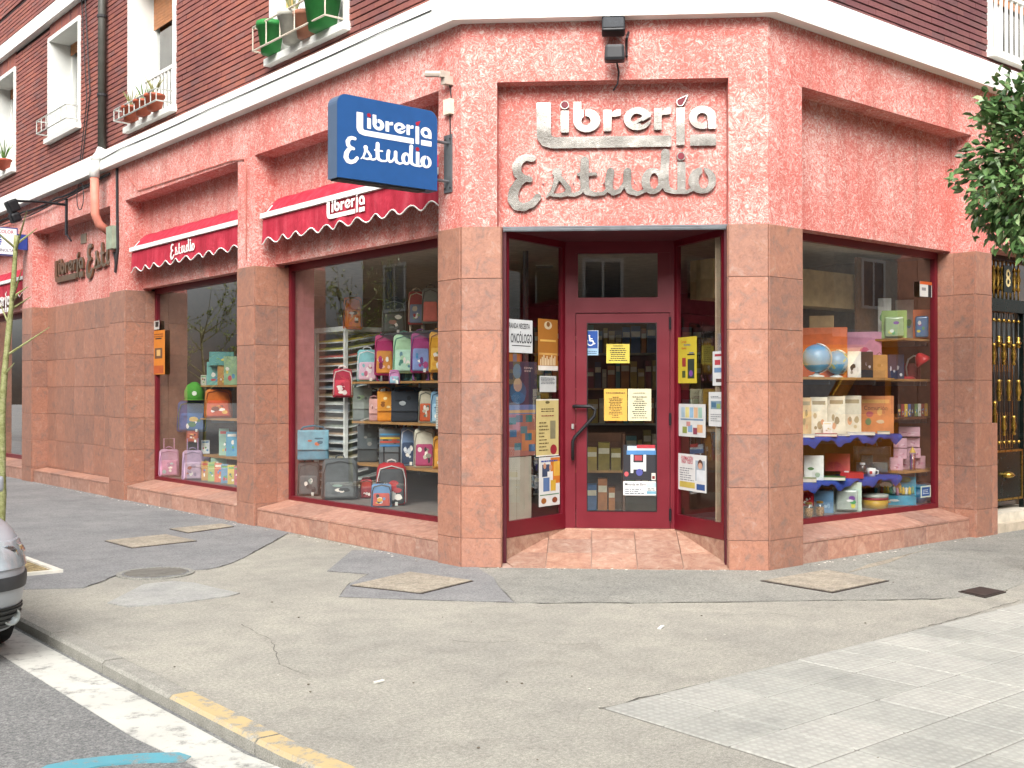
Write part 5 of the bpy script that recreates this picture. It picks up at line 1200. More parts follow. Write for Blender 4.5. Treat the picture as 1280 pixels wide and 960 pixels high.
b('tiny pastel pouch hanging from the third shelf', place(FL, .97, 486, 464, 500, 480), ('c98fb8', '8fb5c6', 'b878a5', 'a5d0d0'), seed=12, straps=False, name='pouch', cat='pouch')
satchel('grey green shoulder bag on the second shelf', place(FL, d1, 440, 482, 466, 524, SZ1[1]), ('6b7470', '7b847d', '4a504e', '8aa07c'), 13)
satchel('small dusty pink pouch bag beside the orange satchel', place(FL, d1 - .1, 461, 496, 474, 524, SZ1[1]), ('b98f8c', 'c79d98', '8a6462', 'd6b6b0'), 14)
satchel('orange satchel with round badge', place(FL, d1 - .04, 471, 487, 491, 525, SZ1[1]), ('cc8326', 'd8922f', '8a5216', 'e6cf9a'), 15)
satchel('wide navy satchel with pale doodles', place(FL, d1, 488, 486, 524, 525, SZ1[1]), ('2b3038', '343a43', '1c2026', '9aa3a8'), 16)
b('cream and orange striped rucksack on the second shelf', place(FL, d1 - .05, 523, 485, 541, 526, SZ1[1]), ('b9b29c', 'b9532c', '5a6058', 'd8d2c0'), seed=17)
b('light blue rucksack at the pillar side of the second shelf', place(FL, d1, 538, 485, 560, 526, SZ1[1]), ('7fa9c6', '9cc0d6', '4a6f8c', 'dfe6ea'), seed=18)
satchel('charcoal messenger bag with long loop strap', place(FL, d1, 446, 531, 473, 579, SZ1[0]), ('45494a', '50575a', '8c8c86', '606a68'), 19)
satchel('grey bag with rainbow striped flap', place(FL, d1 - .05, 473, 533, 502, 579, SZ1[0]), ('5a5d60', '6b7174', '34373a', 'a8553c'), 20, stripe=['3f7fb5', 'b84a3a', 'd4b13f', '4a8fb8'])
b('blue and white zebra rucksack', place(FL, d1, 501, 531, 519, 580, SZ1[0]), ('6f86a5', '31435f', 'c9d1d8', 'dfe3e6'), seed=21)
b('cream rucksack with pink zebra panel', place(FL, d1 - .05, 517, 531, 544, 581, SZ1[0]), ('c2bfae', 'a83f68', '8d8a7c', '3a2430'), seed=22)
b('amber bag at the pillar side of the lowest shelf', place(FL, d1, 541, 540, 562, 582, SZ1[0]), ('c98a26', 'd49a35', '7c5214', 'e8dcc0'), seed=23)
BZ = .33
b('grey trolley rucksack under the denim bag', place(FL, .68, 372, 585, 400, 628, BZ), ('4d5254', '5c6264', '34383a', '8fa09a'), seed=24)
b('large grey rucksack with patterned pocket on the window floor', place(FL, .74, 402, 582, 448, 634, BZ), ('54595b', '626869', '3a3e40', '8fa69c'), seed=25, pocket=.4)
satchel('denim blue messenger bag with orange letters atop rucksacks', place(FL, .70, 371, 548, 412, 586, .33 + .44), ('5f8fa3', '74a3b4', '3f6a7c', 'c9714f'), 26)
b('red trolley case with a dark front', place(FL, .85, 470, 588, 509, 641, BZ), ('a81e28', '3f4245', 'c9c9c4', 'a83a3f'), trolley='1c1c1e', seed=27, depth=.8, pocket=.8)
b('round striped rainbow pouch leaning on the red trolley', place(FL, .62, 464, 610, 490, 640, BZ), ('5f86ad', 'b9554a', '2f3335', 'd4a83f'), seed=28, straps=False, depth=.3, name='pouch', cat='pouch')
b('small red bag behind the trolley case', place(FL, 1.05, 450, 590, 466, 614, BZ), ('a3242d', '8c1f28', '5a1218', 'c9c0b8'), seed=29)
for i, (x0, y0, x1, y1, k, cl_, lb) in enumerate([(478, 424, 500, 474, 2, ('8a4a8a', 'a868a0', '5a2a5a', 'd0b0d0'), 'violet backpack wedged behind the magenta one'), (504, 424, 526, 474, 2, ('3f7a8a', '5a98a8', '2a5a68', 'd8d0a0'), 'teal backpack wedged behind the mint one'), (455, 486, 478, 523, 1, ('7a3a3a', '8f4a48', '4a2020', 'c9a59a'), 'maroon bag wedged behind the orange satchel'), (512, 488, 534, 524, 1, ('5f6a3f', '74804f', '3a4226', 'b5b088'), 'olive bag wedged behind the navy satchel'), (490, 535, 512, 578, 0, ('a0522f', 'b5683f', '5c2c16', 'd9b890'), 'rust bag wedged behind the zebra rucksacks')]):
    b(lb, place(FL, 1.36, x0, y0, x1, y1, SZ1[k]), cl_, seed=170 + i)
# paper rack: tilted trays of coloured card in a white wire frame
t = thing('paper_rack', 'white wire rack with tilted trays of coloured card', 'rack', tuple(FL.P(5.2, 1.55, .25)), world=True)
rk = pm('dfe3dd', .4)
RD = 1.16; s_a = FL.pix(396, 500, RD)[0]; s_b = FL.pix(432, 500, RD)[0]
for s, d_ in ((s_a, RD), (s_b, RD), (s_a, RD + .55), (s_b, RD + .55)): mb = MB(FL.M()); mb.box(s - .022, d_ - .022, .25, s + .022, d_ + .022, 2.36); obj('post', mb, rk, t)
mb = MB(FL.M()); mb.box(s_b - .03, RD - .03, 2.36, s_a + .03, RD + .58, 2.42); obj('top_rail', mb, rk, t)
cc = ['c9b23a', 'b0ae4c', 'c25c50', 'b98a5c', 'a59488', '9a8a98', '8d9fac', 'b5a27c', 'a8aba2', '95a2aa', 'b0a08a', '8c9488', 'a58f7a', '9faab0', '7f8a92', 'b0a890', '94988f', 'a09aa0', '9aa4a0', 'b3ab9c']
def tray(z, a_, b__, e0, e1, mat, nm, par):
    mb = MB(FL.M()); f0, f1 = RD + e0, RD + .55 - e0; g0 = z; g1 = z + .10
    mb.add([(a_, f0, g0), (b__, f0, g0), (b__, f1, g1), (a_, f1, g1), (a_, f0, g0 + e1), (b__, f0, g0 + e1), (b__, f1, g1 + e1), (a_, f1, g1 + e1)], [(0, 3, 2, 1), (4, 5, 6, 7), (0, 1, 5, 4), (2, 3, 7, 6), (1, 2, 6, 5), (3, 0, 4, 7)]); return obj(nm, mb, mat, par)
for i in range(20):
    z = 2.22 - i * .098; tr_ = tray(z, s_b, s_a, 0, .014, rk, 'tray', t)
    tray(z + .016, s_b + .03, s_a - .03, .02, .02, pm(cc[i], .7), 'card_stack', tr_)
# price sheet hanging by the pillar
poster(FL, (545, 496, 551, 536), .5, 'white price list hanging inside by the corner pillar', 'e6e6de', lines(.1, .9, .05, .95, 12, '8a8a84', .2, .3), cat='notice', name='notice')

# ---- far display window: books, soft toys, pink trolleys
def book(label, P, cover, seed=1, th=.03, lean=.2, cat='book', name='book', pr=None, group=None, front=None):
    (loc, w_, h_, rz) = P; t = thing(name, label, cat, loc, rz, group); T = Matrix.Rotation(-lean, 4, 'X')
    mb = MB(T); mb.box(-w_ / 2, -th / 2, 0, w_ / 2, -th / 2 + .003, h_); mb.box(-w_ / 2, th / 2 - .003, 0, w_ / 2, th / 2, h_); mb.box(-w_ / 2, -th / 2 + .003, 0, -w_ / 2 + .003, th / 2 - .003, h_); obj('cover', mb, pm(cover, .4), t)
    mb = MB(T); mb.box(-w_ / 2 + .004, -th / 2 + .003, .004, w_ / 2 - .004, th / 2 - .003, h_ - .004); obj('pages', mb, pm('ded8c6', .8), t)
    mb = MB(T); r_ = random.Random(seed); pal = pr or [r_.choice(['c9b24a', '3f7fb5', 'b84a4a', '5f9a5c', 'e6e2d6', '4a4a6a']) for _ in range(4)]
    blob(mb, w_ * .9, h_ * .7, -th / 2 - .001, h_ * .05, seed, 4); mb.add([(-w_ * .38, -th / 2 - .0012, h_ * .8), (w_ * .38, -th / 2 - .0012, h_ * .8), (w_ * .38, -th / 2 - .0012, h_ * .9), (-w_ * .38, -th / 2 - .0012, h_ * .9)], [(0, 1, 2, 3)], 0)
    obj('print', mb, [pm(c_, .5) for c_ in pal], t); return t
for z, l in ((1.70, 'wooden shelf holding teal and picture boxes'), (1.21, 'glass-edged shelf with the orange rucksack'), (.66, 'wooden shelf of upright picture books')):
    shelf(FL, 7.2, 9.75, 1.0, 1.4, z, l)
P2 = lambda x0, y0, x1, y1, z=None, d=1.15: place(FL, d, x0, y0, x1, y1, z)
def gift(label, P, col, top=None, pr=None, seed=1, depth=.5, name='box', cat='box', group=None):
    (loc, w_, h_, rz) = P; t = thing(name, label, cat, loc, rz, group); d = max(.04, w_ * depth)
    mb = MB(); mb.rbox(w_, d, h_ * (.8 if top else 1), .006, seg=1); obj('carton', mb, pm(col, .5), t)
    if top: mb = MB(); mb.rbox(w_ * 1.02, d * 1.02, h_ * .22, .006, c=(0, 0, h_ * .78), seg=1); obj('lid', mb, pm(top, .5), t)
    mb = MB(); r_ = random.Random(seed); pal = pr or [r_.choice(['d8c25a', 'e8e4da', 'b9505a', '5a8fb5', '6fa06a']) for _ in range(4)]
    blob(mb, w_ * .9, h_ * .7, -d / 2 - .001, h_ * .03, seed, 4); obj('print', mb, [pm(c_, .5) for c_ in pal], t); return t
b('pink trolley satchel with drawn handle at the window edge', P2(199, 566, 224, 601, BZ, .62), ('b58fa5', 'c98fa8', 'a87a98', 'a5c6c2'), trolley='b98fa5', seed=31)
b('mauve trolley satchel with red haired doll print colours', P2(228, 565, 254, 603, BZ, .62), ('a890a8', 'b9a0b4', '8f7a94', 'b0604a'), trolley='a88aa5', seed=32)
# soft toy figure: green cap over a blue rucksack
b('blue rucksack with badges hanging under a green cap', P2(222, 500, 258, 540, None, .95), ('1f4878', '2a5890', '3f6a3a', 'c9a54a'), seed=33)
b('red swim pouch hanging below the blue rucksack', P2(233, 533, 249, 553, None, .93), ('a8401f', 'b9522a', '6b2412', 'd09a5a'), seed=36, straps=False, name='pouch', cat='pouch')
t = thing('cap', 'green cap with white mark hung above the blue rucksack', 'cap', P2(231, 470, 255, 500, None, .95)[0], P2(231, 470, 255, 500, None, .95)[3])
mb = MB(); mb.lathe([(.14, .0), (.15, .05), (.145, .14), (.11, .22), (.04, .27), (.0, .275)], n=18); obj('crown', mb, pm('4f9a35', .8), t, True)
mb = MB(); mb.prism([(.15 * math.cos(a), -.08 - .2 * abs(math.sin(a))) for a in [math.pi + i / 10 * math.pi for i in range(11)]], .0, .012); obj('brim', mb, pm('5fae40', .8), t)
mb = MB(); mb.lathe([(.035, .0), (.0, .004)], (0, 0, 0), 10); mb.v = [(x, -.15 - z_, y + .1) for x, y, z_ in mb.v]; obj('mark', mb, pm('e6ebe2'), t)
b('orange rucksack with a yellow figure print', P2(256, 486, 290, 523, 1.21), ('c2661f', 'c9552c', '7c3a14', 'd9a84a'), seed=34)
for i, (bx, c1_, lb) in enumerate([((262, 440, 292, 457), '5fa09c', 'upper teal carton stacked over picture boxes'), ((259, 455, 284, 484), '74b0a8', 'teal carton on the picture box shelf'), ((272, 459, 284, 484), 'b5854a', 'slim tan carton on the picture box shelf'), ((280, 448, 296, 484), '8fae8a', 'sage carton with picture by the pillar')]):
    gift(lb, P2(*bx, 1.70 if i else None), c1_, seed=40 + i)
for i, (bx, c_, lb) in enumerate([((251, 470, 258, 483), 'b9b9a5', 'thin pale paperback on the picture box shelf'), ((258, 470, 265, 483), '7a93a5', 'grey blue paperback on the picture box shelf'), ((274, 533, 286, 567), '8fae9c', 'pale green picture book on the lower shelf'), ((283, 536, 297, 567), '5c9ab8', 'sky blue picture book on the lower shelf'), ((252, 549, 262, 566), 'c9cfd0', 'white paperback leaning on the lower shelf')]):
    book(lb, P2(*bx, 1.70 if i < 2 else .66), c_, 50 + i)
for i in range(6):
    x = 252 + i * 8.2; book('thin picture book standing on the far window floor', P2(x, 582, x + 9, 606, BZ, .72), ['b98a4a', '9cae6a', 'c96a4a', '6a8fae', 'c9b05a', 'b05a6a'][i], 60 + i, group='picture books on the far window floor')
shelf(FL, 7.2, 9.7, .95, 1.3, .50, 'low white shelf over the picture books', pm('c9c5b8'))
gift('flat lilac game box lying on the lower shelf', P2(247, 561, 262, 571, .52, 1.1), '9c8fb8', seed=71); gift('flat mint game box lying on the lower shelf', P2(264, 562, 283, 571, .52, 1.1), '9cc0ae', seed=72)
# back shelving seen dimly through the glass
# ---- globe window
PR = lambda x0, y0, x1, y1, z=None, d=.85, turn=0: place(FR, d, x0, y0, x1, y1, z, turn)
shelf(FR, 2.75, 5.05, .62, 1.15, 1.755, 'pale shelf carrying two globes'); shelf(FR, 5.08, 5.93, .52, 1.1, 1.745, 'short shelf carrying the red desk lamp'); shelf(FR, 5.08, 5.93, .52, 1.1, 2.20, 'high short shelf carrying blister packed toys')
shelf(FR, 5.08, 5.93, .52, 1.1, .72, 'short shelf carrying pink cartons'); shelf(FR, 2.75, 5.05, .55, 1.1, 1.13, 'shelf of communion books under a blue cloth', dkw); shelf(FR, 2.75, 5.05, .55, 1.1, .675, 'low shelf under a blue cloth with open boxes', dkw); shelf(FR, 5.08, 5.93, .52, 1.1, 1.32, 'short dark shelf of small paint pots', dkw)
mb = MB(FR.M()); mb.box(5.06, 1.1, .335, 5.95, 1.13, 3.15); mb.box(5.935, .51, .335, 5.955, 1.1, 3.15); tag(obj('side_panel', mb, pm('7c5434', .6)), 'brown wooden panel closing the globe window', 'panel')
mb = MB(FR.M()); mb.box(2.6, 1.15, 2.55, 5.55, 1.45, 2.95); tag(obj('beam', mb, pm('b09a70', .7)), 'cream boxed beam high in the globe window', 'beam')
def cloth(label, s0, s1, z, d0, col):
    mb = MB(FR.M()); n = 40; vs = []; fs = []
    for i in range(n + 1):
        s = s0 + (s1 - s0) * i / n; dr = .06 + .035 * math.sin(i * .7) + .02 * math.sin(i * 1.7)
        vs += [(s, d0 + .5, z + .004), (s, d0, z + .006), (s, d0 - .025 - .015 * math.sin(i * 1.1), z - dr * .5), (s, d0 - .012, z - dr)]
    for i in range(n):
        for j in range(3): fs.append((4 * i + j, 4 * i + j + 1, 4 * i + j + 5, 4 * i + j + 4))
    mb.add(vs, fs); tag(obj('cloth', mb, pm(col, .7, bump=.4), smooth=True), label, 'cloth')
cloth('blue cloth draped under the communion books', 2.75, 5.04, 1.133, .54, '27459a'); cloth('blue cloth draped under the open boxes', 2.75, 5.04, .678, .54, '27459a')
def globe(label, P, land):
    (loc, w_, h_, rz) = P; t = thing('globe', label, 'globe', loc, rz); r_ = w_ / 2
    k = N('globe_map', .3); p = k.pos((1, 1, 1)); f = k.noise(p, 4.2, 6, .6)
    k.col(k.ramp(f, [(.50, '3f8fbf'), (.55, '4a9ac6'), (.56, land), (.75, land)])); mt = k.done()
    mb = MB(); n = 20; mb.lathe([(r_ * math.sin(math.pi * i / n) + 1e-4, r_ * 1.35 - r_ * math.cos(math.pi * i / n)) for i in range(n + 1)], n=28); obj('sphere', mb, mt, t, True)
    mb = MB(); mb.lathe([(r_ * .55, 0), (r_ * .55, .015), (r_ * .2, .03), (.012, .06), (.012, r_ * .4)], n=18); obj('foot', mb, pm('d8d8d2', .4), t, True)
    mb = MB(); mb.tube([(0 + r_ * 1.06 * math.sin(a), 0, r_ * 1.35 - r_ * 1.06 * math.cos(a)) for a in [i / 14 * math.pi for i in range(15)]], .008, 6); obj('meridian', mb, pm('b9b9b4', .3, .8), t, True)
globe('plain blue globe nearest the shelf edge', PR(1003, 420, 1038, 466, 1.755, .78), '4592c0'); globe('blue globe showing green continents', PR(1031, 422, 1060, 470, 1.755, .95), '9aa85c')
gift('wide orange box standing behind the globes', PR(1000, 407, 1058, 470, 1.755, 1.1), 'c9602c', seed=80, depth=.1, pr=['c9602c', 'b9532a', 'd07038', 'c9602c'])
gift('pink gift box with a magenta star', PR(1058, 413, 1101, 471, 1.755, 1.0), 'c98aa5', seed=81, depth=.15, pr=['a83a68', 'd8a0b8', 'c2527f', 'e0b8c9'])
gift('black and white pen box before the pink box', PR(1060, 436, 1076, 469, 1.755, .8), 'd8d8d2', seed=82, pr=[K, '8a8a86', K, 'c9c9c4']); gift('black pen box beside the white one', PR(1075, 436, 1091, 469, 1.755, .8), '1d1e22', seed=83, pr=['8a8a86', '2a2a2e', 'b9b9b4', K])
t = gift('brown paper gift bag with rope handle', PR(1090, 443, 1109, 472, 1.755, .75), 'b98a50', seed=84, depth=.4, pr=['c9a068', 'a87a40', 'c29458', 'b08448'], name='gift_bag', cat='bag')
mb = MB(); mb.tube([(-.035, 0, .2), (-.03, -.01, .26), (0, -.01, .285), (.03, -.01, .26), (.035, 0, .2)], .004, 5); obj('rope_handle', mb, pm('5c3a24'), t, True)
for i, x in enumerate((1110, 1119)): gift('dark blue lever arch file beside the red lamp', PR(x, 441, x + 11, 472, 1.745, .75), '20304f', seed=85 + i, group='files beside the red lamp', pr=['d8dcdc', '20304f', '2a3a5a', 'b9bfc2'], name='binder', cat='file')
P = PR(1128, 434, 1157, 472, 1.745, .66); t = thing('desk_lamp', 'red desk lamp with bent silver neck', 'desk lamp', P[0], P[3])
mb = MB(); mb.lathe([(.085, 0), (.085, .015), (.06, .03), (.015, .035)], (-.07, 0, 0), 18); obj('base', mb, pm('9c1f28', .35), t, True)
mb = MB(); mb.tube([(-.07, 0, .03), (-.085, 0, .14), (-.06, 0, .23), (.0, 0, .27), (.04, -.01, .25)], .01, 8); obj('neck', mb, pm('b5b5b2', .3, .8), t, True)
mb = MB(Matrix.Translation((.07, -.02, .24)) @ Matrix.Rotation(R(-35), 4, 'Y')); mb.lathe([(.02, .06), (.045, .04), (.085, -.03), (.095, -.07), (.09, -.07), (.03, .03)], n=20); obj('lamp_shade', mb, pm('b01f2a', .3), t, True)
gift('red storage box behind the lamp', PR(1128, 452, 1150, 472, 1.745, .80), '8c2028', seed=88, pr=['8c2028', 'a53038', '751820', '8c2028'])
def pack(label, P, c1_, c2_, seed):
    (loc, w_, h_, rz) = P; t = thing('toy_pack', label, 'toy pack', loc, rz); mb = MB(Matrix.Rotation(-.12, 4, 'X')); mb.box(-w_ / 2, 0, 0, w_ / 2, .004, h_); obj('card', mb, pm(c1_, .5), t)
    mb = MB(); mb.rbox(w_ * .75, .06, h_ * .7, .025, c=(0, -.035, h_ * .06), seg=3); obj('blister', mb, pm(c2_, .15, spec=.9), t, True)
    mb = MB(); blob(mb, w_ * .7, h_ * .6, -.067, h_ * .08, seed, 4); obj('print', mb, [pm(c_, .4) for c_ in ('c9c24a', '7a4a9a', '4a9a5c', 'd8dcd8')], t)
pack('green blister toy pack on the high short shelf', PR(1103, 388, 1133, 424, 2.20, .72), '8fae5c', '9cb58a', 90); pack('blue and orange blister pack on the high short shelf', PR(1142, 386, 1163, 424, 2.20, .60), 'c9652c', '4a7aa5', 91)
gift('white poster tube box behind the blister toys', PR(1098, 372, 1114, 424, 2.20, .95), 'd5d5cf', seed=92); gift('pale calendar box behind the blister toys', PR(1120, 372, 1142, 424, 2.20, 1.0), 'c9c9c2', seed=93, depth=.1)
gift('round topped tan board behind the orange box', PR(1012, 392, 1042, 470, 1.755, 1.2), 'a88a5c', seed=94, depth=.06, pr=['a88a5c'] * 4)
for i, (x0, x1, c_) in enumerate([(1001, 1014, 'c9a878'), (1013, 1034, 'd8cfb8'), (1035, 1056, 'd6ccb4'), (1054, 1076, 'c9bfa8')]):
    book('upright cream communion book on the blue cloth', PR(x0, 494, x1, 543, 1.139, .74), c_, 100 + i, .025, .16, group='communion books on the blue cloth', pr=['9c8a68', 'b5a07c', 'c9906a', '8a7a5c'])
t = book('orange communion album with children on its cover', PR(1073, 496, 1116, 543, 1.139, .78), 'c9783c', 106, .04, .14, pr=['d8a050', 'c9b08a', 'a84a4a', '5a7a4a'])
inst('lettering', text_mesh('Comunión', .07, pm('5a3418'), .85), t, Matrix.Rotation(-.14, 4, 'X') @ Matrix.Translation((0, -.023, .28)))
def flat(label, P, col, th=.02, seed=1, group=None):
    (loc, w_, h_, rz) = P; t = thing('book', label, 'book', loc, rz, group); mb = MB(); mb.box(-w_ / 2, -.09, 0, w_ / 2, .09, .003); mb.box(-w_ / 2, -.09, th - .003, w_ / 2, .09, th); mb.box(-w_ / 2, .087, .003, w_ / 2, .09, th - .003); obj('cover', mb, pm(col, .4), t); mb = MB(); mb.box(-w_ / 2 + .004, -.086, .003, w_ / 2 - .004, .087, th - .003); obj('pages', mb, pm('ded8c6'), t)
flat('red missal lying on the blue cloth', PR(1019, 534, 1046, 541, 1.14, .62), 'a3202c', .03); flat('white book lying open-edged on the blue cloth', PR(1060, 533, 1093, 541, 1.14, .62), 'd8d8d2', .03); flat('small white booklet at the cloth edge', PR(1002, 536, 1018, 543, 1.14, .60), 'd2d2cc', .03); flat('thin grey booklet beside the red missal', PR(1048, 536, 1062, 541, 1.14, .60), 'b9b9b4', .015); flat('green grey booklet at the end of the cloth', PR(1097, 535, 1112, 541, 1.14, .60), '9aa89a', .03)
book('small white prayer card box on the red missal', PR(1029, 523, 1040, 537, 1.172, .62), 'e2e0d8', 110, .03, 0, pr=['d8c9a0', 'c9b88a', 'e2e0d8', 'b5a58a'])
gift('white box with green spine standing open', PR(1005, 564, 1029, 595, .684, .7), 'dfe3dd', seed=111, depth=.2, pr=['c9cfc4', '3a7a4a', 'd8dcd4', '9ab59a']); flat('green framed flat box on the lower cloth', PR(1022, 588, 1056, 597, .684, .62), '3a7a45', .035); flat('small tin lying at the pilaster end of the lower cloth', PR(1003, 588, 1020, 597, .684, .62), '8f9a6a', .04)
P = PR(1032, 569, 1078, 597, .684, .72); t = thing('open_box', 'red presentation box standing open on the lower cloth', 'box', P[0], P[3]); w_ = P[1]
mb = MB(); mb.box(-w_ * .1, -.1, 0, w_ * .5, .08, .06); obj('tray', mb, pm('a81c26', .5), t); mb = MB(Matrix.Translation((-w_ * .2, .08, .06)) @ Matrix.Rotation(-.35, 4, 'X')); mb.box(-.12, 0, 0, .14, .012, .2); obj('lid', mb, pm('a81c26', .5), t); mb = MB(); mb.box(0, -.06, .061, .05, .0, .07); obj('watch', mb, pm('d8dcdc'), t)
def m_clear(): return m_glass('clear_plastic', 2.2, (.82, .86, .86, 1))
M['clear'] = m_clear()
P = PR(1066, 553, 1113, 592, .684, .85); t = thing('plastic_case', 'grey clear plastic tool case on the lower cloth', 'case', P[0], P[3])
mb = MB(); mb.rbox(P[1] * .95, .16, P[2] * .9, .02, seg=2); obj('shell', mb, M['clear'], t, True); mb = MB(); mb.rbox(P[1] * .8, .08, P[2] * .3, .01, c=(0, .02, .02)); mb.rbox(P[1] * .3, .1, P[2] * .5, .01, c=(-.05, .02, .03)); obj('contents', mb, pm('6d7a78', .6), t); mb = MB(); mb.tube([(-.06, 0, P[2] * .88), (-.05, 0, P[2]), (.05, 0, P[2]), (.06, 0, P[2] * .88)], .012, 6); obj('handle', mb, pm('8a9494'), t)
P = PR(1082, 583, 1096, 594, .684, .62); t = thing('mug', 'white mug with red print on the lower cloth', 'mug', P[0], P[3]); mb = MB(); mb.lathe([(.04, 0), (.044, .09), (.040, .09), (.036, .01)], n=18); obj('cup', mb, pm('e2e4e4', .3), t, True); mb = MB(); mb.tube([(.042, 0, .07), (.07, 0, .065), (.07, 0, .03), (.041, 0, .02)], .006, 6); obj('handle', mb, pm('e2e4e4', .3), t, True); mb = MB(); mb.box(-.02, -.046, .03, .01, -.042, .06); obj('print', mb, pm('a8303a'), t)
P = PR(1073, 572, 1083, 594, .684, .66); t = thing('jar', 'small clear jar behind the white mug', 'jar', P[0], P[3]); mb = MB(); mb.lathe([(.035, 0), (.04, .08), (.025, .11), (.025, .13)], n=14); obj('glass_body', mb, M['clear'], t, True); mb = MB(); mb.lathe([(.028, .13), (.028, .15)], n=14); obj('cap', mb, pm('b9bfc2'), t)
k_ = 0
for row, (y0, y1, xs) in enumerate([(568, 584, (1112, 1126, 1140)), (556, 569, (1117, 1134)), (545, 557, (1117, 1133)), (534, 546, (1124,))]):
    for x in xs:
        gift('pale pink patterned carton in the stack on the short shelf', PR(x, y0, x + (16 if row < 3 else 25), y1, .72 + row * .125, .68), 'cfa5b2', seed=120 + k_, group='pink cartons stacked on the short shelf', pr=['b5708a', 'e0c9d0', 'c98aa0', 'd8b8c4']); k_ += 1
P = PR(1134, 551, 1147, 584, .72, .56); t = thing('crayon_tower', 'clear tube of crayons with a gold top', 'tube', P[0], P[3]); mb = MB(); mb.lathe([(.035, 0), (.035, .2)], n=14); obj('tube', mb, M['clear'], t, True); mb = MB(); mb.lathe([(.036, .2), (.02, .235), (.0, .27)], n=14); obj('cap', mb, pm('c9a84a'), t)
for i in range(6): mb = MB(); a = i / 6 * 2 * math.pi; mb.tube([(.02 * math.cos(a), .02 * math.sin(a), .01), (.02 * math.cos(a), .02 * math.sin(a), .18)], .007, 6); obj('crayon', mb, pm(['b9404a', '4a8a5a', 'd4b13f', '4a6fa8', '9a5a9a', 'd07a3a'][i]), t)
for i in range(9): gift('small paint pot carton on the short dark shelf', PR(1122 + i * 4.2, 506, 1126 + i * 4.2, 522, 1.32, .64), ['2a2a2a', '8a2a2a', 'c9a83a', '3a5a8a', '2a2a2a', '5a7a4a', 'c9c9c0', '8a3a2a', 'c99a3a'][i], seed=140 + i, group='paint pots on the short dark shelf', depth=.8)
# window floor
bz = .335
b('red gift bag with white dots on the globe window floor', PR(1002, 603, 1017, 626, .42, .7), ('a81c28', 'b92834', '8a121c', 'e2dcdc'), seed=150, straps=False, name='gift_bag', cat='bag')
gift('grey card stand under the red gift bag', PR(1001, 626, 1019, 642, bz, .7), '6a6a66', seed=151)
gift('light blue slatted basket on the globe window floor', PR(1017, 617, 1041, 645, bz, .72), '5f86a8', seed=152, depth=.7, pr=['8fb0c9', '4a6f94', '7a9cb8', 'a5bfd0'], name='basket', cat='basket')
for x in (1004, 1018): P = PR(x, 626, x + 13, 645, bz, .56); t = thing('jar', 'glass jar of small coloured things on the window floor', 'jar', P[0], P[3], 'jars on the globe window floor'); mb = MB(); mb.lathe([(.04, 0), (.048, .03), (.045, .11), (.03, .13)], n=14); obj('glass_body', mb, M['clear'], t, True); mb = MB(); mb.lathe([(.036, .003), (.042, .03), (.038, .09)], n=12); obj('contents', mb, pm('b5865a', scale=60, var=.6), t); mb = MB(); mb.lathe([(.034, .13), (.034, .15)], n=14); obj('lid', mb, pm('b08a3c', .3, .8), t)
pack('clear pack of small coloured toys leaning on the window floor', PR(1041, 608, 1076, 645, bz, .6), 'b5c9b9', 'a5b0a8', 153)
P = PR(1077, 617, 1109, 639, bz, .66); t = thing('tin', 'round tin with yellow side and red band', 'tin', P[0], P[3]); r_ = P[1] / 2; mb = MB(); mb.lathe([(r_, 0), (r_, .09)], n=28); obj('body', mb, pm('c29a35', .35), t, True); mb = MB(); mb.lathe([(r_ + .003, .09), (r_ + .003, .115)], n=28); obj('band', mb, pm('a03a48', .35), t, True); mb = MB(); mb.lathe([(r_ + .005, .115), (r_ + .005, .145), (r_ - .01, .15)], n=28); obj('lid', mb, pm('b5b9b0', .35), t, True)
b('maroon pouch behind the round tin', PR(1068, 610, 1082, 634, bz, .85), ('5a2028', '6a2a30', '3a1218', '8a5a5a'), seed=154, straps=False, name='pouch', cat='pouch')
P = PR(1094, 596, 1146, 637, bz, .72); t = thing('display_box', 'turquoise counter box full of small figures', 'box', P[0], P[3]); w_, h_ = P[1], P[2]
mb = MB(); mb.box(-w_ * .5, -.1, 0, w_ * .45, .1, .10); mb.add([(-w_ * .5, .1, .1), (w_ * .45, .1, .1), (w_ * .45, .13, h_), (-w_ * .5, .13, h_), (-w_ * .5, .11, .1), (w_ * .45, .11, .1), (w_ * .45, .14, h_), (-w_ * .5, .14, h_)], [(0, 1, 2, 3), (4, 7, 6, 5), (0, 4, 5, 1), (2, 6, 7, 3), (1, 5, 6, 2), (0, 3, 7, 4)]); obj('carton', mb, pm('3a9ab8', .4), t)
mb = MB(); blob(mb, w_ * .9, .1, -.102, .0, 160, 4); blob(mb, w_ * .9, h_ * .6, .085, .1, 161, 4); obj('print', mb, [pm(c_) for c_ in ('d8cfa0', 'e6e6e0', 'c98a5a', '6a8a5a')], t)
rr = random.Random(9)
for i in range(12): x = -w_ * .4 + i * w_ * .07; mb = MB(); mb.lathe([(.016, .1), (.02, .13), (.012, .15), (.017, .17), (.0, .19)], (x, rr.uniform(-.06, .05), rr.uniform(0, .02)), 8); obj('figure', mb, pm(rr.choice(['d8b84a', 'e2e2dc', 'b96a4a', '6a9a7a', 'c98fa0'])), t, True)
P = PR(1126, 601, 1164, 634, bz, .74); t = thing('tin', 'large round blue biscuit tin behind the counter box', 'tin', P[0], P[3]); r_ = P[1] / 2; mb = MB(); mb.lathe([(r_, 0), (r_, .16)], n=28); obj('body', mb, pm('2f6a8f', .35), t, True); mb = MB(); mb.lathe([(r_ + .005, .16), (r_ + .005, .2), (r_ - .02, .21)], n=28); obj('lid', mb, pm('3a7a9c', .35), t, True)
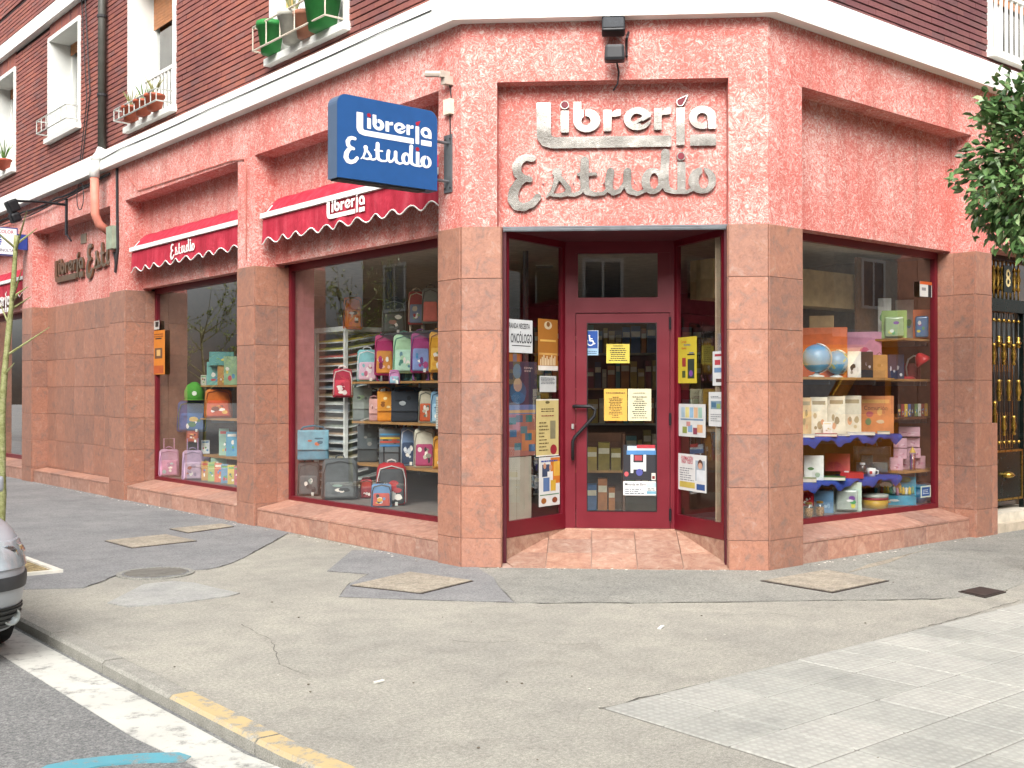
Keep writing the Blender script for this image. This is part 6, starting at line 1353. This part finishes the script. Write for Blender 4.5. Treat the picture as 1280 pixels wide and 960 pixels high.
# ---- inside, behind the door
def bookcase(fr, s0, s1, d0, zt, label, n, seed, tiers, group, back=True):
    t = thing('bookcase', label, 'bookcase', tuple(fr.P((s0 + s1) / 2, d0 + .15, ZF)), world=True)
    mb = MB(fr.M()); mb.box(s0, d0 + .02, ZF, s0 + .03, d0 + .3, zt); obj('side', mb, dkw, t); mb = MB(fr.M()); mb.box(s1 - .03, d0 + .02, ZF, s1, d0 + .3, zt); obj('side', mb, dkw, t)
    mb = MB(fr.M()); mb.box(s0 + .03, d0 + .28, ZF, s1 - .03, d0 + .3, zt); obj('back', mb, dkw, t)
    rr_ = random.Random(seed); hh = (zt - ZF) / tiers
    ang = math.atan2(fr.u[1], fr.u[0])
    for k_ in range(tiers):
        z = ZF + .05 + k_ * hh; mb = MB(fr.M()); mb.box(s0 + .03, d0 + .02, z - .025, s1 - .03, d0 + .28, z); obj('shelf', mb, wood if k_ % 2 else pm('8d8a80', .5), t)
        s = s0 + .05
        while s < s1 - .1:
            w_ = rr_.uniform(.05, .14); h_ = hh * rr_.uniform(.5, .82); q = thing('book', group[0], 'book', tuple(fr.P(s + w_ / 2, d0 + .12, z)), ang, group[1])
            mb = MB(); mb.box(-w_ / 2 + .003, -.09, 0, w_ / 2 - .003, .1, h_); obj('cover', mb, pm(rr_.choice(['8a7a3a', '3a5f8a', 'a8904a', '5a8a8f', '7a3a3a', 'b5ad95', '4a4a55', 'a86a3a', '6f8f5a']), .5), q)
            mb = MB(); mb.box(-w_ / 2 + .006, -.0925, h_ * .6, w_ / 2 - .006, -.0895, h_ * .8); obj('spine_label', mb, pm('d0c9b0'), q); s += w_ + .01
    return t
bookcase(FC, .98, 1.55, 2.0, 1.15, 'low rack of tall books just inside the door', 0, 3, 2, ('tall coloured book in the rack behind the door', 'books in the rack behind the door'))
bookcase(FC, .4, 2.6, 4.2, 2.5, 'dark bookcase deep inside behind the door', 0, 4, 5, ('dim book on the deep bookcase behind the door', 'books on the deep bookcase'))
bookcase(FL, 6.6, 9.9, 4.4, 2.6, 'dark bookcase at the back of the far display window', 0, 5, 5, ('dim book on the bookcase behind the far window', 'books behind the far window'))
t = thing('counter', 'wooden counter inside to the right of the door', 'counter', tuple(FC.P(2.6, 2.4, ZF)), math.atan2(FC.u[1], FC.u[0])); mb = MB(); mb.box(-.45, -.3, 0, .6, .3, .92); obj('body', mb, dkw, t); mb = MB(); mb.box(-.5, -.34, .92, .65, .34, .97); obj('top', mb, wood, t)
# ================================================================== UPPER WINDOW THINGS
def pot(fr, s, d, z, r_, h_, col, label, plant=None, group=None, seed=1):
    t = thing('flower_pot', label, 'flower pot', tuple(fr.P(s, d, z)), 0, group); mb = MB(); mb.lathe([(r_ * .7, 0), (r_, h_ * .82), (r_ * 1.1, h_ * .83), (r_ * 1.1, h_), (r_ * .9, h_), (r_ * .85, h_ * .85)], n=16); obj('pot', mb, pm(col, .6), t, True)
    if plant:
        mb = MB(); rr_ = random.Random(seed)
        for i in range(16):
            a = rr_.random() * 6.28; L = rr_.uniform(.5, 1) * plant; mb.tube([(0, 0, h_ * .85), (L * .3 * math.cos(a), L * .3 * math.sin(a), h_ + L * .6), (L * .55 * math.cos(a), L * .55 * math.sin(a), h_ + L)], [.006, .008, .002], 4)
        obj('leaves', mb, pm('5a7a3c' if seed % 2 else '8a8a5a', .7), t)
def railing(fr, s0, s1, z, d, h_, n, col, label):
    t = thing('window_railing', label, 'railing', tuple(fr.P((s0 + s1) / 2, d, z)), world=True)
    for zz in (z + .06, z + h_): mb = MB(fr.M()); mb.tube([(s0, .0, zz), (s0, d, zz), (s1, d, zz), (s1, .0, zz)], .011, 6); obj('rail', mb, col, t)
    for i in range(n + 1): s = s0 + (s1 - s0) * i / n; mb = MB(fr.M()); mb.tube([(s, d, z + .05), (s, d, z + h_)], .008, 5); obj('bar', mb, col, t)
gw = pm('b9bcb6', .5, .3)
railing(FL, 8.4, 9.95, 5.47, -.24, .22, 8, gw, 'thin grey pot railing at the brick window beside the drainpipe'); railing(FL, 12.1, 13.6, 5.93, -.22, .28, 6, gw, 'empty grey pot railing at the small brick window'); railing(FL, 3.95, 5.58, 5.47, -.24, .33, 5, pm('c9bfae', .5), 'cream scrolled pot railing at the window with green pots')
for i, s in enumerate((8.75, 9.15, 9.6)): pot(FL, s, -.12, 5.47, .13, .22, 'a8553c', ('terracotta pot on the sill, farthest from the drainpipe', 'terracotta pot between two others on the sill', 'terracotta pot on the sill, closest to the drainpipe')[i], .25, 'terracotta pots on the sill', i)
pot(FL, 5.38, -.12, 5.47, .15, .36, '2a7a38', 'narrow green pot at the far end of the sill'); pot(FL, 4.25, -.10, 5.47, .21, .50, '2a7a38', 'large green bucket pot on the sill'); pot(FL, 4.85, -.12, 5.47, .16, .33, 'a5a398', 'grey concrete pot with dry twigs', .35, None, 2); pot(FL, 4.6, -.10, 5.47, .13, .28, 'a06a52', 'brown clay pot beside the green bucket')
pot(FL, 15.95, -.10, 5.75, .13, .2, 'a8503c', 'red pot with sprouting plant on the last brick window', .35, None, 3)
for s, c_, w_, zz, l in ((5.25, 'c9a86a', .14, 5.92, 'tan cloth hanging to dry in the window'), (5.0, 'd5dade', .22, 5.86, 'white cloth hanging to dry in the window')):
    mb = MB(FL.M()); vs = []; fs = []; n = 8
    for i in range(n + 1):
        x = s - w_ / 2 + w_ * i / n; yy = .05 + .02 * math.sin(i * 1.6); vs += [(x, yy, 6.5), (x, yy + .01, zz + .05 * math.sin(i * .9))]
    for i in range(n): fs.append((2 * i, 2 * i + 1, 2 * i + 3, 2 * i + 2))
    mb.add(vs, fs); tag(obj('laundry', mb, pm(c_, .8), smooth=True), l, 'laundry')
for fr, s0, s1, z, lb in ((FL, 3.98, 5.48, 5.47, 'white balusters inside the window with green pots'), (FL, 8.4, 9.9, 5.47, 'white balusters inside the window beside the drainpipe'), (FR, 6.04, 7.66, 5.45, 'white window railing over the street door side')):
    t = thing('balustrade', lb, 'railing', tuple(fr.P((s0 + s1) / 2, .2, z)), world=True); n = int((s1 - s0) / .12); dd_ = .2 if fr is FL else .02
    mb = MB(fr.M()); mb.box(s0, dd_ - .02, z + .68, s1, dd_ + .02, z + .73); obj('rail', mb, M['white'], t)
    for i in range(n + 1): s = s0 + .02 + (s1 - s0 - .04) * i / n; mb = MB(fr.M()); mb.box(s - .013, dd_ - .013, z + .004, s + .013, dd_ + .013, z + .68); obj('baluster', mb, M['white'], t)
# ================================================================== TREES
def leaf_mesh(L, W):
    return [(0, 0, 0), (W * .5, L * .35, .012), (W * .42, L * .7, .008), (0, L, -.012), (-W * .42, L * .7, .008), (-W * .5, L * .35, .012), (0, L * .5, -.006)], [(0, 1, 6), (1, 2, 6), (2, 3, 6), (3, 4, 6), (4, 5, 6), (5, 0, 6)]
def m_leaf(name, cols, rough=.35):
    k = N(name, rough, 0, .5); r_ = k.n('NewGeometry').outputs['Random Per Island']
    k.col(k.ramp(r_, [(0, cols[0]), (.5, cols[1]), (.9, cols[2]), (1, cols[3])])); k.b.inputs['Subsurface Weight'].default_value = 0; return k.done()
def leafy(mb, c, rad, n, L, rr, hollow=.35):
    """leaves in clumps near the outside of an uneven ellipsoid"""
    clumps = []
    for i in range(int(n / 26)):
        v = Vector((rr.gauss(0, 1), rr.gauss(0, 1), rr.gauss(0, 1))).normalized(); k_ = rr.uniform(hollow, 1.0) ** .5 * rr.uniform(.88, 1.10)
        clumps.append((Vector((c[0] + v.x * rad[0] * k_, c[1] + v.y * rad[1] * k_, c[2] + v.z * rad[2] * k_)), v))
    for p, v in clumps:
        for j in range(26):
            q = p + Vector((rr.gauss(0, .085), rr.gauss(0, .085), rr.gauss(0, .08))); s_ = L * rr.uniform(.5, 1.2)
            dn = (v + Vector((rr.uniform(-1, 1), rr.uniform(-1, 1), rr.uniform(-1.0, .5)))).normalized()
            T = Matrix.Translation(q) @ dn.to_track_quat('Y', 'Z').to_matrix().to_4x4() @ Matrix.Rotation(rr.uniform(-1.2, 1.2), 4, 'Y'); vs, fs = leaf_mesh(s_, s_ * .52); mb.T = T; mb.add(vs, fs)
    mb.T = None; return clumps
rr = random.Random(21)
tx, ty = ground(1294, 715); t = thing('street_tree', 'round clipped evergreen tree with glossy leaves before the street door', 'tree', (tx, ty, 0))
cz = 3.58
mb = MB(); cl = leafy(mb, (0, 0, cz), (.58, .58, .78), 4600, .105, rr); obj('crown', mb, m_leaf('evergreen_leaf', ['33502a', '4c6a3a', '6a8a54', 'a3b585']), t)
mb = MB(); mb.tube([(0, 0, -.05), (.02, .01, 1.2), (.0, -.01, 2.2), (.0, 0, 2.9), (.01, 0, 3.5)], [.065, .055, .05, .045, .025], 8); obj('trunk', mb, pm('6d6254', .9, bump=.6), t, True)
mb = MB()
for i, (p, v) in enumerate(cl):
    if i % 2 == 0:
        st_ = Vector((0, 0, 2.75 + rr.random() * .7)); md = st_.lerp(p, .55) + Vector((0, 0, .06)); mb.tube([st_, md, p], [.018, .010, .004], 5)
obj('branches', mb, pm('7a6a50', .9), t)
# young bare trees along the kerb
def young_tree(x, y, label, hgt, sprigs, seed, pit=True, lean=(.12, -.05)):
    rr = random.Random(seed); t = thing('street_tree', label, 'tree', (x, y, 0), group='young trees along the kerb')
    def T_(z): f = z / hgt; return Vector((lean[0] * f * f + .015 * math.sin(z * 3), lean[1] * f * f + .012 * math.sin(z * 2.3 + 1), z))
    mb = MB(); n = 14; mb.tube([T_(hgt * i / n - (.05 if i == 0 else 0)) for i in range(n + 1)], [.040 * (1 - .5 * i / n) * (1 + .10 * math.sin(i * 2.7)) for i in range(n + 1)], 8); obj('trunk', mb, M['bark'], t, True)
    mb = MB(); lf = MB()
    for i in range(12):
        z = hgt * rr.uniform(.5, .98); a = rr.random() * 6.28; L = rr.uniform(.12, .55) if not sprigs else rr.uniform(.5, 1.5); p0 = T_(z); p1_ = p0 + Vector((math.cos(a) * L * .5, math.sin(a) * L * .5, L * .35)); p2 = p0 + Vector((math.cos(a) * L * .85, math.sin(a) * L * .85, L * (.9 if sprigs else .6)))
        mb.tube([p0, p1_, p2], [.012 if not sprigs else .022, .008, .003], 5)
        if sprigs:
            for j in range(5):
                q = p1_.lerp(p2, rr.random()); e_ = q + Vector((rr.uniform(-.4, .4), rr.uniform(-.4, .4), rr.uniform(.1, .5))); mb.tube([q, e_], [.007, .002], 4)
                for k_ in range(12):
                    w_ = q.lerp(e_, rr.random()) + Vector((rr.gauss(0, .04), rr.gauss(0, .04), rr.gauss(0, .04))); s_ = rr.uniform(.03, .07); lf.T = Matrix.Translation(w_) @ Matrix.Rotation(rr.random() * 6, 4, 'Z') @ Matrix.Rotation(rr.random() * 3, 4, 'X'); vs, fs = leaf_mesh(s_, s_ * .6); lf.add(vs, fs)
    obj('branches', mb, M['bark'], t)
    if sprigs: obj('crown', lf, m_leaf('spring_leaf', ['6a7c2c', '869838', '9aa84a', 'b0b860']), t)
    if pit:
        mb = MB(); x0, x1, y0, y1 = x - .12, x + .24, y - .78, y + .15; x0 = x - .5
        mb.prism([(x0, y0), (x1, y0), (x1, y1), (x0, y1)], -.02, .014); obj('tree_pit', mb, m_ground('soil_litter', '5a4c38', '8a7a58', 'b0a078', 45, 4), pave)
        mb = MB()
        for a in ((x0 - .06, y0 - .06, x1 + .06, y0), (x0 - .06, y1, x1 + .06, y1 + .06), (x0 - .06, y0, x0, y1), (x1, y0, x1 + .06, y1)): mb.box(a[0], a[1], -.02, a[2], a[3], .03)
        obj('pit_edging', mb, pm('c9c6bb', .8), pave)
def m_bark():
    k = N('mossy_bark', .9, 0, .2); p = k.pos(); f = k.noise(p, 16, 5, .7); g_ = k.noise(k.pos((1, 1, 3)), 30, 3)
    k.col(k.mix(.8, k.ramp(f, [(.35, '77774a'), (.55, '929668'), (.7, 'a39d7e')]), k.ramp(g_, [(.25, (.5, .48, .44)), (.5, (1, 1, 1))]), 'MULTIPLY')); k.bump(g_, .6, .01); return k.done()
M['bark'] = m_bark()
young_tree(-3.2, 4.75, 'thin bare young tree with mossy trunk behind the silver car', 3.05, False, 5, lean=(.10, -.12))
young_tree(-3.15, 10.5, 'slim young tree in first leaf farther along the kerb', 3.0, True, 6)
young_tree(-3.15, 16.4, 'slim young tree in first leaf, second past the silver car', 3.0, True, 7)
# ================================================================== SILVER CAR
def m_car(c):
    k = N('car_paint', .45, .35, .5); f = k.noise(k.pos(), 300, 1)
    k.col(k.ramp(f, [(.3, tuple(x * .92 for x in lin(c)[:3])), (.7, lin(c))])); k.b.inputs['Coat Weight'].default_value = .3; k.b.inputs['Coat Roughness'].default_value = .06; return k.done()
car = thing('parked_car', 'silver saloon car parked at the kerb with its front showing', 'car', (-4.94, 3.4, RZ))
CWD = .87
def cpt(hw, yf_, yr, a, n=8.0, bow=.15):
    yc, hl = (yf_ + yr) / 2, (yr - yf_) / 2; c_, s_ = math.cos(a), math.sin(a)
    x = hw * math.copysign(abs(c_) ** (2 / n), c_); y = yc + hl * math.copysign(abs(s_) ** (2 / n), s_)
    if s_ < 0: y += bow * (x / hw) ** 2 * abs(s_) ** (2 / n)
    return x, y
def ring(z, hw, yf_, yr, n=8.0, k=96): return [cpt(hw, yf_, yr, 2 * math.pi * i / k, n) + (z,) for i in range(k)]
LV = [(.20, .835, -2.18, 2.2), (.30, .855, -2.27, 2.28), (.42, .865, -2.33, 2.34), (.52, .875, -2.34, 2.35), (.60, .875, -2.325, 2.34), (.70, .87, -2.27, 2.32), (.78, .855, -2.17, 2.29), (.84, .83, -2.0, 2.25), (.885, .79, -1.75, 2.2), (.92, .74, -1.4, 2.1)]
def lv(z):
    for (a, b_) in zip(LV[:-1], LV[1:]):
        if a[0] <= z <= b_[0]: f = (z - a[0]) / (b_[0] - a[0]); return [x + (y - x) * f for x, y in zip(a[1:], b_[1:])]
    return list(LV[-1][1:])
def stack(levels, n=8.0, k=96):
    mb = MB(); rg = [ring(*l, n=n, k=k) for l in levels]; vs = [p for r_ in rg for p in r_]
    fs = [(i * k + j, i * k + (j + 1) % k, (i + 1) * k + (j + 1) % k, (i + 1) * k + j) for i in range(len(rg) - 1) for j in range(k)] + [tuple(range(k))[::-1], tuple((len(rg) - 1) * k + j for j in range(k))]
    mb.add(vs, fs); return mb
zs = [.20, .26, .33, .42, .52, .60, .66, .72, .78, .82, .86, .89, .92]
silver = m_car('b0b6bd')
obj('body', stack([(z,) + tuple(lv(z)) for z in zs]), silver, car, True)
cab = obj('cabin', stack([(.90, .76, -1.1, 1.95), (1.0, .74, -.9, 1.85), (1.2, .68, -.45, 1.5), (1.38, .6, -.05, 1.1), (1.44, .5, .15, .9)], 4), pm('14181c', .08, spec=.9), car, True)
mb = MB(); mb.add(ring(1.441, .52, .12, .95, 4), [tuple(range(96))]); mb.add(ring(1.40, .6, 0, 1.08, 4), [tuple(range(96))][::1]); obj('roof', stack([(1.36, .615, -.1, 1.16), (1.42, .57, .05, 1.02), (1.455, .48, .2, .85)], 4), silver, car, True)
def patch_(a0, a1, z0, z1, off, mat, name, parent=car, na=14, nz=4, n=8.0, shape=None):
    """a piece of the car's skin between two angles (270 = straight ahead) and two heights, standing off by off"""
    mb = MB(); vs = []; fs = []
    for iz in range(nz + 1):
        z = z0 + (z1 - z0) * iz / nz; hw, yf_, yr = lv(z); yc, hl = (yf_ + yr) / 2, (yr - yf_) / 2
        for ia in range(na + 1):
            f = ia / na; A0, A1 = (a0, a1) if not shape else shape(a0, a1, iz / nz)
            a = R(A0 + (A1 - A0) * f); c_, s_ = math.cos(a), math.sin(a); x, y = cpt(hw, yf_, yr, a)
            nv = Vector((c_ * 1.0, s_ * 1.0, 0)).normalized(); vs.append((x + nv.x * off, y + nv.y * off, z)); 
    m_ = na + 1
    for iz in range(nz):
        for ia in range(na): fs.append((iz * m_ + ia, iz * m_ + ia + 1, (iz + 1) * m_ + ia + 1, (iz + 1) * m_ + ia))
    b0 = len(vs); vs2 = [(x * .985, y * .99, z) for x, y, z in vs]; fs2 = [tuple(b0 + i for i in f[::-1]) for f in fs]
    rim = [i for i in range(m_)] + [iz * m_ + na for iz in range(1, nz + 1)] + [nz * m_ + i for i in range(na - 1, -1, -1)] + [iz * m_ for iz in range(nz - 1, 0, -1)]
    fs3 = [(rim[i], rim[(i + 1) % len(rim)], b0 + rim[(i + 1) % len(rim)], b0 + rim[i])[::-1] for i in range(len(rim))]
    mb.add(vs + vs2, fs + fs2 + fs3); return obj(name, mb, mat, parent, True, 40)
blackp = pm('1b1c1e', .5)
bp = patch_(182, 358, .475, .555, .012, pm('3a3c3f', .5), 'rub_strip', na=40)
patch_(222, 318, .22, .365, .010, blackp, 'lower_grille', na=36)
for i in range(4): patch_(224, 316, .235 + i * .033, .247 + i * .033, .017, pm('2c2e30', .4), 'grille_bar', na=36, nz=1)
patch_(269.2, 270.8, .61, .76, .010, blackp, 'grille', na=10)
patch_(269.6, 270.4, .40, .47, .02, pm('e6e6e2', .4), 'number_plate', na=6, nz=1)
M['lens'] = m_glass('headlight_lens', 1.0)
lens = pm('c3ccd2', .05, spec=1.0, var=.05)
for a0, a1 in ((281, 317), (223, 259)):
    h = patch_(a0, a1, .60, .755, .010, pm('b4bbc2', .2, .3), 'headlight')
    patch_(a0 + 1, a1 - 1, .606, .75, .017, M['lens'], 'lens', h)
    for f in (.3, .68):
        a = R(a0 + (a1 - a0) * f); hw, yf_, yr = lv(.675); yc, hl = (yf_ + yr) / 2, (yr - yf_) / 2; c_, s_ = math.cos(a), math.sin(a); p = Vector(cpt(hw, yf_, yr, a) + (.675,)); nv = Vector((c_ * .6, s_, 0)).normalized()
        mb = MB(Matrix.Translation(p - nv * .065) @ nv.to_track_quat('Z', 'Y').to_matrix().to_4x4()); mb.lathe([(.02, .0), (.035, .02), (.055, .044), (.060, .046), (.055, .048)], n=20); obj('reflector', mb, pm('d5dade', .08, .95), h, True)
    a = R(a0 + (a1 - a0) * .45); hw, yf_, yr = lv(.29); yc, hl = (yf_ + yr) / 2, (yr - yf_) / 2; c_, s_ = math.cos(a), math.sin(a); p = Vector(cpt(hw, yf_, yr, a) + (.295,)); nv = Vector((c_ * .6, s_, 0)).normalized()
    mb = MB(Matrix.Translation(p - nv * .012) @ nv.to_track_quat('Z', 'Y').to_matrix().to_4x4()); mb.lathe([(.058, .0), (.058, .022), (.048, .024), (.045, .016), (.0, .02)], n=20); obj('fog_light', mb, pm('aab2b0', .1, .3, spec=.9), car, True)
for sx in (-1, 1):
    for wy in (-1.42, 1.33):
        wx = sx * .742; MT = Matrix.Translation((wx, wy, .315)) @ Matrix.Rotation(math.pi / 2, 4, 'Y')
        mb = MB(MT); mb.lathe([(.2, -.1), (.30, -.1), (.315, -.07), (.318, 0), (.315, .07), (.30, .1), (.2, .1)], n=36); wl = obj('tyre', mb, pm('1a1a1b', .8), car, True, 40)
        mb = MB(MT); mb.lathe([(.0, sx * .06), (.06, sx * .085), (.19, sx * .07), (.205, sx * .095)], n=24); obj('rim', mb, pm('9a9ea2', .3, .8), wl, True)
for sx in (-1, 1): mb = MB(Matrix.Translation((sx * .93, -.75, .95))); mb.rbox(.18, .1, .12, .03); obj('mirror', mb, silver, car, True)
for a in (-.95, .1): mb = MB(); mb.box(-.877, a, .35, .877, a + .008, .86); obj('door_seam', mb, blackp, car)
car.location = (-3.98 - CWD, 3.12, RZ)
# ================================================================== ACROSS THE STREETS (seen in the glass)
def block(loc, rz, w_, h_, d, wall, label, cols, rows, name='apartment_building', win=(1.2, 1.5), z0=4.6, ground_col='8c7f70'):
    t = thing(name, label, 'building', loc, rz); mb = MB(); mb.box(-w_ / 2, 0, 3.6, w_ / 2, d, h_); obj('wall', mb, wall, t)
    mb = MB(); mb.box(-w_ / 2, .05, 0, w_ / 2, d, 3.6); obj('ground_floor', mb, pm(ground_col, .8), t); mb = MB(); mb.box(-w_ / 2 - .1, -.3, 3.5, w_ / 2 + .1, .0, 3.75); obj('ledge', mb, M['whitewall'], t); mb = MB(); mb.box(-w_ / 2 - .2, -.5, h_, w_ / 2 + .2, d, h_ + .3); obj('roof', mb, pm('8a7b70', .9), t)
    gm = pm('3c444a', .08, spec=.9)
    for r_ in range(rows):
        for c_ in range(cols):
            x = -w_ / 2 + (c_ + .5) * w_ / cols; z = z0 + r_ * 3.0; mb = MB(); a, b_ = win
            mb.box(x - a / 2 - .1, -.06, z - .1, x + a / 2 + .1, -.01, z); mb.box(x - a / 2 - .1, -.06, z + b_, x + a / 2 + .1, -.01, z + b_ + .1); mb.box(x - a / 2 - .1, -.06, z, x - a / 2, -.01, z + b_); mb.box(x + a / 2, -.06, z, x + a / 2 + .1, -.01, z + b_); mb.box(x - .04, -.05, z, x + .04, -.01, z + b_); wn = obj('window', mb, M['white'], t)
            mb = MB(); mb.box(x - a / 2, -.03, z, x + a / 2, -.004, z + b_); obj('pane', mb, gm, wn)
    for c_ in range(cols):
        x = -w_ / 2 + (c_ + .5) * w_ / cols; mb = MB(); mb.box(x - w_ / cols * .36, -.02, .5, x + w_ / cols * .36, .048, 2.9); obj('shop_glazing', mb, gm, t)
brw = m_brick('far_brick', ['7a5a48', '8a6450', '94705a', '705448']); 
block((-15, 14, RZ), -math.pi / 2 + math.pi, 30, 13, 9, pm('a08468', .9), 'tan apartment block across the left hand street', 7, 3)
block((12, -17, RZ), math.pi, 26, 12, 9, pm('8a6450', .9), 'brown brick block with pale window surrounds across the side street', 6, 2)
block((30, -14.5, RZ), math.pi, 9, 10, 7, pm('c9c2b4', .9), 'cream rendered block next to the brown one', 2, 2)
block((-17, -18, RZ), R(130), 22, 12, 9, pm('b5a894', .9), 'pale block across the junction', 5, 2)
block((0, -26, RZ), math.pi, 14, 14, 9, pm('94705a', .9), 'reddish block behind the junction', 4, 3)
# yellow van across the side street
def van(loc, rz):
    t = thing('delivery_van', 'yellow delivery van parked across the side street', 'van', loc, rz); yel = m_car('e6b020'); yel.node_tree.nodes['Principled BSDF'].inputs['Metallic'].default_value = 0
    def prof(y0, y1): return None
    pr = [(-2.5, .35), (-2.55, .8), (-2.4, 1.15), (-1.75, 1.3), (-1.05, 2.1), (-.8, 2.35), (2.3, 2.42), (2.45, 2.2), (2.5, .35)]
    mb = MB(); n = len(pr); mb.add([(x, -.98, z) for x, z in pr] + [(x, .98, z) for x, z in pr], [tuple(range(n))[::-1], tuple(range(n, 2 * n))] + [(i, (i + 1) % n, n + (i + 1) % n, n + i)[::-1] for i in range(n)]); bd = obj('body', mb, yel, t); bv = bd.modifiers.new('b', 'BEVEL'); bv.width = .1; bv.segments = 3
    gm = pm('1c2226', .06, spec=.9)
    for sy in (-1, 1):
        for a in ([(-1.55, 1.35), (-1.0, 2.0), (-.5, 2.0), (-.5, 1.35)], [(-.35, 1.35), (-.35, 2.0), (.8, 2.0), (.8, 1.35)], [(.95, 1.35), (.95, 2.0), (2.2, 2.0), (2.2, 1.35)]):
            mb = MB(); k_ = len(a); mb.add([(x, sy * .97, z) for x, z in a] + [(x, sy * .995, z) for x, z in a], [tuple(range(k_)), tuple(range(k_, 2 * k_))[::-1]] + [(i, (i + 1) % k_, k_ + (i + 1) % k_, k_ + i) for i in range(k_)]); obj('window', mb, gm, t)
        for wx in (-1.6, 1.55):
            mb = MB(Matrix.Translation((wx, sy * .88, .34)) @ Matrix.Rotation(math.pi / 2, 4, 'X')); mb.lathe([(.2, -.1), (.33, -.1), (.34, 0), (.33, .1), (.2, .1)], n=24); obj('wheel', mb, M['black'], t)
    mb = MB(); mb.add([(-1.70, -.85, 1.36), (-1.70, .85, 1.36), (-1.12, .8, 2.06), (-1.12, -.8, 2.06)], [(0, 1, 2, 3)]); mb.v = [(x - .03, y, z + .03) for x, y, z in mb.v]; obj('windscreen', mb, gm, t)
# mirror the sight line in the globe window to find where the van stands
r_ = ray(1070); tt = 18.0; q = CAM + r_ * tt; van((float(q[0]), float(2 * .43 - q[1]), RZ), R(8))
